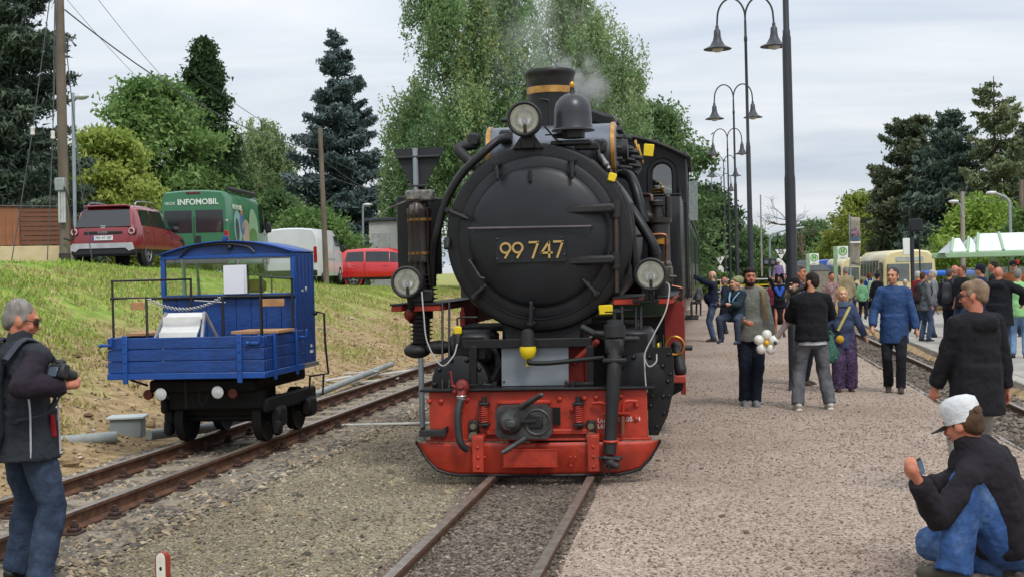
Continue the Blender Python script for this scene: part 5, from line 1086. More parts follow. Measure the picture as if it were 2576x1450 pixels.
# ---- red SUV, seen from behind
def hatch(name, label, loc, rz, pm, L=4.3, Wd=1.8, H=1.62, suv=True):
    t = thing(name, label, 'car', loc, rz); h = Wd / 2; zs = .34 if suv else .26
    zb = H * .61; st = [(0.0, ring(h * .86, zs + .06, h * .82, zb - .06, h * .74, zb, zb + .01)), (.06, ring(h * .94, zs + .02, h * .93, zb, h * .78, zb + .10, zb + .12)),
        (.30, ring(h * .98, zs, h * .96, zb + .02, h * .76, H - .14, H - .11)), (.55, ring(h, zs, h * .97, zb + .02, h * .76, H - .05, H - .02)), (1.2, ring(h, zs, h * .97, zb, h * .78, H - .02, H + .02)), (2.2, ring(h, zs, h * .97, zb - .03, h * .77, H - .04, H + .0)),
        (2.65, ring(h, zs, h * .96, zb - .05, h * .72, H - .14, H - .10)), (3.25, ring(h, zs, h * .94, zb - .09, h * .72, zb + .02, zb + .05)), (3.9, ring(h * .97, zs, h * .88, zb - .16, h * .66, zb - .10, zb - .07)), (L - .12, ring(h * .88, zs + .03, h * .78, zb - .28, h * .55, zb - .24, zb - .22)), (L, ring(h * .74, zs + .1, h * .66, zb - .4, h * .45, zb - .38, zb - .37))]
    B = Body(st); b = B.mesh('body', pm, t)
    for s in (-1, 1):
        B.patch('side_window', CGL, t, 2.6, 4.0, 3.12, 3.92, s, v0t=3.0, v1t=4.0); B.patch('side_window', CGL, t, 4.07, 5.0, 3.12, 3.92, s); B.patch('side_window', CGL, t, 5.06, 6.6, 3.12, 3.92, s, v1t=5.95)
        B.patch('sill_trim', PLAST, t, 1.4, 8.4, 0.02, .95, s, off=.016, nv=16)
        for y in (.78, 3.45): wheel(t, s * (h - .10), y, .36 if suv else .29)
        mb = MB()
        for y in (.78, 3.45): M_ = Matrix.Translation((s * (h - .045), y, .37 if suv else .30)) @ Matrix.Rotation(PI / 2, 4, 'Y'); mb.torus(.40 if suv else .32, .032, 24, 6, M_)
        mb.build('wheel_arch', PLAST if suv else pm, t)
        mb = MB(); p = B.ev(6.3, 3.1); mb.ell((s * (p.x + .1), p.y, p.z + .06), (.11, .07, .08), 12, 8); mb.build('mirror', PLAST if suv else pm, t)
        for v in (3.3, 4.85): p = B.ev(v, 2.7); mb = MB(); mb.box((s * (p.x + .012), p.y, p.z), (.02, .18, .03), b=.008); mb.build('door_handle', pm, t)
        for v in (2.9, 4.03, 6.0):
            mb = MB(); pts = [B.ev(v, u) for u in (.8, 1.5, 2.2, 3.0)]; mb.tube([(s * (p.x + .003), p.y, p.z) for p in pts], .006, 4); mb.build('door_gap', PLAST, t)
    B.patch('rear_window', CGL, t, 1.15, 2.35, 5.0, 7.0, 1, off=.008); 
    pts = []
    return t, B, h, zs, zb, H
p = at(262, 672, 34.8); z_ = road_z(p.y)
RED1 = paint('suv_red', '#7f1620')
suv, B, h, zs, zb, H = hatch('red_suv', 'dark red SUV parked on the bank road, seen from behind', (p.x, p.y, z_), R(3.5), RED1)
# rear face details
mb = MB(); P = [[(x * (h * (.80 - .12 * k)), -.0 + .06 + .27 * k - .07, zb + .05 + (H - .13 - zb - .05) * k) for x in (-1, -.5, 0, .5, 1)] for k in (0, .35, .7, 1)]; mb.grid(P); mb.build('rear_window', CGL, suv, smooth=60)
mb = MB(); mb.box((0, .33, H - .05), (1.16, .26, .05), rot=(-.1, 0, 0), b=.02); mb.build('spoiler', RED1, suv)
mb = MB(); mb.box((0, -.01, zb - .10), (1.0, .04, .07), b=.015); mb.build('boot_trim', PLAST, suv)
text('boot_lettering', 'DUSTER', .07, mat('chrome', '#b9bcc0', rough=.2, metal=.9), face_cam(0, -.034, zb - .10), suv)
mb = MB(); mb.prism([(-.07, .05), (.07, .05), (.05, -.02), (0, -.06), (-.05, -.02)], .02, face_cam(0, .02, zb + .035)); mb.build('badge', mat('chrome'), suv)
mb = MB(); mb.box((0, -.02, zb - .235), (.52, .02, .12), b=.004); lp_ = mb.build('number_plate', mat('plate_white', '#cfd2d2', rough=.4), suv)
text('plate_lettering', 'MEI BT 187', .088, PLAST, face_cam(.02, -.031, zb - .235), lp_)
mb = MB(); mb.box((-.245, -.031, zb - .235), (.03, .003, .11)); mb.build('plate_band', mat('eu_blue', '#1c3f9a'), lp_)
for s in (-1, 1):
    mb = MB(); mb.box((s * (h - .15), .03, zb - .07), (.22, .12, .22), b=.04); q_ = mb.build('tail_light', mat('tail_red', '#5e0d12', rough=.15, spec=.7), suv)
    mb = MB(); mb.torus(.07, .018, 16, 6, Matrix.Translation((s * (h - .15), -.03, zb - .07)) @ Matrix.Rotation(PI / 2, 4, 'X')); mb.build('light_ring', mat('tail_pink', '#c9a3a3', rough=.2), q_)
    mb = MB(); mb.tube(smooth_path([(s * .62, .62, H - .02), (s * .63, .8, H + .07), (s * .63, 1.8, H + .08), (s * .62, 2.1, H - .02)]), .024, 8); mb.build('roof_rail', ALLOY, suv)
mb = MB(); mb.box((0, .05, .42), (h * 1.86, .26, .26), b=.06); mb.build('rear_bumper', PLAST, suv)
mb = MB(); mb.prism([(-.78, .10), (.78, .10), (.83, -.07), (.70, -.11), (.6, -.03), (-.6, -.03), (-.70, -.11), (-.83, -.07)], .05, face_cam(0, -.06, .52)); mb.build('bumper_guard', mat('silver_plastic', '#a5a7a8', rough=.5), suv)
mb = MB(); mb.tube(smooth_path([(-.5, .30, H), (-.5, .42, H + .06), (-.5, .6, H + .12)]), .012, 6); mb.build('aerial', PLAST, suv)
# ---- green high-roof van
GRN = paint('van_green', '#2b6a47', .35, .5)
def vanbody(L, Wd, H, zs=.35):
    h = Wd / 2
    def rg(k, top, hood=False): return [(h * .96 * k, zs), (h * k, zs + .15), (h * k, zs + .55), (h * k, 1.1), (h * .99 * k, 1.5), (h * .93 * k, top - .22), (h * .82 * k, top - .04), (h * .4 * k, top), (0, top + .01)]
    st = [(0, rg(.975, H - .06)), (.05, rg(1, H - .02)), (L * .35, rg(1, H)), (L * .70, rg(1, H - .01)), (L * .80, rg(.99, H - .15))]
    st.append((L * .90, [(h * .95, zs), (h, zs + .15), (h, zs + .5), (h * .99, 1.05), (h * .96, 1.28), (h * .90, H * .56), (h * .78, H * .60), (h * .4, H * .62), (0, H * .625)]))
    st.append((L * .97, [(h * .9, zs), (h * .94, zs + .15), (h * .93, zs + .4), (h * .9, .85), (h * .86, 1.0), (h * .8, 1.12), (h * .7, 1.18), (h * .4, 1.2), (0, 1.2)]))
    st.append((L, [(h * .8, zs + .1), (h * .82, zs + .2), (h * .8, zs + .35), (h * .76, .75), (h * .7, .85), (h * .62, .92), (h * .5, .95), (h * .3, .96), (0, .96)]))
    return Body(st), h
p = at(491, 672, 40.5); ZV = road_z(p.y)
van = thing('green_van', 'tall green information van parked between the red SUV and the white van', 'van', (p.x, p.y, ZV), R(5.5))
B, h = vanbody(5.9, 2.05, 2.56); B.mesh('body', GRN, van)
mb = MB()
for s in (-1, 1):
    mb = MB(); mb.box((s * .47, -.012, 1.62), (.82, .02, .66), b=.02); mb.build('rear_window', CGL, van)
    mb = MB(); mb.box((s * .97, -.005, .98), (.12, .06, .70), b=.02); mb.build('tail_light', mat('tail_bright', '#a3171a', rough=.2), van)
    for y in (1.1, 4.7): wheel(van, s * (h - .1), y, .34, .22)
    mb = MB(); mb.box((s * (h + .12), 4.75, 1.55), (.2, .12, .34), b=.04); mb.build('mirror', PLAST, van)
    B.patch('cab_window', CGL, van, 3.05, 4.6, 3.6, 5.0, s, v1t=4.0)
    mb = MB(); mb.box((s * (h + .006), 2.7, .62), (.012, 5.0, .14)); mb.build('side_trim', PLAST, van)
    mb = MB(); mb.box((s * .99, -.02, 1.62), (.08, .03, .08), b=.01); mb.build('hinge', mat('chrome'), van)
mb = MB(); mb.box((0, -.01, 1.0), (.02, .012, 1.5)); mb.build('door_gap', PLAST, van)
mb = MB(); mb.box((0, -.01, .44), (2.0, .14, .22), b=.04); mb.build('rear_bumper', PLAST, van)
mb = MB(); mb.box((.12, -.025, 1.03), (.16, .03, .34), b=.06); mb.build('door_latch', PLAST, van)
mb = MB(); mb.box((.0, -.0, 2.47), (.42, .06, .07), b=.02); mb.build('brake_light', mat('tail_red'), van)
VW = mat('van_lettering', '#cfd8d0', rough=.5)
text('van_lettering', 'INFOMOBIL', .235, VW, face_cam(.14, -.018, 2.19), van, bold=.006)
text('van_lettering', 'VEOX', .12, VW, face_cam(-.70, -.018, 2.16), van)
text('van_lettering', 'Servicetelefon', .07, VW, face_cam(-.58, -.018, .98), van); text('van_lettering', '01 7111-999', .085, VW, face_cam(-.6, -.018, .86), van); text('van_lettering', 'vox.org.eu', .06, VW, face_cam(.55, -.018, .95), van)
text('van_lettering', 'INFOMOBIL', .22, VW, Matrix.Translation((h * .985, 1.2, 2.05)) @ Matrix.Rotation(PI / 2, 4, 'Z') @ Matrix.Rotation(PI / 2 - .13, 4, 'X'), van)
mb = MB(); mb.tube([(h * .86, .6, 2.60), (h * .86, 4.0, 2.60)], .07, 10); mb.build('awning', PLAST, van)
# side artwork: plain painted shapes of a landscape with two people
for (yy, zz, ry, rz_, cname, col) in ((1.2, 1.45, .52, .52, 'art_sky', '#83a3a8'), (2.2, 1.30, .55, .42, 'art_tan', '#a79580'), (1.75, 1.62, .26, .40, 'art_blue', '#41618a'), (1.72, 2.0, .18, .18, 'art_orange', '#a8714f'), (1.1, 1.35, .2, .38, 'art_dark', '#38463f'), (3.2, 1.5, .6, .6, 'art_pale', '#86a583'), (3.1, 1.2, .55, .28, 'art_green', '#4d7a35')):
    n = 18; mb = MB(); off = .004 + .0015 * len(cname) + .002 * (cname == 'art_dark')
    pts = [(yy + ry * math.cos(2 * PI * k / n), zz + rz_ * math.sin(2 * PI * k / n)) for k in range(n)]
    def sx(z): return float(np.interp(z, [.5, 1.1, 1.5, 2.34, 2.52], [h, h, h * .99, h * .93, h * .82])) + off
    mb.add([(sx(z), y, z) for y, z in pts], [tuple(range(n))]); mb.build('side_artwork', mat(cname, col, rough=.4, var=.12), van, smooth=None)
# ---- white van
p = at(735, 712, 47.5)
WV = paint('van_white', '#d6d7d8', .3, .5)
wv = thing('white_van', 'white delivery van parked behind the blue railcar cab', 'van', (p.x, p.y, road_z(p.y)), R(3.5)); B, h = vanbody(4.6, 1.86, 2.0, .3); B.mesh('body', WV, wv)
for s in (-1, 1):
    B.patch('cab_window', CGL, wv, 2.75, 4.75, 3.7, 4.9, s, v1t=4.0)
    for y in (.95, 3.75): wheel(wv, s * (h - .1), y, .32, .2)
    mb = MB(); mb.box((s * (h + .11), 3.7, 1.3), (.18, .1, .24), b=.03); mb.build('mirror', PLAST, wv)
    mb = MB(); mb.box((s * (h - .08), -.01, 1.05), (.12, .05, .55), b=.02); mb.build('tail_light', mat('tail_bright'), wv)
    mb = MB(); mb.box((s * (h + .005), 1.9, .9), (.01, 2.1, .012)); mb.box((s * (h + .004), 1.0, 1.0), (.01, .012, 1.1)); mb.box((s * (h + .004), 2.6, 1.0), (.01, .012, 1.1)); mb.build('door_gap', mat('gap_grey', '#777777'), wv)
mb = MB(); mb.box((0, 0, .42), (1.8, .12, .2), b=.03); mb.build('rear_bumper', PLAST, wv)
# ---- small red car seen from the side
p = at(952, 716, 54.5)
RED2 = paint('car_red', '#bd1a1e')
rc, B, h, zs, zb, H = hatch('red_hatchback', 'small bright red hatchback seen from the side, half hidden by the locomotive', (p.x - 1.75, p.y, road_z(p.y)), R(-80), RED2, 3.6, 1.6, 1.5, False)
for s in (-1, 1):
    mb = MB(); mb.box((s * (h - .1), .05, zb - .03), (.14, .12, .26), b=.03); mb.build('tail_light', mat('tail_bright'), rc)
# ---- old cream buses
CREAM = mat('bus_cream', '#cfc496', rough=.4, var=.06, coat=.3)
BGL = mat('bus_glass', '#5c6768', rough=.08, var=.25, scale=1.5, spec=.7)
def bus(label, loc, rz, sc=1.0):
    t = thing('vintage_bus', label, 'bus', loc, rz, 'cream vintage buses behind the crowd'); h = 1.22; H = 2.85; L = 8.2
    def rg(k, kz=1.0): return [(h * .96 * k, .45), (h * k, .6), (h * k, 1.2), (h * k, 1.5), (h * .97 * k, 2.3), (h * .90 * k, 2.62 * kz), (h * .72 * k, 2.80 * kz), (h * .4 * k, H * kz), (0, (H + .03) * kz)]
    B = Body([(0, rg(.90, .97)), (.08, rg(.97, .99)), (.4, rg(1)), (4, rg(1)), (L - .3, rg(1)), (L, rg(.93, .97))]); B.mesh('body', CREAM, t)
    for s in (-1, 1):
        for k in range(7): B.patch('side_window', BGL, t, 2.05 + .27 * k if k else 1.55 + .3, 2.27 + .27 * k if k else 2.0, 3.15, 4.3, s) if k < 7 and 2.27 + .27 * k < 4.2 else None
        for y in (1.6, 6.2): wheel(t, s * (h - .12), y, .45, .26)
    mb = MB(); P = [[(x * 1.0, -.025, 1.42 + .80 * k) for x in (-1, -.6, -.2, .2, .6, 1)] for k in (0, 1)]; mb.grid(P); mb.build('windscreen', BGL, t, smooth=60)
    mb = MB(); mb.box((0, -.03, 1.82), (.05, .03, .82)); mb.build('windscreen_pillar', CREAM, t)
    mb = MB(); mb.box((0, -.0, 2.42), (1.25, .05, .22), b=.01); ds = mb.build('destination_box', mat('dest_grey', '#9fa69f', rough=.4), t)
    mb = MB(); mb.box((-1.0, -.0, 1.4), (.03, .2, 1.6)); mb.box((-h - .012, .55, 1.45), (.02, .85, 1.7), b=.01); mb.build('door', mat('bus_door_dark', '#33322c', rough=.5), t)
    for s in (-1, 1): mb = MB(); mb.lathe([(.11, 0), (.12, .03), (0, .03)], 16, Matrix.Translation((s * .8, -.04, .95)) @ AX_Y); mb.build('headlight', REFL, t)
    mb = MB(); mb.cap((-h, .1, 2.0), (-h - .22, -.05, 1.95), .02, .02, 6); mb.box((-h - .25, -.06, 1.85), (.14, .05, .26), b=.03); mb.build('mirror', PLAST, t)
    mb = MB(); mb.box((0, -.03, .5), (2.2, .12, .2), b=.03); mb.build('bumper', mat('chrome'), t)
    t.scale = (sc, sc, sc); return t
p = at(2290, 740, 63.0); bus('larger cream vintage bus with a divided windscreen behind the crowd', (p.x, p.y, -.6), R(1.5))
p = at(2163, 730, 82); bus('smaller cream vintage bus parked behind the larger one', (p.x, p.y, -.6), R(2), .92)
# blue van with a curved roof beyond them
p = at(2098, 720, 90); bv = thing('blue_coach', 'bright blue round-roofed coach far behind the crowd', 'bus', (p.x, p.y, -.6), R(3)); bv.scale = (.9, .9, .9)
Bb, hb_ = vanbody(6, 2.4, 2.85); BLUC = paint('coach_blue', '#1556b8'); Bb.mesh('body', BLUC, bv)
mb = MB(); P = [[(x, -.03 + .05 * x * x, 1.2 + .65 * k) for x in (-1, -.5, 0, .5, 1)] for k in (0, 1)]; mb.grid(P); mb.build('rear_window', BGL, bv)
text('coach_lettering', 'Infomobil', .42, VW, face_cam(.1, -.045, 2.08), bv, bold=.01)
mb = MB(); mb.lathe([(.34, 0), (.34, .02), (0, .02)], 24, Matrix.Translation((.1, -.05, 2.52)) @ Matrix.Scale(.5, 4, (0, 0, 1)) @ AX_Y); mb.build('coach_badge', mat('badge_yellow', '#c9c04a'), bv)
for s in (-1, 1):
    for y in (1.2, 4.6): wheel(bv, s * 1.1, y, .4, .25)
# ------------------------------------------------------------------ TREES
BARK = mat('bark', '#4a4038', rough=.95, var=.35, scale=6, bump=.6, bscale=20, spec=.15, stretch=(1, 1, .25))
BIRCH = mat('birch_bark', '#a9a59c', rough=.85, var=.25, scale=5, spec=.2, dirt=('#2c2a28', .85))
DEADB = mat('dead_bark', '#5d5147', rough=.95, var=.3, scale=8, spec=.15)
def HZ_(px): return 682 - (px - 1288) * .0262
def ztop(px, py, d): return at(px, py, d).z
def leaves(name, C, size, m, rnd, parent, g, asp=.55, down=0.0, kind='stuff'):
    n = len(C); a = g.normal(0, 1, (n, 3)); a[:, 2] -= down * 2; a /= np.linalg.norm(a, axis=1)[:, None]
    b = g.normal(0, 1, (n, 3)); b -= a * (a * b).sum(1)[:, None]; b /= np.linalg.norm(b, axis=1)[:, None]
    s = (size * g.uniform(.6, 1.35, n))[:, None]
    s = s * 1.18; V = np.stack([C - a * s * .4 - b * s * asp * .5, C - a * s * .4 + b * s * asp * .5, C + a * s * .62], 1).reshape(-1, 3)
    o = npmesh(name, V, np.arange(n * 3).reshape(-1, 3), m, parent, rnd=np.repeat(rnd, 3)); return o
def limb(mb, p0, p1, r0, r1, g, wob=.1, n=5, k=6):
    P = []; L_ = (p1 - p0).length
    for i in range(n + 1):
        t = i / n; j = Vector(g.normal(0, wob * L_ * .25, 3)) * math.sin(PI * t); P.append(p0.lerp(p1, t) + j)
    mb.tube(P, [r0 + (r1 - r0) * i / n for i in range(n + 1)], k)
def broadleaf(label, px, top, d, w, cols, n=9000, ls=.22, seed=1, crown0=.16, zg=0.0, shape='round', clumps=70, name='broadleaf_tree', group=None, dep=None, trunkm=None, cl=.17):
    g = np.random.default_rng(seed); b = at(px, 700, d); H = ztop(px, top, d) - zg; rx = w * 1.12 * d / FPX / 2; ry = dep or rx; n = int(n * 2.7); ls = ls * .76; cl = cl * .95; clumps = int(clumps * 2.2)
    t = thing(name, label, 'tree', (b.x, b.y, zg), 0, group)
    mb = MB(); tr_ = max(.08, H * .018); limb(mb, Vector((0, 0, -.1)), Vector((g.normal(0, .2), 0, H * .82)), tr_, tr_ * .25, g, .05, 8, 9); mb.build('trunk', trunkm or BARK, t)
    cz0 = H * crown0; cc = []
    for i in range(clumps):
        u = g.uniform(0, 1) ** .85; z = cz0 + (H - cz0) * (u * .97)
        if shape == 'round': pr = math.sqrt(max(0.02, 1 - (2 * u - .86) ** 2 / 1.32)) if u > .0 else .3
        elif shape == 'column': pr = (1 - u) ** .8 * 1.0 + .03 if u > .15 else .85
        else: pr = 1 - abs(2 * u - .7) ** 2 * .45
        a = g.uniform(0, 2 * PI); r = pr * (g.uniform(.15, 1) ** .5) * (1 + .16 * math.sin(3 * a + seed) + g.normal(0, .07))
        cc.append((r * rx * math.cos(a), r * ry * math.sin(a), z))
    cc = np.array(cc); lm = MB()
    for i in range(0, len(cc), 3):
        p = Vector(cc[i]); limb(lm, Vector((0, 0, max(cz0 * .6, p.z - H * .22))), p, tr_ * .3, tr_ * .06, g, .14, 4, 5)
    lm.build('limbs', trunkm or BARK, t)
    per = n // clumps; C = []; rn = []
    for c in cc:
        sc = rx * cl * g.uniform(.7, 1.4) * (1 - .6 * c[2] / H if shape == 'column' else 1); q = np.clip(g.normal(0, .62, (per, 3)), -1.7, 1.7); C.append(c + q * sc * np.array([1.25, 1.25, .8])); rn.append(np.clip(g.uniform(.1, .9) * .6 + g.uniform(0, .4, per), 0, 1))
    C = np.concatenate(C); rn = np.concatenate(rn)
    leaves('crown', C, ls, leaf_mat('leaf_' + '_'.join(c.strip('#') for c in cols), cols, tr=.4), rn, t, g, .6)
    return t
def spruce(label, px, top, d, w, cols, n=16000, seed=1, zg=0.0, bare=.05, ls=.28, droop=.25, whorls=24, name='spruce_tree', group=None, sparse=0.0, upturn=.12, tk=None, prof=.78):
    g = np.random.default_rng(seed); b = at(px, 700, d); H = ztop(px, top, d) - zg; R_ = w * 1.12 * d / FPX / 2; n = int(n * 2.1); ls = ls * 1.1
    t = thing(name, label, 'tree', (b.x, b.y, zg), 0, group); tr_ = H * .016
    mb = MB(); mb.tube([(0, 0, -.1), (0, 0, H * .5), (0, 0, H)], [tr_, tr_ * .6, .02], 9); mb.build('trunk', tk or BARK, t)
    lm = MB(); C = []; rn = []; nb = 0; brs = []
    for i in range(whorls):
        u = (i + g.uniform(-.3, .3)) / whorls; u = min(max(u, 0), .985); z = H * (bare + (1 - bare) * u); L0 = R_ * ((1 - u) ** prof) + .12
        for k in range(int(8 - 3 * u)):
            if g.uniform() < sparse: continue
            a = g.uniform(0, 2 * PI); Lb = L0 * g.uniform(.62, 1.08); brs.append((z + g.normal(0, H * .008), a, Lb, u))
    tot = sum(x[2] for x in brs)
    for z, a, Lb, u in brs:
        dr = droop * (1 - u * 1.3); pts = []
        for s in np.linspace(0, 1, 6): pts.append(Vector((math.cos(a) * Lb * s, math.sin(a) * Lb * s, z - dr * Lb * s + upturn * Lb * s ** 2.5 * 1.6)))
        lm.tube(pts, [max(.012, tr_ * .22 * (1 - .85 * s)) for s in np.linspace(0, 1, 6)], 4)
        m = max(8, int(n * Lb / tot)); s = g.uniform(.08, 1.0, m) ** .8; P = np.array(pts); x = s * 5; i0 = np.minimum(x.astype(int), 4); f = (x - i0)[:, None]; c = P[i0] * (1 - f) + P[i0 + 1] * f
        wd = Lb * .26 * (1.15 - s) + .07; c = c + np.stack([-math.sin(a) * g.normal(0, 1, m) * wd, math.cos(a) * g.normal(0, 1, m) * wd, -np.abs(g.normal(0, 1, m)) * wd * .55 + .02], 1)
        C.append(c); rn.append(np.clip(g.uniform(.0, .45) + g.uniform(0, .3, m) + s * .32, 0, 1))
    lm.build('branches', tk or BARK, t); C = np.concatenate(C); rn = np.concatenate(rn)
    leaves('needles', C, ls, leaf_mat('needle_' + '_'.join(c.strip('#') for c in cols), cols, tr=.16), rn, t, g, .32, .15)
    return t
def weeping(label, px, top, d, w, cols, n=22000, seed=1, zg=0.0, strands=420, ls=.16, name='birch_tree', trunkm=None, low=.2, lens=(1.0, 3.4), lean=0.0, core=.12):
    g = np.random.default_rng(seed); b = at(px, 700, d); H = ztop(px, top, d) - zg; rx = w * 1.05 * d / FPX / 2; strands = int(strands * 2.3); n = int(n * 3.1); ls = ls * 1.0
    t = thing(name, label, 'tree', (b.x, b.y, zg), 0); tm = trunkm or BIRCH; tr_ = H * .014
    mb = MB(); mb.tube([(0, 0, -.1), (lean * .3, 0, H * .4), (lean * .7, 0, H * .75), (lean, 0, H * .97)], [tr_, tr_ * .7, tr_ * .35, .03], 9); mb.build('trunk', tm, t)
    C = []; rn = []; per = n // strands; lm = MB()
    for i in range(22):
        u = g.uniform(.3, .85); a = g.uniform(0, 2 * PI); pr = math.sin(PI * min(1, (1 - u) * .9 + .18)) * .95; p = Vector((lean * u + rx * pr * math.cos(a), rx * pr * math.sin(a), H * min(.98, u + .10)))
        limb(lm, Vector((lean * u, 0, H * (u - .12))), p, tr_ * .3, .02, g, .12, 4, 5)
    lm.build('limbs', tm, t)
    hub = []; nh = max(24, int(strands / 15))
    for i in range(nh):
        u = g.uniform(.30, 1.0); pr = (1 - max(0, (u - .5) / .56) ** 2.4) if u > .5 else .95
        hub.append((g.uniform(0, 2 * PI), u, max(.05, pr) * g.uniform(core, 1.12) ** .7, g.uniform(0, .5)))
    for i in range(strands):
        a0, u, r, tone = hub[i % nh]; x0 = np.array([lean * u + rx * r * math.cos(a0), rx * r * math.sin(a0), H * u]) + np.array([g.normal(0, .42), g.normal(0, .42), -abs(g.normal(0, .5))])
        Ls = g.uniform(*lens) * g.uniform(.5, 1.1); Ls = max(.5, min(Ls, x0[2] - H * low * g.uniform(.5, 1))); s = g.uniform(0, 1, per) ** .85; sway = g.normal(0, .12, 2)
        c = x0 + np.stack([g.normal(0, .13, per) + sway[0] * s * Ls, g.normal(0, .13, per) + sway[1] * s * Ls, -s * Ls], 1); C.append(c); rn.append(np.clip(tone + g.uniform(0, .5, per), 0, 1))
    C = np.concatenate(C); rn = np.concatenate(rn)
    leaves('crown', C, ls, leaf_mat('weep_' + '_'.join(c.strip('#') for c in cols), cols, tr=.42), rn, t, g, .5, .5)
    return t
def pal(*v): return ['#' + ''.join('%02x' % q for q in v[i:i + 3]) for i in range(0, len(v), 3)]
SPD = pal(44, 54, 46, 62, 75, 64, 82, 96, 82, 104, 114, 96); SPB = pal(54, 68, 68, 76, 92, 92, 98, 115, 114, 124, 140, 138)
GRN1 = pal(66, 92, 50, 92, 122, 66, 120, 150, 86, 152, 174, 110); YGR = pal(104, 126, 58, 138, 158, 74, 168, 180, 92, 196, 198, 120); DKG = pal(36, 54, 34, 52, 74, 46, 70, 94, 58, 92, 114, 74)
BIR = pal(80, 106, 66, 104, 134, 86, 128, 158, 106, 152, 178, 130, 186, 174, 92); BIR2 = pal(94, 116, 74, 116, 142, 94, 140, 166, 116, 166, 184, 138, 184, 186, 134); WIL = pal(84, 104, 66, 112, 132, 88, 140, 158, 112, 168, 182, 140); MID = pal(60, 84, 52, 84, 112, 70, 110, 138, 90, 138, 162, 112)
gz = road_z
spruce('tall dark spruce directly behind the thick wooden utility pole', 40, -330, 44, 420, SPD, 40000, 31, zg=1.6, ls=.19, droop=.30, whorls=30, bare=.02, prof=.62)
spruce('dark spruce behind the vertical boards of the fence, beside the taller one', -70, -120, 50, 380, SPD, 18000, 32, zg=1.6, ls=.21, droop=.3, whorls=26, prof=.65)
broadleaf('rounded mid-green tree behind the red SUV', 395, 205, 56, 310, GRN1, 16000, .24, 33, zg=1.3, crown0=.05, clumps=90, shape='blob')
broadleaf('yellowish green bushy tree between the utility pole and the red SUV', 278, 325, 50, 250, YGR, 12000, .2, 34, zg=1.4, crown0=.02, clumps=70, shape='blob')
broadleaf('dark columnar tree behind the green van', 528, 88, 68, 240, DKG, 17000, .24, 35, zg=1.0, crown0=.02, shape='column', clumps=120, name='columnar_tree', cl=.22)
weeping('small pale weeping willow beside the blue spruce', 668, 285, 80, 190, WIL, 13000, 36, zg=.8, strands=260, ls=.2, name='willow_tree', trunkm=BARK, low=.05, lens=(1.5, 4.5))
spruce('large blue-grey spruce with a ragged top behind the white van', 862, 70, 72, 360, SPB, 36000, 37, zg=.9, droop=.22, whorls=28, bare=.04, prof=.78, ls=.25)
weeping('tall dense weeping birch behind the chimney, the one with yellow twigs', 1212, -330, 60, 300, BIR, 36000, 38, strands=620, lens=(1.2, 4.0), low=.10, ls=.13, core=.12)
weeping('tall pale weeping birch behind the bell and cab roof', 1462, -75, 63, 275, BIR2, 34000, 39, strands=600, lens=(1.0, 3.4), low=.10, ls=.13, lean=.2, core=.12)
weeping('loose thin birch hanging above the black trapezoid signboard', 1055, 180, 64, 150, BIR, 6500, 44, strands=120, lens=(1.5, 4.5), low=.3, ls=.16)
broadleaf('dark green broadleaf tree behind the locomotive cab', 1650, 262, 72, 260, MID, 17000, .26, 40, clumps=100, shape='blob', crown0=.1)
broadleaf('dark tree behind the row of platform lamps', 1778, 470, 105, 170, DKG, 9000, .34, 41, clumps=60, crown0=.04, shape='blob')
broadleaf('light green shrubs under the blue spruce by the white van', 790, 535, 57, 230, GRN1, 9000, .2, 42, zg=1.0, crown0=.02, clumps=60, name='shrub', shape='blob')
broadleaf('low dark shrubs behind the green van', 700, 480, 62, 170, MID, 7000, .22, 43, zg=.9, crown0=.02, clumps=40, name='shrub', shape='blob')
broadleaf('yellow-green low shrub at the foot of the blue spruce beside the signboard', 1010, 470, 66, 110, GRN1, 4000, .24, 45, zg=.6, crown0=.05, clumps=36, name='shrub', shape='blob')
# right-hand background
for i, (px, top, d, w, cols, lab) in enumerate((
    (1880, 575, 130, 150, MID, 'far tree standing beside the row of lamp posts'), (1960, 600, 140, 130, DKG, 'far dark tree behind the thick black lamp post'), (2045, 560, 120, 150, MID, 'far bushy tree behind the dead tree'),
    (2170, 492, 100, 170, pal(84, 106, 50, 112, 132, 60, 144, 156, 74, 172, 164, 82), 'light green tree above the cream buses'), (2105, 600, 112, 140, MID, 'low green tree behind the bus stop signs'), (2250, 585, 115, 140, DKG, 'low dark tree behind the larger bus'),
    (2480, 498, 66, 240, pal(88, 116, 48, 116, 146, 62, 146, 172, 80, 168, 186, 100), 'bright green bushy tree above the glass shelter'), (2620, 520, 60, 180, GRN1, 'green bush behind the far end of the shelter'),
    (2380, 590, 80, 120, MID, 'low green shrub at the near corner of the glass shelter'), (1825, 640, 120, 110, MID, 'low hedge-like tree by the railway signal'))):
    broadleaf(lab, px, top, d, w, cols, 8000 if w > 120 else 5000, .30 if d > 90 else .22, 60 + i, clumps=60, crown0=.03, shape='blob', zg=-.5, group='broadleaf trees beyond the platform')
BRN = pal(48, 60, 46, 66, 80, 60, 88, 100, 76, 110, 114, 88)
spruce('brownish bushy conifer beside the dark green conifers above the buses', 2300, 290, 88, 280, BRN, 24000, 71, zg=-.5, droop=.08, whorls=26, prof=.38, ls=.34, name='conifer_tree')
spruce('dark green spruce between the brownish conifer and the larch', 2395, 270, 84, 285, pal(48, 64, 54, 66, 84, 72, 86, 104, 92, 108, 124, 110), 17000, 72, zg=-.5, droop=.2, whorls=30, ls=.32, prof=.55)
spruce('tall open larch with see-through branches above the shelter', 2510, 192, 80, 290, pal(66, 80, 56, 90, 104, 72, 114, 126, 92, 138, 146, 110), 12000, 73, zg=-.5, droop=.10, whorls=22, sparse=.3, ls=.28, name='larch_tree', bare=.12, prof=.5)
spruce('dark spruce behind the larch', 2590, 300, 86, 260, SPD, 13000, 74, zg=-.5, droop=.2, whorls=22, ls=.32)
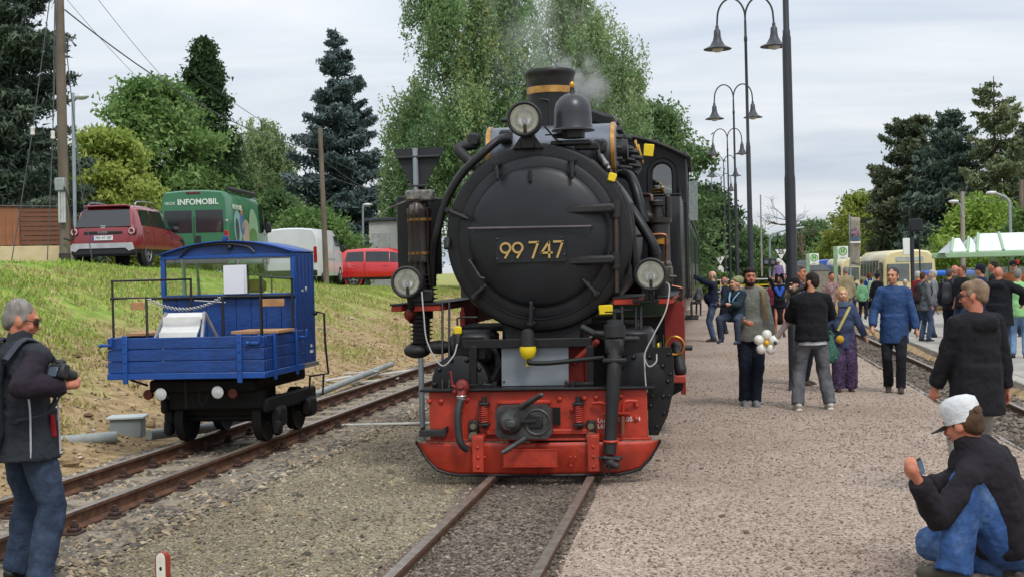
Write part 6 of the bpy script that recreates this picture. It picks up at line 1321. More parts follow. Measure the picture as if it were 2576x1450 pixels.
spruce('dark narrow conifer between the train and the platform lamps', 1765, 520, 118, 90, SPD, 5000, 75, zg=0, droop=.2, whorls=18, ls=.4)
# dead tree
g = np.random.default_rng(5); b = at(2022, 700, 78); dt = thing('dead_tree', 'bare crooked dead tree beside the thick black lamp post', 'tree', (b.x, b.y, -.4))
mb = MB(); twigs = MB()
def grow(p, d, L_, r, lev):
    pts = [p]; q = p.copy(); dd = d.copy()
    for i in range(4): dd = (dd + Vector(g.normal(0, .22, 3)) * .7).normalized(); q = q + dd * L_ / 4; pts.append(q.copy())
    (mb if lev < 2 else twigs).tube(pts, [r * (1 - .14 * i) for i in range(5)], 6 if lev < 2 else 4)
    if lev < 5:
        for k in range(2 if lev < 2 else 3): grow(pts[-1 - (k % 3)], (dd + Vector(g.normal(0, .6, 3)) + Vector((0, 0, .12))).normalized(), L_ * g.uniform(.55, .8), r * .52, lev + 1)
grow(Vector((0, 0, 0)), Vector((.05, 0, 1)), 2.6, .20, 0); mb.build('trunk', DEADB, dt); twigs.build('twigs', DEADB, dt)
# hedge and soil banks that close the far view are single plants
# ------------------------------------------------------------------ LAMP POSTS
PST = mat('lamp_post_paint', '#23262b', rough=.45, var=.15, scale=6, spec=.5)
LSH = mat('lamp_shade_paint', '#34363c', rough=.5, var=.15, scale=6)
OPAL = mat('opal_glass', '#b9b2a6', rough=.25, var=.08)
def lamp_post():
    t = thing('lamp_post', 'black two-armed platform lamp post', 'street lamp', (1.1, 19.1, .015))
    mb = MB(); mb.lathe([(.0, 0), (.082, 0), (.082, .11), (.076, .14), (.074, 2.90), (.066, 2.96), (.06, 4.82), (.052, 4.86), (.05, 4.92), (.042, 4.94), (.036, 7.55), (.045, 7.58), (.045, 7.68), (.034, 7.7), (.03, 8.1), (0, 8.1)], 18); mb.build('pole', PST, t)
    mb = MB(); mb.lathe([(.083, 0), (.083, .13), (.0, .13)], 18); mb.build('base_sleeve', mat('base_grey', '#4b4d52', rough=.6), t)
    for s in (-1, 1):
        mb = MB(); pts = [(0, 0, 7.9)] + [(s * (.36 - .36 * math.cos(PI * k / 10)), 0, 8.18 + .52 * math.sin(PI * k / 10)) for k in range(0, 11)] + [(s * .73, 0, 8.0)]
        mb.tube(smooth_path(pts, 2), .025, 8); mb.build('arm', PST, t)
        mb = MB(); mb.lathe([(.03, 8.02), (.045, 8.0), (.045, 7.93), (.085, 7.88), (.095, 7.72), (.12, 7.62), (.20, 7.48), (.33, 7.42), (.37, 7.40), (.36, 7.385), (.2, 7.41), (.1, 7.45), (0, 7.45)], 24, Matrix.Translation((s * .73, 0, 0))); sh = mb.build('lamp_shade', LSH, t)
        mb = MB(); mb.ell((s * .73, 0, 7.40), (.16, .16, .09), 16, 8); mb.build('lamp_bulb', OPAL, sh)
    return t
l0 = lamp_post(); SPC = 17.2
labs = ['thick black platform lamp post nearest the camera, its lamps out of view', 'black two-armed platform lamp post second from the camera with its lamps in view', 'third black two-armed lamp post from the camera along the platform', 'fourth black two-armed lamp post from the camera along the platform', 'fifth black two-armed lamp post from the camera along the platform', 'sixth black two-armed lamp post from the camera along the platform', 'farthest black two-armed lamp post at the end of the platform row']
for i in range(7):
    l = l0 if i == 0 else copy_tree(l0); l.location = (1.1 + (0 if i else .03), 19.1 + SPC * i, .015); l['label'] = labs[i]; l['group'] = 'two-armed platform lamp posts'
# ------------------------------------------------------------------ wooden poles, wires, other street lamps
WOODP = mat('pole_wood', '#6f655a', rough=.92, var=.2, scale=4, stretch=(1, 1, .15), bump=.4, bscale=20, spec=.15, dirt=('#463f38', .5))
CONC = mat('pole_concrete', '#8d8880', rough=.9, var=.12, scale=4)
GALV = mat('galvanised', '#8f989e', rough=.45, metal=.4, var=.1)
WIRE = mat('wire_grey', '#4b4f54', rough=.6)
def pole(label, px0, py0, px1, py1, d, r, m, group='wooden poles and posts', zb=None):
    b = at(px1, py1, d); tp_ = at(px0, py0, d); t = thing('utility_pole', label, 'pole', tuple(b), 0, group); mb = MB(); mb.tube([(0, 0, -.15), tuple(tp_ - b)], [r, r * .82], 12); mb.build('shaft', m, t); return t, b, tp_
pA, bA, tA = pole('thick weathered wooden utility pole with cable boxes beside the red SUV', 148, -60, 164, 672, 29.5, .115, WOODP)
mb = MB(); mb.cyl((0, 0, 0), (0, 0, .3), .125, 12); mb.build('base_sleeve', mat('pole_tar', '#3c3733', rough=.9), pA)
def la(px, py, dd=0.0): return at(px, py, 29.3 + dd) - bA
mb = MB(); mb.box(la(152, 464), (.22, .14, .28), b=.02); mb.build('junction_box', GREYP, pA)
for px in (149, 156, 162):
    mb = MB(); mb.tube([la(px, 482), la(px + 1, 560)], .028, 8); mb.build('cable_tube', mat('tube_white', '#aeb0ae', rough=.5), pA)
mb = MB(); mb.tube(smooth_path([la(161, 470, -.05), la(172, 500, -.1), la(178, 540), la(186, 590), la(180, 604), la(160, 600)]), .02, 6); mb.build('cable', PLAST, pA)
mb = MB(); mb.tube([la(145, 0), la(127, 500)], .010, 5); mb.build('stay_wire', WIRE, pA)
for (a, b, c) in (((138, 0), (133, 340), (118, 680)), ((125, 0), (82, 330), (28, 665)), ((160, 60), (205, 480), (232, 655))):
    A, Bm, C_ = la(*a), la(*b), la(*c)
    mb = MB(); mb.tube([A, Bm, C_], .012, 5); mb.build('stay_wire', WIRE, pA)
    if a[0] != 160: mb = MB(); mb.lathe([(.03, -.09), (.05, -.07), (.04, 0), (.05, .07), (.03, .09)], 10, Matrix.Translation(Bm)); mb.build('insulator', mat('porcelain', '#d3d0c8', rough=.2), pA)
pB, bB, tB = pole('wooden pole between the white van and the blue spruce', 805, 322, 822, 720, 45.5, .095, WOODP)
pC, bC, tC = pole('concrete pole carrying a lamp behind the glass shelter', 2421, 482, 2424, 720, 58, .10, CONC)
pD, bD, tD = pole('dark wooden pole without lamp behind the glass shelter', 2569, 452, 2573, 720, 60, .12, WOODP)
pE, bE, tE = pole('thin pale pole standing between the lamp posts and the sky', 1913, 490, 1917, 690, 95, .06, CONC)
def wire(label, A, B_, sag, r=.012):
    pts = [A.lerp(B_, i / 20) - Vector((0, 0, sag * 4 * (i / 20) * (1 - i / 20))) for i in range(21)]; mb = MB(); mb.tube(pts, r, 5); tag(mb.build('overhead_wire', WIRE), label, 'wire', 'overhead wires')
wire('thick overhead wire running from the red SUV pole to the white van pole', at(163, 25, 29.5), at(803, 378, 45.5), .55, .016)
wire('thin overhead wire continuing from the white van pole towards the black signboard', at(808, 430, 45.5), at(1005, 465, 60), .35)
wire('thin overhead wire sloping steeply from the white van pole', at(812, 400, 45.5), at(1005, 495, 55), .3)
wire('faint upper overhead wire above the green van', at(240, -10, 32), at(560, 330, 52), .3, .007)
wire('faint overhead wire just below the upper one', at(165, -5, 31), at(500, 320, 52), .3, .006)
wire('faint overhead wire crossing the columnar tree', at(480, 180, 50), at(1005, 465, 72), .6, .012)
wire('overhead wire between the two poles behind the shelter', at(2422, 494, 58), at(2572, 492, 60), .2)
def street_lamp(label, base, pts, head, hr, r, m=GALV, rz=0.0):
    t = thing('street_lamp', label, 'street lamp', tuple(base), 0); mb = MB(); mb.tube(smooth_path([p - base for p in pts]), r, 8); mb.build('post', m, t)
    mb = MB(); h = head - base; mb.ell(h, (hr, .14, hr * .34), 16, 8); hd = mb.build('lamp_head', mat('lamp_head_white', '#b9bfc4', rough=.4), t); mb = MB(); mb.ell(h + Vector((0, -.0, -hr * .12)), (hr * .8, .12, hr * .3), 16, 8); mb.build('lamp_glass', OPAL, hd); return t
b = at(190, 640, 41); street_lamp('grey-blue street lamp behind the wooden utility pole', b, [b, at(184, 262, 41), at(184, 254, 41), at(192, 246, 41)], at(205, 243, 41), .24, .055)
b = at(914, 700, 60); street_lamp('small grey street lamp by the white hut', b, [b, at(913, 530, 60), at(914, 522, 60), at(918, 518, 60)], at(924, 515, 60), .22, .05)
b = at(2545, 700, 56); street_lamp('street lamp on a curved mast above the glass shelter', b, [b, at(2541, 540, 56), at(2541, 515, 56), at(2530, 497, 56), at(2505, 487, 56)], at(2494, 485, 56), .22, .06)
b = at(2421, 545, 57.7); street_lamp('lamp head on an arm of the concrete pole behind the shelter', b, [b, at(2416, 516, 57.7), at(2408, 510, 57.7)], at(2399, 507, 57.7), .22, .03)
# gantry mast with railway signal
b = at(1938, 760, 70); t = thing('gantry_mast', 'grey mast with a curved arm reaching behind the thick lamp post', 'mast', tuple(b)); mb = MB(); mb.tube(smooth_path([Vector((0, 0, 0)), at(1936, 625, 70) - b, at(1940, 600, 70) - b, at(1960, 583, 70) - b, at(2022, 572, 70) - b]), .055, 8); mb.build('mast', GALV, t)
mb = MB(); mb.box(at(1937, 659, 69.8) - b, (.68, .2, .42), b=.06); sg = mb.build('signal_head', PLAST, t)
for px in (1928, 1945): mb = MB(); mb.lathe([(.11, 0), (.10, .03), (0, .03)], 14, Matrix.Translation(at(px, 659, 69.65) - b) @ AX_Y); mb.build('signal_lens', mat('signal_lens', '#5b6068', rough=.15), sg)
def tri_sign(label, px, py, d, w, num, below):
    b = at(px, py, d); zg = 0.0; t = thing('triangle_sign', label, 'sign', (b.x, b.y, zg), 0, 'white triangular speed signs'); z = b.z
    mb = MB(); mb.cyl((0, .03, 0), (0, .03, z + w * .4), .03, 8); mb.build('post', GALV, t)
    for k, (s, m, y) in enumerate(((1, PLAST, 0), (.84, WHT, -.008))):
        mb = MB(); mb.prism([(-w * s, w * .86 * s), (w * s, w * .86 * s), (0, -w * .86 * s)], .012, face_cam(0, y, z)); mb.build('sign_border' if k == 0 else 'sign_face', m, t)
    text('number', num, w * .85, PLAST, face_cam(0, -.025, z + w * .34), t, bold=.01)
    if below: mb = MB(); mb.prism([(-w * .55, -.28), (w * .55, -.28), (w * .55, .18), (0, .42), (-w * .55, .18)], .012, face_cam(0, 0, z - w * 1.9)); mb.build('lower_panel', WHT, t)
tri_sign('white triangular 25 sign beside the thick lamp post', 1965, 640, 66, .34, '25', True)
tri_sign('white triangular 2 sign half hidden among the far lamp posts', 1812, 655, 82, .34, '2', True)
# bus stop signs
GSG = mat('sign_green', '#4e9a3c', rough=.45); SGW = mat('sign_white', '#d6dbd2', rough=.45, var=.04); SGP = mat('sign_post_green', '#7d9c7a', rough=.5)
def stop(label, px, py, d, w):
    b = at(px, py, d); t = thing('bus_stop_sign', label, 'sign', (b.x, b.y, -.3), 0, 'green and white bus stop signs'); z = b.z + .3; h = w * 1.25
    mb = MB(); mb.box((-w / 2 - .08, .02, z / 2 + h / 4), (.14, .1, z + h * .5), b=.01); mb.build('post', SGP, t)
    mb = MB(); mb.box((0, 0, z), (w, .06, h), b=.01); p_ = mb.build('panel', SGW, t)
    mb = MB(); mb.lathe([(w * .36, 0), (w * .40, -.01), (w * .40, .006), (w * .31, .006), (w * .31, 0)], 28, face_cam(0, -.035, z + h * .12) , c0=False, c1=False); mb.build('ring', GSG, p_)
    text('letter', 'H', w * .5, GSG, face_cam(0, -.035, z + h * .12), p_, bold=.02)
    mb = MB(); mb.box((0, -.034, z - h * .38), (w * .5, .004, h * .05)); mb.build('small_print', mat('print_grey', '#8c938a'), p_)
stop('nearer bus stop sign with a green H beside the banner', 2120, 636, 52, .40)
stop('smaller bus stop sign with a green H beside the thick lamp post', 2048, 652, 60, .40)
# banner flag
b = at(2140, 700, 50); t = thing('banner_flag', 'tall narrow grey banner flag with a printed crest above the buses', 'banner', (b.x, b.y, -.3))
z1 = at(2140, 545, 50).z + .3; z0 = at(2140, 665, 50).z + .3; w = 24 / FPX * 50
mb = MB(); mb.cyl((0, 0, 0), (0, 0, z1 + .1), .025, 8); mb.build('flag_pole', GALV, t)
mb = MB(); P = [[(.03 + w * i / 6 * (1 if k < 9 else .9) + .0, .05 * math.sin(i * 1.1 + k * .6), z1 - (z1 - z0) * k / 12 - .05 * i / 6) for i in range(7)] for k in range(13)]; mb.grid(P); fl_ = mb.build('cloth', mat('banner_cloth', '#8b8778', rough=.8, var=.2, scale=3, dirt=('#5a574c', .5)), t, smooth=80); fl_.modifiers.new('t', 'SOLIDIFY').thickness = .006
zc_ = z1 - (z1 - z0) * .5
mb = MB(); mb.prism([(.05 + w * .42 + .15 * math.cos(k * PI / 10), .15 * math.sin(k * PI / 10)) for k in range(11)], .01, face_cam(0, -.07, zc_)); mb.build('crest', mat('crest_blue', '#3b5a72', rough=.7), t)
for k in range(7): a_ = PI * (k + .5) / 7; mb = MB(); mb.box((.05 + w * .42 + .22 * math.cos(a_), -.075, zc_ + .22 * math.sin(a_)), (.09, .008, .02), rot=(0, -a_, 0)); mb.build('crest_ray', mat('crest_dark', '#33302a', rough=.7), t)
mb = MB(); mb.box((.05 + w * .42, -.075, zc_ - .07), (.36, .01, .06)); mb.build('crest_bar', WHT, t)
mb = MB(); mb.ell((.05 + w * .42, -.06, z1 - .62), (.16, .02, .2)); mb.build('printed_motif', mat('motif', '#7a5f68', rough=.8, var=.6, scale=9), t)
# loudspeaker on stand, black post with timetable
b = at(2315, 700, 40); t = thing('loudspeaker', 'black loudspeaker raised on a thin stand above the crowd', 'loudspeaker', (b.x, b.y, .15)); z = at(2307, 566, 40).z - .15
mb = MB(); mb.cyl((0, 0, .0), (0, 0, z - .2), .022, 8); mb.build('stand', PLAST, t); mb = MB(); mb.box((-.1, 0, z), (.37, .3, .37), b=.03); mb.build('speaker_cabinet', mat('speaker_black', '#191a1f', rough=.8, bump=.3, bscale=90), t)
mb = MB(); mb.box((0, 0, z + .2), (.06, .06, .04)); mb.build('handle', PLAST, t)
for a in range(3): mb = MB(); mb.tube([(0, 0, .75), (.5 * math.cos(a * 2.1), .5 * math.sin(a * 2.1), .02)], .014, 6); mb.build('leg', PLAST, t)
b = at(2297, 745, 38); t = thing('timetable_post', 'black post with a small white timetable panel in front of the larger bus', 'post', (b.x, b.y, .15)); z = at(2295, 598, 38).z - .15
mb = MB(); mb.cyl((0, 0, 0), (0, 0, z), .055, 10); mb.build('post', PST, t); mb = MB(); mb.box((-.15, 0, z - .24), (.19, .05, .46), b=.01); mb.build('panel', SGW, t)
# ------------------------------------------------------------------ back of a trapezoid railway board
d = 14.4; b = at(1063, 985, d); t = thing('trapezoid_board', 'dark back of a trapezoid railway signal board on a grey post beside the locomotive', 'sign', (b.x, b.y, .0))
def l_(px, py, dd=0.0): return at(px, py, d + dd) - Vector((b.x, b.y, 0))
p0, p1, p2, p3 = l_(990, 376), l_(1124, 372), l_(1066, 480), l_(1043, 480)
yy = p0.y
mb = MB(); mb.prism([(p0.x, p0.z), (p1.x, p1.z), (p2.x, p2.z), (p3.x, p3.z)], .02, Matrix.Translation((0, yy, 0)) @ Matrix.Rotation(PI / 2, 4, 'X')); mb.build('board', mat('board_back', '#1d1f22', rough=.6, var=.2), t)
mb = MB(); mb.tube([(0, yy - .045, 0), (l_(1048, 372).x, yy - .045, p0.z)], .03, 10); mb.build('post', GALV, t)
for py in (397, 470):
    a, c = l_(1000 if py < 400 else 1030, py), l_(1112 if py < 400 else 1078, py - 2); mb = MB(); mb.box(((a.x + c.x) / 2, yy - .05, (a.z + c.z) / 2), (c.x - a.x, .05, .022), b=.004); mb.build('cross_bar', mat('bar_dark', '#2c2f33', rough=.5), t)
# ------------------------------------------------------------------ fence on its wall, left
d = 34.5; A, B_ = at(-160, 640, d - 1), at(182, 640, d + 1); zb_ = 1.95
dirv = (B_ - A); dirv.z = 0; Lf = dirv.length; ang = math.atan2(dirv.y, dirv.x); zt_ = at(100, 520, d).z
ft = thing('slatted_fence', 'brown slatted timber fence on a low cream wall behind the utility pole', 'fence', (A.x, A.y, zb_), ang)
mb = MB(); mb.box((Lf / 2, 0, .36), (Lf, .2, .79), b=.01); mb.build('cream_wall', mat('cream_render', '#c9b98c', rough=.85, var=.06, dirt=('#a3956f', .4)), ft)
FW = mat('fence_wood', '#6e4630', rough=.7, var=.22, scale=4, stretch=(.3, 4, 6), dirt=('#4b3022', .4)); FW2 = mat('fence_wood_light', '#8a5a38', rough=.7, var=.15, scale=4)
H0 = .78; Hf = zt_ - zb_ - H0; ns = 8; xs = Lf * .60
for k in range(ns):
    mb = MB(); mb.box((0, 0, 0), (Lf - xs - .06, .03, Hf / ns - .014), b=.004); o = mb.build('slat', FW, ft); o.location = (xs + (Lf - xs) / 2, 0, H0 + Hf * (k + .5) / ns)
nb = 12
for k in range(nb):
    mb = MB(); mb.box((0, 0, 0), (xs / nb - .004, .025, Hf + .06), b=.003); o = mb.build('board', FW2, ft); o.location = (xs * (k + .5) / nb, .0, H0 + Hf / 2 + .03)
for x in (xs - .02, Lf - .05): mb = MB(); mb.box((x, .03, H0 + Hf / 2), (.09, .07, Hf + .03), b=.006); mb.build('post', FW, ft)
mb = MB(); mb.box((Lf / 2, 0, H0 + Hf + .04), (Lf, .12, .03), b=.005); mb.build('cap_rail', mat('cap_grey', '#4c4a48', rough=.6), ft)
# ------------------------------------------------------------------ white hut
d = 62; A = at(930, 640, d); Z0 = .8; zt_ = at(960, 556, d).z; Wd_ = 130 / FPX * d
ht = thing('white_hut', 'small white hut with a dark flat roof behind the red hatchback', 'building', (A.x, A.y, Z0)); hh = zt_ - Z0
mb = MB(); mb.box((Wd_ / 2, 1.5, hh / 2), (Wd_, 3, hh), b=.01); mb.build('wall', mat('hut_wall', '#b4b4b0', rough=.7, var=.05, dirt=('#9a9a94', .4)), ht)
mb = MB(); mb.box((Wd_ / 2, 1.5, hh + .07), (Wd_ + .35, 3.3, .14), b=.02); mb.build('roof', mat('hut_roof', '#3d4046', rough=.6), ht)
mb = MB(); mb.box((Wd_ * .62, -.03, hh / 2), (.09, .06, hh)); mb.build('downpipe', GALV, ht)
mb = MB(); mb.box((.55, -.012, hh * .42), (.85, .03, hh * .84), b=.006); dr = mb.build('door', mat('hut_door', '#a3a4a1', rough=.6), ht); mb = MB(); mb.box((.9, -.05, hh * .4), (.05, .05, .14), b=.01); mb.build('handle', PLAST, dr)
mb = MB(); a, c = at(935, 548, 66) - ht.location, at(1000, 530, 66) - ht.location; mb.add([tuple(a), (c.x, c.y, a.z), (c.x + .3, c.y, c.z), (c.x - .2, c.y, c.z)], [(0, 1, 2, 3)]); o = mb.build('roof_slope', mat('slate', '#6f747a', rough=.7), ht); o.modifiers.new('t', 'SOLIDIFY').thickness = .1
# ------------------------------------------------------------------ glass shelter at the right
d = 34; A = at(2388, 640, d); SG_ = mat('shelter_green', '#8aa883', rough=.45, var=.06); sh = thing('glass_shelter', 'long tram shelter with pale green frame and peaked glass roofs behind the crowd', 'shelter', (A.x, A.y, .15))
def s_(px, py, dd=0.0): return at(px, py, d + dd) - sh.location
ze_, zr_ = s_(2400, 640).z, s_(2460, 590).z
mb = MB(); mb.box((3.2, 0, ze_ - .02), (6.6, .12, .14), b=.02); mb.box((3.2, 2.0, ze_ - .02), (6.6, .12, .14), b=.02); mb.build('eaves_beam', SG_, sh)
GPAN = mat('frosted_glass', '#c7cfca', rough=.2, var=.04, spec=.6)
units = [(0.0, .62), (.62, 1.22), (1.15, 4.6), (4.65, 7.0)]
xg = [0, .62, 1.1]
def gable(x0, x1, zr, y0=0.0):
    # ridge runs along x; end triangle faces left
    mb = MB(); mb.add([(x0, y0, ze_ + .05), (x0 + .22, y0 + 1.0, zr), (x1, y0 + 1.0, zr), (x1, y0, ze_ + .05)], [(0, 1, 2, 3)]); o = mb.build('roof_pane', GPAN, sh, smooth=None); o.modifiers.new('t', 'SOLIDIFY').thickness = .02
    mb = MB(); mb.add([(x0, y0 + 2.0, ze_ + .05), (x0 + .22, y0 + 1.0, zr), (x1, y0 + 1.0, zr), (x1, y0 + 2.0, ze_ + .05)], [(0, 1, 2, 3)]); o = mb.build('roof_pane', GPAN, sh, smooth=None); o.modifiers.new('t', 'SOLIDIFY').thickness = .02
    mb = MB(); mb.add([(x0 - .01, y0, ze_ + .05), (x0 + .21, y0 + 1.0, zr), (x0 - .01, y0 + 2.0, ze_ + .05)], [(0, 1, 2)]); o = mb.build('gable_pane', GPAN, sh, smooth=None); o.modifiers.new('t', 'SOLIDIFY').thickness = .015
    mb = MB(); mb.tube([(x0, y0, ze_ + .05), (x0 + .22, y0 + 1.0, zr + .02)], .04, 6); mb.build('rafter', SG_, sh)
x_ = lambda px: s_(px, 620).x
gable(x_(2393), x_(2432), s_(2400, 600).z); gable(x_(2432), x_(2462), s_(2440, 597).z); gable(x_(2456), x_(2690), s_(2460, 588).z)
for px in (2520, 2586): q = MB(); q.tube([(x_(px), -.02, ze_ + .07), (x_(px) + .1, 1.0, s_(2460, 588).z + .03)], .035, 6); q.build('rafter', SG_, sh)
for px in (2530, 2580, 2640): mb = MB(); mb.box((x_(px), 1.9, ze_ / 2), (.12, .12, ze_), b=.01); mb.build('post', SG_, sh)
for px in (2500, 2555, 2610): mb = MB(); mb.box((x_(px), 1.95, ze_ * .5), (.9, .02, ze_ * .6)); mb.build('wall_pane', glass('shelter_glass', (.85, .9, .87), .03, .3), sh)
# blue awning of a stall behind the crowd
A = at(2330, 700, 44); aw = thing('blue_canopy', 'bright blue fabric canopy roof seen above the crowd', 'canopy', (A.x, A.y, .1)); z = at(2330, 683, 44).z - .1; Wc = 150 / FPX * 44
mb = MB(); mb.box((Wc / 2 - .2, 0, z - .06), (Wc, 1.5, .16), b=.05); mb.build('fabric_roof', mat('canopy_blue', '#1b5cb8', rough=.5, var=.1), aw)
for x in (-.1, Wc - .3): mb = MB(); mb.cyl((x, 0, 0), (x, 0, z - .1), .025, 8); mb.build('leg', GALV, aw)
# dark rounded tarpaulin tent by the bus stop
A = at(2025, 690, 74); tt_ = thing('grey_tent', 'low dark grey tent roof behind the bus stop sign', 'tent', (A.x, A.y, -.3)); mb = MB(); w_ = 1.4; z = at(2025, 655, 74).z + .3
mb.lathe([(w_, z - .55), (w_ * .7, z - .22), (w_ * .2, z), (0, z + .02)], 10); mb.build('tent_roof', mat('tent_grey', '#3e4345', rough=.7, var=.2), tt_); mb = MB(); mb.lathe([(w_ * .97, 0), (w_ * .97, z - .56), (0, z - .56)], 10); mb.build('tent_wall', mat('tent_wall', '#7b7a6c', rough=.8), tt_)
# low hedge and a white and yellow railing at the far end
b = at(1772, 706, 75); hg = thing('clipped_hedge', 'clipped green hedge at the far end of the gravel platform', 'hedge', (b.x, b.y, 0)); g = np.random.default_rng(3); n = 5000
C = np.stack([g.uniform(-1.6, 1.6, n), g.uniform(-.6, .6, n), g.uniform(0, 1, n) ** .6 * 1.35], 1); leaves('foliage', C, .16, leaf_mat('leaf_' + '_'.join(c.strip('#') for c in GRN1), GRN1), g.uniform(0, 1, n), hg, g, .6)
b = at(1880, 690, 72); rl = thing('yellow_railing', 'white and yellow level crossing railing in the distance', 'railing', (b.x, b.y, 0))
for z, m in ((1.0, WHT), (.7, YEL), (.4, WHT)): mb = MB(); mb.box((0, 0, z), (3.2, .05, .06)); mb.build('rail', m, rl)
for x in (-1.4, 0, 1.4): mb = MB(); mb.cyl((x, 0, 0), (x, 0, 1.05), .03, 8); mb.build('post', WHT, rl)
# ------------------------------------------------------------------ PEOPLE
_cl = bpy.data.textures.new('cloth_folds', 'CLOUDS'); _cl.noise_scale = .10; _cl.noise_depth = 2
SKIN = mat('skin', '#b98468', rough=.55, var=.08, scale=9, spec=.35); SKIN2 = mat('skin_pale', '#c99a82', rough=.55, var=.08, scale=9, spec=.35); SKIN3 = mat('skin_ruddy', '#b5745c', rough=.55, var=.1, scale=9, spec=.35)
def cloth(n, c, **k): return mat('cloth_' + n, c, rough=k.pop('rough', .88), var=k.pop('var', .14), scale=k.pop('scale', 9), bump=k.pop('bump', .45), bscale=k.pop('bscale', 34), spec=.25, **k)
JEANS = cloth('jeans', '#3a4960', var=.28, scale=7, dirt=('#64758c', .55)); JEANSD = cloth('jeans_dark', '#2a3547', var=.2); NAVYT = cloth('navy_trouser', '#171c2b'); BLKC = cloth('black', '#141519'); GREYJ = cloth('grey_jeans', '#55565a', var=.3, dirt=('#7b7c80', .5)); CHECK = cloth('stripe', '#3d4a5e', col2='#7d8795', scale=26, var=.6); LGREY = cloth('light_grey', '#8b857e')
BROWNS = mat('shoe_brown', '#3a2d24', rough=.7); WHITES = mat('shoe_white', '#b9b9ae', rough=.6); BLACKS = mat('shoe_black', '#1a1a1c', rough=.6); GREYS = mat('shoe_grey', '#6d7074', rough=.7)
EYE = mat('eye_dark', '#1d1612', rough=.2); LIP = mat('lips', '#8f4f45', rough=.5)
def HAIR(n, c): return mat('hair_' + n, c, rough=.75, var=.3, scale=25, bump=.5, bscale=60, stretch=(1, 1, .3), spec=.3)
H_DK = HAIR('dark', '#231a15'); H_GR = HAIR('grey', '#77736d'); H_WH = HAIR('white', '#a5a39c'); H_BL = HAIR('blond', '#b08f5c'); H_BR = HAIR('brown', '#4a3524'); H_SB = HAIR('sandy', '#7a6552'); H_RD = HAIR('reddish', '#5a2c1c')
def ik(a, b, l1, l2, pole):
    a = Vector(a); b = Vector(b); d = b - a; L_ = min(d.length, (l1 + l2) * .999); dn = d.normalized(); b = a + dn * L_
    x = (l1 * l1 - l2 * l2 + L_ * L_) / (2 * L_); hgt = math.sqrt(max(0, l1 * l1 - x * x)); p = Vector(pole); p = p - dn * p.dot(dn)
    p = p.normalized() if p.length > 1e-5 else frame(dn)[0]; return a + dn * x + p * hgt, b
def blob(name, mb, m, parent, vox, sm=4, folds=0.0):
    o = mb.build(name, m, parent, smooth=None); r = o.modifiers.new('r', 'REMESH'); r.mode = 'VOXEL'; r.voxel_size = vox; r.use_smooth_shade = True
    s = o.modifiers.new('s', 'SMOOTH'); s.factor = .5; s.iterations = sm
    if folds: d = o.modifiers.new('d', 'DISPLACE'); d.texture = _cl; d.strength = folds; d.mid_level = .5; d.texture_coords = 'LOCAL'
    return o
def hand(mb, w, d, side, k, curl=.5, nrm=None):
    """hand at wrist w, pointing along d; nrm = direction the palm faces"""
    d = Vector(d).normalized(); n = Vector(nrm) if nrm is not None else Vector((-side, 0, 0)); n = (n - d * n.dot(d)); n = n.normalized() if n.length > 1e-4 else frame(d)[1]
    x = d.cross(n).normalized() * side
    mb.cap(w, w + d * .085 * k, .026 * k, .034 * k, 8); pc = w + d * .045 * k
    for i, (off, ln) in enumerate(((-.030, .066), (-.010, .075), (.010, .071), (.029, .056))):
        p = w + d * .088 * k + x * off * k; q = p + (d * (1 - curl * .45) + n * curl * .55).normalized() * ln * .55 * k; r = q + (d * (1 - curl * 1.2) + n * curl * 1.1).normalized() * ln * .5 * k
        mb.cap(p - d * .02 * k, q, .0105 * k,   .0115 * k, 7); mb.cap(q, r,   .0115 * k, .0078 * k, 7)
    p = w + d * .03 * k - x * .026 * k; q = p + (d * .7 - x * .55 + n * .35).normalized() * .045 * k; r = q + (d * .85 + n * .4).normalized() * .035 * k
    mb.cap(p, q, .014 * k, .012 * k, 7); mb.cap(q, r, .012 * k, .009 * k, 7)
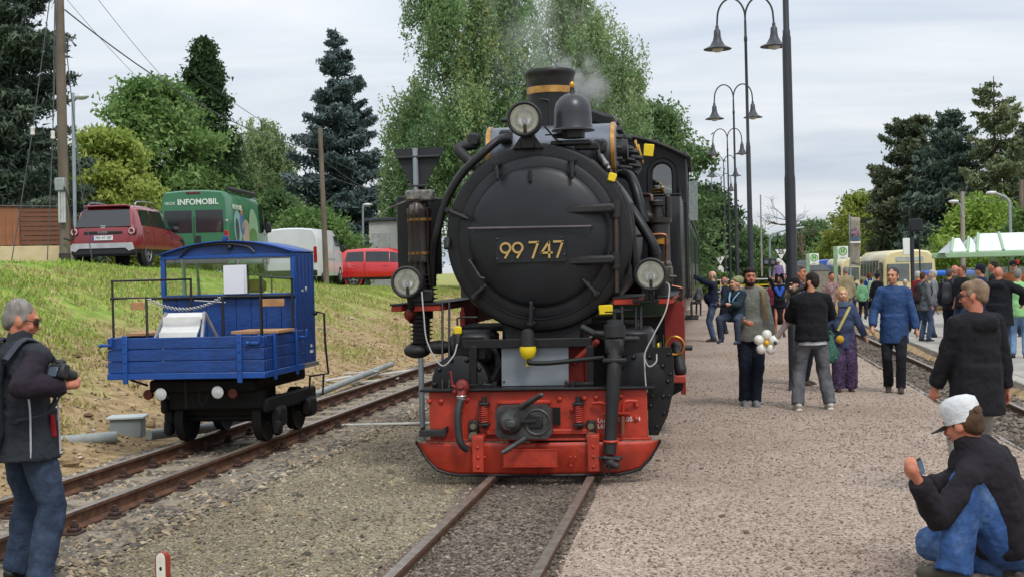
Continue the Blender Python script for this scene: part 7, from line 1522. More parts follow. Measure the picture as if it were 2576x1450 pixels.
def person(label, pos, face, h=1.75, top=('jacket', BLKC), trousers=JEANS, shoes=BLACKS, hair=('short', H_DK), skin=SKIN, vox=.016, pelvis=None, lean=0.0, roll=0.0, hy=0.0, hp=0.0,
           handL=None, handR=None, poleL=None, poleR=None, footL=None, footR=None, kneeL=None, kneeR=None, ease=.022, hem=.14, belly=0.0, beard=None, hood=False, vest=None, collar=None, glasses=False, cap=None, backpack=None,
           wide=0.0, skirt=None, face_on=True, scarf=None, fem=False, group=None, legs=True, curl=.5, bare=False, name='person', child=False, slim=0.0, legsleeve=1.0, palmL=None, palmR=None, wide_top=0.0, back=False):
    k = h / 1.75; t = thing(name, label, name if name == 'person' else 'person', tuple(pos), -R(face), group)
    V = lambda *a: Vector(a) * k
    hs = 1.22 if child else 1.0
    P = Vector(pelvis) if pelvis is not None else V(0, 0, .94)
    U = Vector((math.sin(roll), math.sin(lean), math.cos(lean) * math.cos(roll))).normalized(); X = Vector((1, 0, 0)); X = (X - U * X.dot(U)).normalized(); Y = U.cross(X)
    pt = lambda x, y, z: P + (X * x + Y * y + U * z) * k
    sw = (.142 if fem else .160) + wide_top
    nb = pt(0, -.005, .515); shL, shR = pt(-sw, -.005, .455), pt(sw, -.005, .455)
    hu = (U * .45 + Vector((0, 0, 1)) * .55).normalized(); hc = nb + hu * .155 * k * (1 + (hs - 1) * .5) + Y * .022 * k
    HM = Matrix.Translation(hc) @ Matrix.Rotation(-R(hy), 4, 'Z') @ Matrix.Rotation(-R(hp) - lean * .35, 4, 'X') @ Matrix.Scale(k * hs, 4)
    aL = .285 * k; fL = .25 * k
    wL = Vector(handL) if handL is not None else pt(-sw - .09, .03, -.06); wR = Vector(handR) if handR is not None else pt(sw + .09, .03, -.06)
    eL, wL = ik(shL, wL, aL, fL, poleL or (-.3, -1, -.2)); eR, wR = ik(shR, wR, aL, fL, poleR or (.3, -1, -.2))
    hipL, hipR = pt(-.085, 0, -.02), pt(.085, 0, -.02)
    fl = Vector(footL) if footL is not None else V(-.11, .0, .075); fr = Vector(footR) if footR is not None else V(.11, .03, .075)
    kL, fl = ik(hipL, fl, .44 * k, .435 * k, kneeL or (-.1, 1, 0)); kR, fr = ik(hipR, fr, .44 * k, .435 * k, kneeR or (.1, 1, 0))
    # --- body: one continuous figure
    b = MB()
    b.cap(pt(0, 0, .0), pt(0, 0, .12), .12 * k, .11 * k, 12, sq=.75); b.cap(pt(0, 0, .16), pt(0, 0, .38), .115 * k, .125 * k, 12, sq=.7); b.cap(shL, shR, .05 * k, .05 * k, 10)
    b.cap(nb - U * .04 * k, nb + hu * .10 * k, .058 * k, .054 * k, 12)
    for s_, a, e, w in ((-1, shL, eL, wL), (1, shR, eR, wR)):
        b.cap(a, e, .042 * k, .036 * k, 10); b.cap(e, w, .037 * k, .027 * k, 10)
        hand(b, w, w - e, s_, k * (.9 if not child else 1.0), curl, palmL if s_ < 0 else palmR)
    for a, kn, f in ((hipL, kL, fl), (hipR, kR, fr)): b.cap(a, kn, .068 * k, .048 * k, 10); b.cap(kn, f, .046 * k, .032 * k, 10)
    b.ell((0, -.012, .018), (.074, .094, .098), 18, 12, HM); b.ell((0, .022, -.055), (.056, .064, .060), 16, 10, HM); b.ell((0, .066, -.088), (.024, .02, .018), 10, 7, HM)
    b.cap((0, .078, .012), (0, .107, -.028), .010, .0165, 8, HM); b.ell((0, .085, .030), (.05, .018, .012), 12, 6, HM)
    for s_ in (-1, 1): b.ell((s_ * .077, -.004, -.018), (.012, .022, .032), 10, 8, HM); b.ell((s_ * .036, .062, -.030), (.026, .026, .024), 10, 7, HM)
    b.ell((0, .083, -.060), (.022, .012, .010), 10, 6, HM)
    blob('body', b, skin, t, vox * (.95 if vox < .013 else .9), 2)
    if face_on:
        for s_ in (-1, 1): mb = MB(); mb.ell((s_ * .031, .0795, .006), (.0145, .012, .0075), 10, 6, HM); mb.build('eye', EYE, t)
        mb = MB(); mb.ell((0, .0935, -.060), (.021, .007, .0055), 10, 6, HM); mb.build('mouth', LIP, t)
    # --- hair
    kind, hm = hair
    if kind != 'bald' and kind is not None:
        q = MB()
        if kind in ('short', 'long', 'full', 'ring', 'pony'):
            if kind != 'ring': q.ell((0, -.022, .045), (.079, .092, .078), 16, 10, HM)
            q.ell((0, -.045, .0), (.077, .072, .075 if kind != 'ring' else .05), 16, 10, HM); q.ell((0, -.065, -.035), (.06, .045, .05), 12, 8, HM)
            for s_ in (-1, 1): q.ell((s_ * .070, .006, .012), (.012, .028, .034), 8, 6, HM); q.ell((s_ * .034, .086, .030), (.020, .007, .005), 8, 5, HM)
        if kind == 'full': q.ell((0, .015, .075), (.074, .072, .045), 14, 8, HM); q.ell((0, -.05, .03), (.082, .075, .085), 14, 8, HM)
        if kind in ('long', 'pony'):
            for s_ in (-1, 1): q.cap((s_ * .068, -.02, .03), (s_ * .080, -.03, -.11), .032, .03, 8, HM)
            q.cap((0, -.06, .0), (0, -.075, -.14 if kind == 'long' else -.06), .07, .05, 10, HM)
            if kind == 'pony': q.cap((.06, -.03, -.09), (.12, .06, -.24), .036, .03, 8, HM); q.cap((.12, .06, -.24), (.125, .08, -.36), .03, .018, 8, HM)
        blob('hair', q, hm, t, max(.009, vox * .8), 1, .018 * k)
    if beard:
        q = MB(); q.ell((0, .030, -.082), (.058, .062, .040), 14, 8, HM)
        for s_ in (-1, 1): q.ell((s_ * .060, .018, -.045), (.014, .034, .042), 8, 6, HM)
        q.ell((0, .097, -.048), (.028, .009, .007), 8, 5, HM); blob('beard', q, beard, t, max(.009, vox * .7), 1)
    if glasses:
        mb = MB()
        for s_ in (-1, 1): mb.torus(.024, .003, 14, 5, HM @ Matrix.Translation((s_ * .033, .099, .002)) @ Matrix.Rotation(PI / 2, 4, 'X')); mb.tube([HM @ Vector((s_ * .058, .098, .006)), HM @ Vector((s_ * .078, .0, .004))], .003 * k, 5)
        mb.tube([HM @ Vector((-.01, .100, .006)), HM @ Vector((.01, .100, .006))], .003 * k, 5); gl = mb.build('glasses', glasses if not isinstance(glasses, bool) else PLAST, t)
        if not isinstance(glasses, bool):
            mb = MB()
            for s_ in (-1, 1): mb.ell((s_ * .033, .097, .002), (.026, .006, .020), 10, 6, HM)
            mb.build('dark_lens', EYE, gl)
    # --- trousers, shoes
    if legs:
        q = MB(); e = .012 + wide; q.cap(pt(0, 0, -.02), pt(0, 0, .06), (.138 + e) * k, (.130 + e * .7) * k, 14, sq=.78)
        for s_ in (-1, 1): q.ell(pt(s_ * .07, -.06, -.03), (.09 * k, .085 * k, .10 * k), 12, 8)
        if skirt is None:
            for a, kn, f in ((hipL, kL, fl), (hipR, kR, fr)):
                fe = f + (f - kn).normalized() * .015 * k if legsleeve >= 1 else kn.lerp(f, legsleeve)
                q.cap(a, kn, (.086 + e - slim) * k, (.064 + e - slim * .6) * k, 12); q.tube([kn - (fe - kn) * .1, kn, fe - (fe - kn) * .1, fe], [(.05 + e - slim * .6) * k, (.063 + e - slim * .6) * k, (.052 + e * 1.3 - slim * .6) * k, (.054 + e * 1.4 - slim * .6) * k], 14)
            blob('trousers', q, trousers, t, vox, 3, .030 * k)
        else:
            q.cap(pt(0, 0, -.05), pt(0, 0, -skirt), .15 * k, .19 * k, 14, sq=.8); blob('skirt', q, trousers, t, vox, 3, .02 * k)
    for kn, f in ((kL, fl), (kR, fr)):
        dr = (f - kn).normalized(); fw = Vector((0, 1, 0)); fw = (fw - dr * fw.dot(dr)); fw.z = min(fw.z, .0); fw = fw.normalized() if fw.length > .2 else Vector((0, 1, 0))
        if isinstance(kneeL, Vector) and False: pass
        q = MB(); q.cap(f + Vector((0, 0, -.03 * k)) - fw * .045 * k, f + Vector((0, 0, -.032 * k)) + fw * .16 * k, .045 * k, .038 * k, 12); q.cap(f, f + Vector((0, 0, -.03 * k)) + fw * .03 * k, .044 * k, .045 * k, 10)
        q.box(f + Vector((0, 0, -.064 * k)) + fw * .055 * k, (.085 * k, .275 * k, .022 * k), rot=(0, 0, math.atan2(-fw.x, fw.y)), b=.008)
        blob('shoe', q, shoes, t, max(.009, vox * .8), 1)
    # --- upper garment
    nm, tm = top; e = ease; q = MB()
    q.tube([pt(0, 0, -hem), pt(0, 0, -hem + .05), pt(0, 0, -.03), pt(0, 0, .13)], [(.150 + e * (1.25 if hem > .1 else .9) + wide_top) * k, (.152 + e * 1.15 + wide_top) * k, (.148 + e + wide_top) * k, (.138 + e + wide_top) * k], 18, sq=.92 if hem > .12 else .80); q.cap(pt(0, 0, .12), pt(0, .0, .36), (.138 + e + wide_top) * k, (.148 + e * .8 + wide_top) * k, 16, sq=.72); q.cap(shL - U * .015 * k, shR - U * .015 * k, (.060 + e * .5) * k, (.060 + e * .5) * k, 12)
    for sh_ in (shL, shR): q.cap(pt(0, -.025, .475), sh_ - U * .005 * k, (.062 + e * .4) * k, (.056 + e * .5) * k, 10)
    if back: q.ell(pt(.0, -.06, .36), (.21 * k, .13 * k, .17 * k), 14, 9); q.ell(pt(.0, -.06, .16), (.18 * k, .14 * k, .20 * k), 14, 9)
    q.cap(pt(0, -.005, .40), pt(0, -.005, .50), (.105 + e * .5) * k, (.066 + e * .3) * k, 14, sq=.85)
    if belly: q.ell(pt(0, .05 + belly * .5, .12), ((.14 + e) * k, (.11 + belly) * k, .16 * k), 14, 9)
    if fem: q.ell(pt(0, .07, .29), (.125 * k, .085 * k, .075 * k), 14, 8)
    sl = MB() if vest else q
    for a, el, w in ((shL, eL, wL), (shR, eR, wR)):
        sl.cap(a - U * .015 * k, el, (.056 + e * .55) * k, (.047 + e * .6) * k, 12); we = w if not bare else el.lerp(w, .35); sl.tube([el - (we - el) * .1, el, we - (we - el) * .12, we], [(.03 + e * .5) * k, (.048 + e * .6) * k, (.040 + e * .6) * k, (.037 + e * .55) * k], 12)
    if vest: sl.cap(pt(0, 0, .40), pt(0, 0, .515), .10 * k, .07 * k, 12); blob('sleeves', sl, vest, t, vox, 3, .030 * k)
    if hood: q.ell(pt(0, -.105, .45), (.125 * k, .075 * k, .085 * k), 14, 8); q.cap(pt(-.09, -.02, .50), pt(-.02, -.10, .44), .035 * k, .05 * k, 8); q.cap(pt(.09, -.02, .50), pt(.02, -.10, .44), .035 * k, .05 * k, 8); q.cap(pt(-.08, .0, .505), pt(.0, .075, .46), .03 * k, .028 * k, 8); q.cap(pt(.08, .0, .505), pt(.0, .075, .46), .03 * k, .028 * k, 8)
    if collar is True: q.cap(pt(0, -.01, .49), pt(0, .0, .56), .078 * k, .076 * k, 12)
    blob(nm, q, tm, t, vox, 3, .032 * k)
    if scarf:
        q = MB()
        for z, r in ((.50, .088), (.53, .082), (.475, .098)): q.torus(r * k, .026 * k, 18, 8, Matrix.Translation(pt(0, .012, z)))
        blob('scarf', q, scarf, t, max(.01, vox * .8), 1, .012)
    if cap:
        cm, bm_, back = cap; q = MB(); q.lathe([(.086, -.0), (.090, .02), (.088, .06), (.074, .098), (.04, .116), (0, .120)], 22, HM @ Matrix.Translation((0, -.010, .018)) @ Matrix.Rotation(.10, 4, 'X') @ Matrix.Scale(1.12, 4, (0, 1, 0))); cp_ = q.build('cap', cm, t, smooth=60)
        q = MB(); n_ = 12; P_ = [[(.082 * math.sin((i / n_ - .5) * 2.6), .060 + (.035 + .075 * j) * max(.25, math.cos((i / n_ - .5) * 2.3)), .030 - .012 * j + .018 * (1 - math.cos((i / n_ - .5) * 2.6)) * -1) for i in range(n_ + 1)] for j in (0, .5, 1)]
        P_ = [[HM @ Vector(p) for p in row] for row in P_]; q.grid(P_); o = q.build('brim', bm_, cp_, smooth=60); o.modifiers.new('t', 'SOLIDIFY').thickness = .005
    if backpack:
        q = MB(); q.cap(pt(0, -.20 - e, .10), pt(0, -.19 - e, .38), .125 * k, .11 * k, 14, sq=.62); q.ell(pt(0, -.27 - e, .14), (.09 * k, .05 * k, .10 * k), 12, 7); bp = blob('backpack', q, backpack, t, vox, 3, .012)
        for s_ in (-1, 1):
            q = MB(); A = [pt(s_ * .10, -.16, .44), pt(s_ * .115, -.04, .535 + e), pt(s_ * .12, .09, .46), pt(s_ * .13, .135 + e, .34), pt(s_ * .15, .10, .18), pt(s_ * .13, -.12, .10)]; q.tube(smooth_path(A), .021 * k, 6, sq=.5); q.build('strap', backpack, bp)
    t_info = dict(t=t, pt=pt, k=k, HM=HM, wL=wL, wR=wR, eL=eL, eR=eR, hc=hc, shL=shL, shR=shR, P=P, nb=nb)
    return t_info
def spot(px, pf, head, z=0.02, d=None):
    """where someone stands: foot pixel row (or a distance) and the height that reaches the head row"""
    p = gnd(px, pf, z) if d is None else at(px, 700, d)
    r = ray(px, head); kk = p.y / r.y; hz = CAMZ + r.z * kk; return Vector((p.x, p.y, z)), hz - z
def w2l(I, pos=None, face=None): pass
def depth_(p): return (Vector(p) - Vector((0, 0, CAMZ))).dot(CROT @ Vector((0, 0, -1)))
class Loc:
    def __init__(s, pos, face): s.M = (Matrix.Translation(pos) @ Matrix.Rotation(-R(face), 4, 'Z')).inverted()
    def __call__(s, px, py, d): return s.M @ at(px, py, d)

# 1 photographer at the left
pos, h = spot(45, 0, 770, 0.0, 7.9); h = max(h, 1.68); f = 27; l = Loc(pos, f)
VEST = cloth('quilted_vest', '#2b2f35', bump=.5, bscale=40); FLE = cloth('plum_fleece', '#241d26')
I = person('grey-haired photographer in quilted vest, backpack and jeans looking down at his camera', pos, f, h, ('vest', VEST), cloth('jeans_slate', '#2d394c', var=.28, dirt=('#4b5a70', .55)), BLACKS, ('short', H_GR), SKIN3,   .0115, hp=16, hy=38, handL=l(140, 958, 7.95), handR=l(158, 968, 7.74), poleL=(-.6, -.5, -1), poleR=(.8, -.4, -1), vest=FLE, collar=True, glasses=PLAST, ease=.04, hem=.17, wide_top=.03, wide=.012, footL=(-.17, .05, .075), footR=(.15, -.02, .075), curl=.75, palmL=(.7, .2, .6), palmR=(-.7, .2, .6))
t = I['t']; pt = I['pt']; q = MB(); q.cap(pt(-.03, -.25, .02), pt(-.02, -.22, .40), .16 * I['k'], .13 * I['k'], 14, sq=.6); bp = blob('backpack', q, cloth('pack_dark', '#23262d'), t, .011, 3, .015)
for s_ in (-1, 1): q = MB(); q.tube(smooth_path([pt(s_ * .11, -.18, .44), pt(s_ * .12, -.05, .555), pt(s_ * .125, .10, .47), pt(s_ * .15, .17, .30), pt(s_ * .19, .05, .12), pt(s_ * .16, -.16, .08)]), .03, 8, sq=.45); q.build('strap', cloth('strap_grey', '#3a3f47'), bp)
PIPEW = mat('piping_white', '#b5b4b8', rough=.5)
q = MB(); q.tube(smooth_path([pt(.205, .03, .34), pt(.20, .10, .22), pt(.195, .115, .05), pt(.195, .12, -.14)]), .006, 5); q.build('piping', PIPEW, t)
q = MB(); q.tube(smooth_path([pt(.16, -.12, .36), pt(.20, -.09, .2), pt(.205, -.09, .0), pt(.2, -.09, -.14)]), .006, 5); q.build('piping', PIPEW, t)
q = MB(); q.cap(pt(.205, .07, -.02), pt(.21, .06, .09), .018, .014, 8); q.build('red_pocket_flap', cloth('red', '#8a1f26'), t)
c = at(148, 932, 7.72); cmr = thing('camera', 'black compact camera held by the grey-haired photographer', 'camera', tuple(c), -R(f))
mb = MB(); mb.box((0, .0, 0), (.13, .06, .085), rot=(-.35, 0, 0), b=.012); mb.ell((0, .015, .048), (.03, .03, .02)); mb.build('camera_body', PLAST, cmr)
mb = MB(); mb.box((0, -.04, .0), (.075, .008, .055), rot=(-.35, 0, 0), b=.002); mb.build('display', mat('display_grey', '#4a5562', rough=.15), cmr)
mb = MB(); mb.cyl((0, .02, -.01), (0, .10, -.04), .034, 16); mb.build('lens', PLAST, cmr)
mb = MB(); mb.tube(smooth_path([c + Vector((-.06, .0, .03)), at(110, 915, 7.95), at(88, 885, 7.95), at(70, 868, 7.9)]), .006, 5); o = mb.build('camera_strap', PLAST); o.parent = cmr; o.matrix_parent_inverse = Matrix.Identity(4); o.data.transform((Matrix.Translation(c) @ Matrix.Rotation(-R(f), 4, 'Z')).inverted())

# 2 crouching man at the lower right
pos = Vector((at(2440, 1440, 7.5).x, at(2440, 1440, 7.5).y, 0.02)); f = -62; l = Loc(pos, f)
CB_ = cloth('fleece_black', '#1f1c21')
Pl = l(2535, 1352, 7.5); nk = l(2432, 1100, 7.45); dv = nk - Pl; ln = math.atan2(dv.y, dv.z); rl_ = math.atan2(dv.x, math.hypot(dv.y, dv.z))
I = person('man crouching on the gravel in black fleece, blue jeans and a light grey cap', pos, f, 1.80, ('fleece', CB_), cloth('jeans_blue', '#2f4d7d', var=.3, dirt=('#7088a6', .6)), mat('shoe_olive', '#3b382f', rough=.8), ('short', H_BR), SKIN3,   .0115, pelvis=Pl, lean=ln, roll=rl_, hy=6, hp=12, handL=l(2310, 1208, 7.12), poleL=(-.9, .5, -1.0), handR=l(2340, 1222, 7.38), poleR=(.25, .6, -1),
    footL=l(2398, 1432, 7.25) * 1.0, footR=l(2530, 1425, 7.5), kneeL=tuple(l(2300, 1235, 7.2) - Pl), kneeR=(.35, 1, .5), ease=.035, hem=.05, collar=True, cap=None, curl=.7, wide_top=.04, back=True, wide=.02)
t = I['t']; HM = I['HM']; CAPG = cloth('cap_grey', '#c6c8c9', var=.06)
q = MB(); MC = HM @ Matrix.Translation((0, -.008, .024)) @ Matrix.Rotation(.02, 4, 'X') @ Matrix.Scale(1.12, 4, (0, 1, 0)); q.lathe([(.086, -.02), (.090, .02), (.092, .06), (.084, .10), (.05, .12), (0, .126)], 26, MC); cp_ = q.build('cap', CAPG, t, smooth=60)
q = MB(); n_ = 14; P_ = [[HM @ Vector((.088 * math.sin((i / n_ - .5) * 2.7), .070 + (.01 + .10 * j) * max(.3, math.cos((i / n_ - .5) * 2.2)), .012 - .020 * j)) for i in range(n_ + 1)] for j in (0, .5, 1)]; q.grid(P_); o = q.build('brim', mat('cap_brim_dark', '#3d444c', rough=.8), cp_, smooth=60); o.modifiers.new('t', 'SOLIDIFY').thickness = .006
q = MB(); q.ell((0, -.105, .045), (.045, .012, .028), 14, 8, HM); q.build('cap_opening', H_BR, cp_)
c = at(2312, 1172, 7.2); ph = thing('smartphone', 'black smartphone held by the crouching man in the cap', 'phone', tuple(c), -R(-62)); mb = MB(); mb.box((0, 0, 0), (.085, .012, .085), rot=(-.25, 0, 0), b=.004); mb.build('phone_body', PLAST, ph); mb = MB(); mb.box((.006, -.009, -.002), (.066, .003, .068), rot=(-.25, 0, 0)); mb.build('screen', mat('phone_screen', '#56697a', rough=.15), ph)

# 3 man in black jacket seen from behind
pos, h = spot(2452, 0, 713, 0.0, 9.9); f = -28; l = Loc(pos, f)
I = person('sandy-haired man with glasses in a black hooded jacket just behind the crouching man', pos, f, max(h, 1.62), ('jacket', cloth('black_softshell', '#19191d')), cloth('stone_trousers', '#8d8781'), BROWNS, ('full', H_SB), SKIN3,   .0115, hy=-38, hp=8, handL=(-.24, .20, .76), handR=(.29, .02, .72), poleL=(-.4, -1, 0), poleR=(.5, -.9, 0), ease=.034, hem=.26, hood=True, glasses=True, wide_top=.028, wide=.015)
# 4 man in blue rain jacket
pos, h = spot(2253, 985, 668); f = 188; l = Loc(pos, f)
I = person('man in a royal blue rain jacket and black trousers walking beside the empty track', pos, f, h, ('rain_jacket', cloth('royal_blue', '#253f68', rough=.65, dirt=('#355482', .4))), cloth('black_trouser', '#1a1b20'), BROWNS, ('short', HAIR('darkgrey', '#3a3633')), SKIN , .0135, hy=22, handL=(-.29, .05, .80), handR=(.27, .16, .88), poleL=(-.5, -1, 0), poleR=(.5, -1, 0), ease=.032, hem=.26, hood=True, footL=(-.07, .10, .075), footR=(.09, -.08, .09), wide_top=.01)
# 5 blond woman
pos, h = spot(2124, 982, 718); f = 176; l = Loc(pos, f)
PATT = cloth('patterned', '#241f33', col2='#5d4a6a', scale=30, var=.5); MARO = cloth('maroon', '#5b1526')
I = person('blond woman with blue scarf, yellow bag strap and wide patterned trousers', pos, f, h, ('jacket', cloth('blue_grey', '#3a4560')), PATT, mat('shoe_maroon', '#3b1a1c', rough=.7), ('pony', H_BL), SKIN2 , .0135, scarf=cloth('scarf_blue', '#465468'), fem=True, ease=.035, hem=.24, wide=.032, handL=(-.30, .05, .70), handR=(.30, .05, .70), hy=-5, belly=.02)
t = I['t']; pt = I['pt']; k = I['k']
q = MB(); q.tube(smooth_path([pt(-.10, .10, .46), pt(-.0, .215, .30), pt(.12, .235, .08)]), .028 * k, 8, sq=.35); q.build('bag_strap', cloth('strap_yellow', '#a59d5a'), t)
bg_ = thing('shoulder_bag', 'green and blue knitted bag hanging at the side of the blond woman', 'bag', tuple(pos + Vector((-.19, -.16, 0)))); q = MB(); q.cap((0, 0, h * .36), (-.02, 0, h * .50), .13, .075, 12, sq=.55); q.tube(smooth_path([(-.06, 0, h * .52), (0, -.02, h * .58), (.06, 0, h * .52)]), .016, 6); blob('knitted_pouch', q, cloth('knit_green', '#2c4a3f', col2='#4d7a6b', scale=40), bg_, .012, 2, .02); q = MB(); q.ell((.13, -.05, h * .50), (.055, .05, .055)); q.build('yellow_pompom', mat('pompom', '#b58f22', rough=.9), bg_)
q = MB(); q.cap(pt(0, 0, -.17), pt(0, 0, -.06), .165 * k, .15 * k, 14, sq=.8); blob('maroon_skirt', q, MARO, t, .013, 2, .03)
# 6 man in grey jeans, back to the camera
pos, h = spot(2047, 1028, 680); f = -8; l = Loc(pos, f); d6 = pos.y * .99
I = person('broad man in black sweater and grey jeans seen from behind beside the thick lamp post', pos, f, h, ('sweater', cloth('black_sweater', '#17171b')), GREYJ, WHITES, ('short', H_DK), SKIN , .0135, hy=-55, beard=H_DK, handL=(-.06, .27, 1.02), poleL=(-1, -.2, -.3), handR=(.12, .28, 1.0), poleR=(1, .1, -.4), ease=.032, hem=.08, footL=(-.19, -.02, .075), footR=(.19, .0, .075), wide_top=.035, slim=.0, wide=.012)
q = MB(); q.tube([I['pt'](0, 0, -.125), I['pt'](0, 0, -.03)], .190 * I['k'], 18, sq=.78); blob('white_shirt_hem', q, cloth('white_shirt', '#b9bcc6'), I['t'], .012, 2, .01)
# child he carries
cpos = pos + Vector((-.20, .28, .76)); CAMO = cloth('camouflage', '#8a8678', col2='#35322c', scale=16, var=.6)
C7 = person('small child in camouflage jacket and black cap carried by the man in the black sweater', cpos, 172, .92, ('jacket', CAMO), cloth('child_pink', '#9c8f8d'), BLACKS, ('short', H_BR), SKIN2, .013, pelvis=(0, .0, .36), handL=(.05, .16, .68), handR=(-.14, .22, .70), footL=(.24, .08, .06), footR=(-.16, .22, .1), kneeL=(.3, 1, .3), kneeR=(-.5, 1, .4), child=True, cap=(cloth('cap_black', '#1a1a1c'), cloth('cap_black', '#1a1a1c'), False), hy=60, roll=-.08)
# 8 bearded man in hoodie
pos, h = spot(1893, 1018, 668); f = 172; l = Loc(pos, f)
HOOD = cloth('hoodie_grey', '#676862')
I = person('bearded man in grey hoodie and navy trousers carrying a toddler on his arm', pos, f, h, ('hoodie', HOOD), NAVYT, GREYS, ('full', H_DK), SKIN3 , .0135, beard=H_DK, hood=True, handR=(.12, .26, 1.05), poleR=(1, -.6, -.6), handL=(-.26, .02, .74), poleL=(-1, -.4, 0), ease=.035, hem=.13, footL=(-.03, .05, .075), footR=(.10, -.02, .075), hy=-6, curl=.6)
t = I['t']; pt = I['pt']
for s_ in (-1, 1): q = MB(); q.tube(smooth_path([pt(s_ * .13, -.05, .525), pt(s_ * .14, .10, .47), pt(s_ * .15, .16, .33), pt(s_ * .17, .12, .12)]), .024, 6, sq=.4); q.build('strap', cloth('strap_tan', '#6d5f3c'), t)
cp = pos + Vector((-.17, -.17, .80)); cd = Loc(cp, 196)
C9 = person('toddler in dark jacket and greenish knitted hat sitting on the arm of the hoodie man', cp, 205, 1.0, ('jacket', cloth('toddler_teal', '#22303a')), cloth('toddler_blue', '#3b4454'), mat('shoe_navy', '#2c3448', rough=.7), ('bald', None), SKIN2, .012, pelvis=(0, 0, .32), handL=(-.02, .22, .46), handR=(.13, .20, .47), footL=(-.10, .20, .03), footR=(.14, .16, .05), kneeL=(-.25, 1, .2), kneeR=(.3, 1, .2), child=True, hy=40, ease=.05)
q = MB(); HMc = C9['HM']; q.ell((0, -.03, .045), (.088, .10, .082), 16, 9, HMc); q.ell((0, -.07, .05), (.07, .09, .08), 12, 8, HMc); q.torus(.085, .012, 18, 6, HMc @ Matrix.Translation((0, -.01, .035)) @ Matrix.Rotation(.5, 4, 'X')); blob('knitted_hat', q, cloth('hat_green', '#8c9068', col2='#6c7452', scale=40), C9['t'], .01, 1)
q = MB(); q.tube(smooth_path([C9['pt'](-.10, .06, .50), C9['pt'](-.03, .20, .36), C9['pt'](.02, .24, .22), C9['pt'](.07, .20, .36), C9['pt'](.10, .06, .50)]), .012, 6, sq=.4); q.build('lanyard', mat('lanyard_blue', '#7fa3bd', rough=.6), C9['t'])
# flower balloon
c = at(1928, 861, depth_(pos) - .42); fb = thing('flower_balloon', 'white flower-shaped balloon with yellow centre held in front of the bearded man', 'balloon', tuple(c)); WB = mat('balloon_white', '#dcdcd2', rough=.25, var=.03, spec=.6)
for kx in range(5): a = PI / 2 + 2 * PI * kx / 5 - .06; q = MB(); q.ell((0, 0, 0), (.066, .05, .062), 16, 10); o = q.build('petal', WB, fb); o.location = (.092 * math.cos(a), 0, .092 * math.sin(a)); o.rotation_euler = (0, -a, 0)
q = MB(); q.ell((0, -.045, 0), (.034, .03, .034), 14, 8); q.build('centre', mat('balloon_yellow', '#d9a012', rough=.3), fb)
q = MB(); q.tube([(.02, .02, 0), (.03, .05, -.12), I['wL'] * 0 + Vector((-.02, .02, .12))], .004, 5); q.build('string', WHT, fb)
# 10 man raising his phone by the train
pos, h = spot(1797, 858, 679); f = -82; l = Loc(pos, f)
person('balding man in navy sweater and jeans raising a phone beside the train', pos, f, h, ('sweater', cloth('navy_sweater', '#181d30')), JEANS, BROWNS, ('ring', H_GR), SKIN2, .015, handL=(-.06, .46, 1.52), handR=(.06, .46, 1.50), poleL=(-.6, 0, -1), poleR=(.6, 0, -1), glasses=True, belly=.05, ease=.03, hem=.1)
pp = pos + Vector((-.56, .08, 1.60)); mb = MB(); mb.box((0, 0, 0), (.012, .15, .08), b=.004); o = mb.build('smartphone', mat('phone_orange', '#8f5a45', rough=.5)); o.location = pp; tag(o, 'phone raised by the balding man beside the train', 'phone')
G = 'visitors on the far platform'
def far(label, px, head, d, face, z=.03, foot=None, **k):
    pos, h = spot(px, foot, head, z, None if foot else d); k.setdefault('vox', .030); k.setdefault('face_on', abs(((face + 180) % 360) - 180) > 100); return pos, person(label, pos, face, h, group=None, **k)
far('bald man in dark jacket behind the toddler on the gravel platform', 1826, 694, 33, -70, .02, 838, top=('jacket', cloth('navy_dark', '#1d2333')), trousers=NAVYT, hair=('ring', H_GR), skin=SKIN3)
far('person in grey jacket and black leggings half hidden by the train', 1757, 708, 46, 10, .02, 793, top=('jacket', cloth('grey_knit', '#55585b')), trousers=BLKC, hair=('short', H_DK), slim=.02)
pos13, I13 = far('bearded person in black skirt with a blue scarf carrying a child on the shoulders', 1963, 690, 27, 182, .02, 846, top=('shirt', BLKC), trousers=BLKC, hair=('short', H_BR), beard=H_BR, skirt=.42, handL=(-.16, .10, 1.42), handR=(.16, .10, 1.42), skin=SKIN3, bare=True, belly=.03)
q = MB(); q.cap(I13['pt'](-.09, .17, .42), I13['pt'](-.02, .20, .22), .05, .03, 8); q.cap(I13['pt'](.09, .17, .42), I13['pt'](.0, .20, .24), .05, .035, 8); q.build('blue_scarf', cloth('scarf_bright', '#2f55b0'), I13['t'])
person('small child in purple jacket and white cap riding on shoulders near the lamp post', pos13 + Vector((0, .05, 1.28)), 178, .85, ('jacket', cloth('purple', '#5d4a75', col2='#8a7aa0', scale=30)), BLKC, GREYS, ('short', H_BL), SKIN2, .014, pelvis=(0, 0, .17), footL=(-.1, .16, .0), footR=(.1, .16, .0), kneeL=(-.1, 1, .3), kneeR=(.1, 1, .3), child=True, cap=(cloth('cap_white', '#c6c8cc'), cloth('cap_white', '#c6c8cc'), False))
pos, h = spot(2008, 0, 661, .02, 19.6); person('grey-haired man in blue blazer and light shirt behind the thick lamp post', pos, 120, h, ('blazer', cloth('blazer_blue', '#22314f')), NAVYT, BROWNS, ('full', HAIR('greydark', '#55504b')), SKIN3, .014, hy=-20, ease=.03, hem=.2)
far('woman in maroon jacket standing far down the platform', 1938, 706, 38, 185, .02, None, top=('jacket', cloth('maroon_j', '#5a1c2e')), trousers=BLKC, hair=('short', H_BL), glasses=True, fem=True)
PLAID = cloth('plaid', '#5a2f33', col2='#a08c86', scale=22, var=.6)
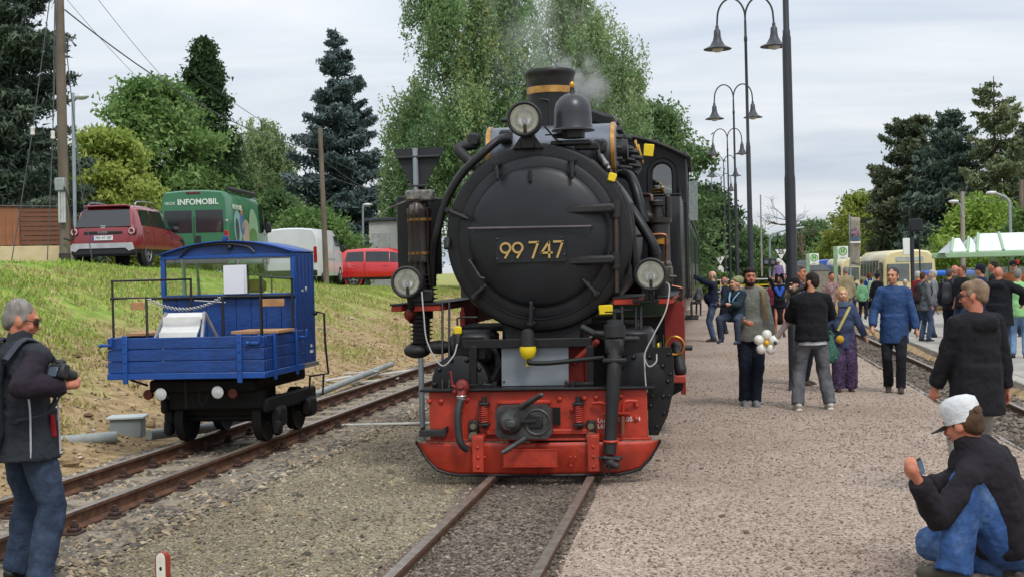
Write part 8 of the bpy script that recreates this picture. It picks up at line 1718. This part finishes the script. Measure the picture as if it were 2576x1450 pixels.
far('man in plaid shirt and green jacket behind the blond woman', 2092, 681, 31, 165, .02, None, top=('shirt', PLAID), trousers=JEANSD, hair=('short', H_DK), skin=SKIN3)
far('older man in beige jacket seen from behind near the buses', 2128, 668, 37, -10, .0, None, top=('jacket', cloth('beige', '#8a7d62')), trousers=LGREY, hair=('short', H_GR))
far('child in dark patterned jacket walking with a stick near the track', 2150, 696, 38, -30, .0, 792, top=('jacket', cloth('navy_pattern', '#222a40', col2='#3d4a66', scale=30)), trousers=cloth('jeans_mid', '#2c3d63'), hair=('short', H_DK))
far('person in pale green top between the dark-jacketed child and the backpacker', 2168, 700, 41, 20, .0, None, top=('top', cloth('mint', '#6f9f78')), trousers=NAVYT, hair=('short', H_BR))
far('hiker in blue jacket with a pale green backpack', 2189, 683, 36, -5, .0, 800, top=('jacket', cloth('cobalt', '#22377d')), trousers=cloth('charcoal', '#2a2b2e'), shoes=WHITES, hair=('pony', H_RD), backpack=cloth('pack_pale_green', '#8ba184'), fem=True)
far('person in black jacket and cap next to the hiker with the green backpack', 2207, 686, 39, 30, .0, None, top=('jacket', BLKC), trousers=NAVYT, hair=('short', H_DK), cap=(BLKC, BLKC, False))
far('white-haired woman with glasses behind the blue rain jacket', 2277, 700, 33, 190, .03, None, top=('jacket', cloth('grey_blue', '#5d6470')), trousers=NAVYT, hair=('full', H_WH), glasses=True, fem=True, skin=SKIN2)
far('white-haired person in red jacket next to the man in the grey overshirt', 2309, 679, 32, 60, .03, None, top=('jacket', cloth('red_j', '#8f1a22')), trousers=JEANSD, hair=('short', H_WH))
far('man in grey overshirt and jeans with one hand hanging, on the paved platform', 2326, 680, 29, 55, .03, 858, top=('overshirt', cloth('grey_overshirt', '#5b5f62')), trousers=JEANS, hair=('short', H_BR), glasses=True, belly=.05, hem=.18, skin=SKIN3, backpack=cloth('pack_red_black', '#2b2022'))
far('white-haired woman in grey cardigan facing left on the paved platform', 2348, 676, 30.5, -75, .03, None, top=('cardigan', cloth('cardigan_grey', '#74797c')), trousers=JEANS, hair=('full', H_WH), fem=True, skin=SKIN2)
far('man with dark backpack seen from behind on the paved platform', 2388, 672, 28, 25, .03, None, top=('jacket', cloth('dark_jacket', '#22232a')), trousers=NAVYT, hair=('short', HAIR('pepper', '#4c4a48')), backpack=cloth('pack_grey', '#3b3c40'))
far('man in black t-shirt and glasses looking left in the crowd', 2421, 664, 27.5, -120, .03, None, top=('t_shirt', cloth('black_tee', '#18191b')), trousers=JEANSD, hair=('short', H_BR), glasses=True, skin=SKIN3, bare=True)
far('balding man in dark clothes behind the man in the black t-shirt', 2402, 664, 30, 110, .03, None, top=('jacket', cloth('dark_olive', '#2c2d2a')), trousers=NAVYT, hair=('ring', H_GR), skin=SKIN3)
far('man in navy quilted jacket and dark cap facing left', 2468, 662, 25.5, -60, .03, None, top=('quilted_jacket', cloth('navy_quilt', '#1b2440', bump=.6, bscale=30)), trousers=JEANSD, hair=('short', H_DK), cap=(cloth('cap_navy', '#1a1d2b'), cloth('cap_navy', '#1a1d2b'), False), ease=.05, hem=.2)
far('tall dark-haired man looking left behind the bald man', 2501, 653, 27, -70, .03, None, top=('jacket', cloth('black_j', '#1a1b20')), trousers=JEANSD, hair=('short', H_DK), skin=SKIN3)
far('bald man in black hooded jacket seen from behind, beside the neon green jacket', 2512, 668, 22.5, 20, .03, None, top=('jacket', cloth('black_parka', '#15161b')), trousers=JEANS, hair=('bald', None), skin=SKIN3, hood=True, ease=.06, hem=.26, handL=(-.34, .12, .98), handR=(.34, .16, .98), poleL=(-1, -.3, 0), poleR=(1, -.3, 0), vox=.014, wide_top=.03)
far('person in neon green jacket and pale jeans', 2560, 672, 23.5, 15, .03, None, top=('jacket', cloth('neon_green', '#86b87a')), trousers=cloth('pale_jeans', '#6f8bab'), hair=('short', H_GR), wide_top=.02)
pz, Iz = far('person with a red flower on a black hat in the crowd', 2550, 654, 30, 190, .03, None, top=('shirt', cloth('rust', '#7a4a2c')), trousers=JEANSD, hair=('short', H_DK), cap=(BLKC, BLKC, False))
q = MB(); 
for a in range(6): q.ell((-.08 + .03 * math.cos(a), .02, .09 + .03 * math.sin(a * 1.05)), (.03, .02, .03), 8, 6, Iz['HM'])
q.build('red_flower', mat('flower_red', '#a31a1c', rough=.7), Iz['t'])
far('person in light blue shirt farther back between the bus stop signs', 2110, 690, 42, 170, .0, None, top=('shirt', CHECK), trousers=NAVYT, hair=('short', H_GR))
# ------------------------------------------------------------------ bake live modifiers once
bpy.context.view_layer.update(); dg = bpy.context.evaluated_depsgraph_get(); new = []
done = {}
for o in [o for o in S.objects if o.type == 'MESH' and len(o.modifiers)]:
    k = o.data.name
    me = bpy.data.meshes.new_from_object(o.evaluated_get(dg), depsgraph=dg); new.append((o, me))
for o, me in new:
    o.modifiers.clear(); o.data = me
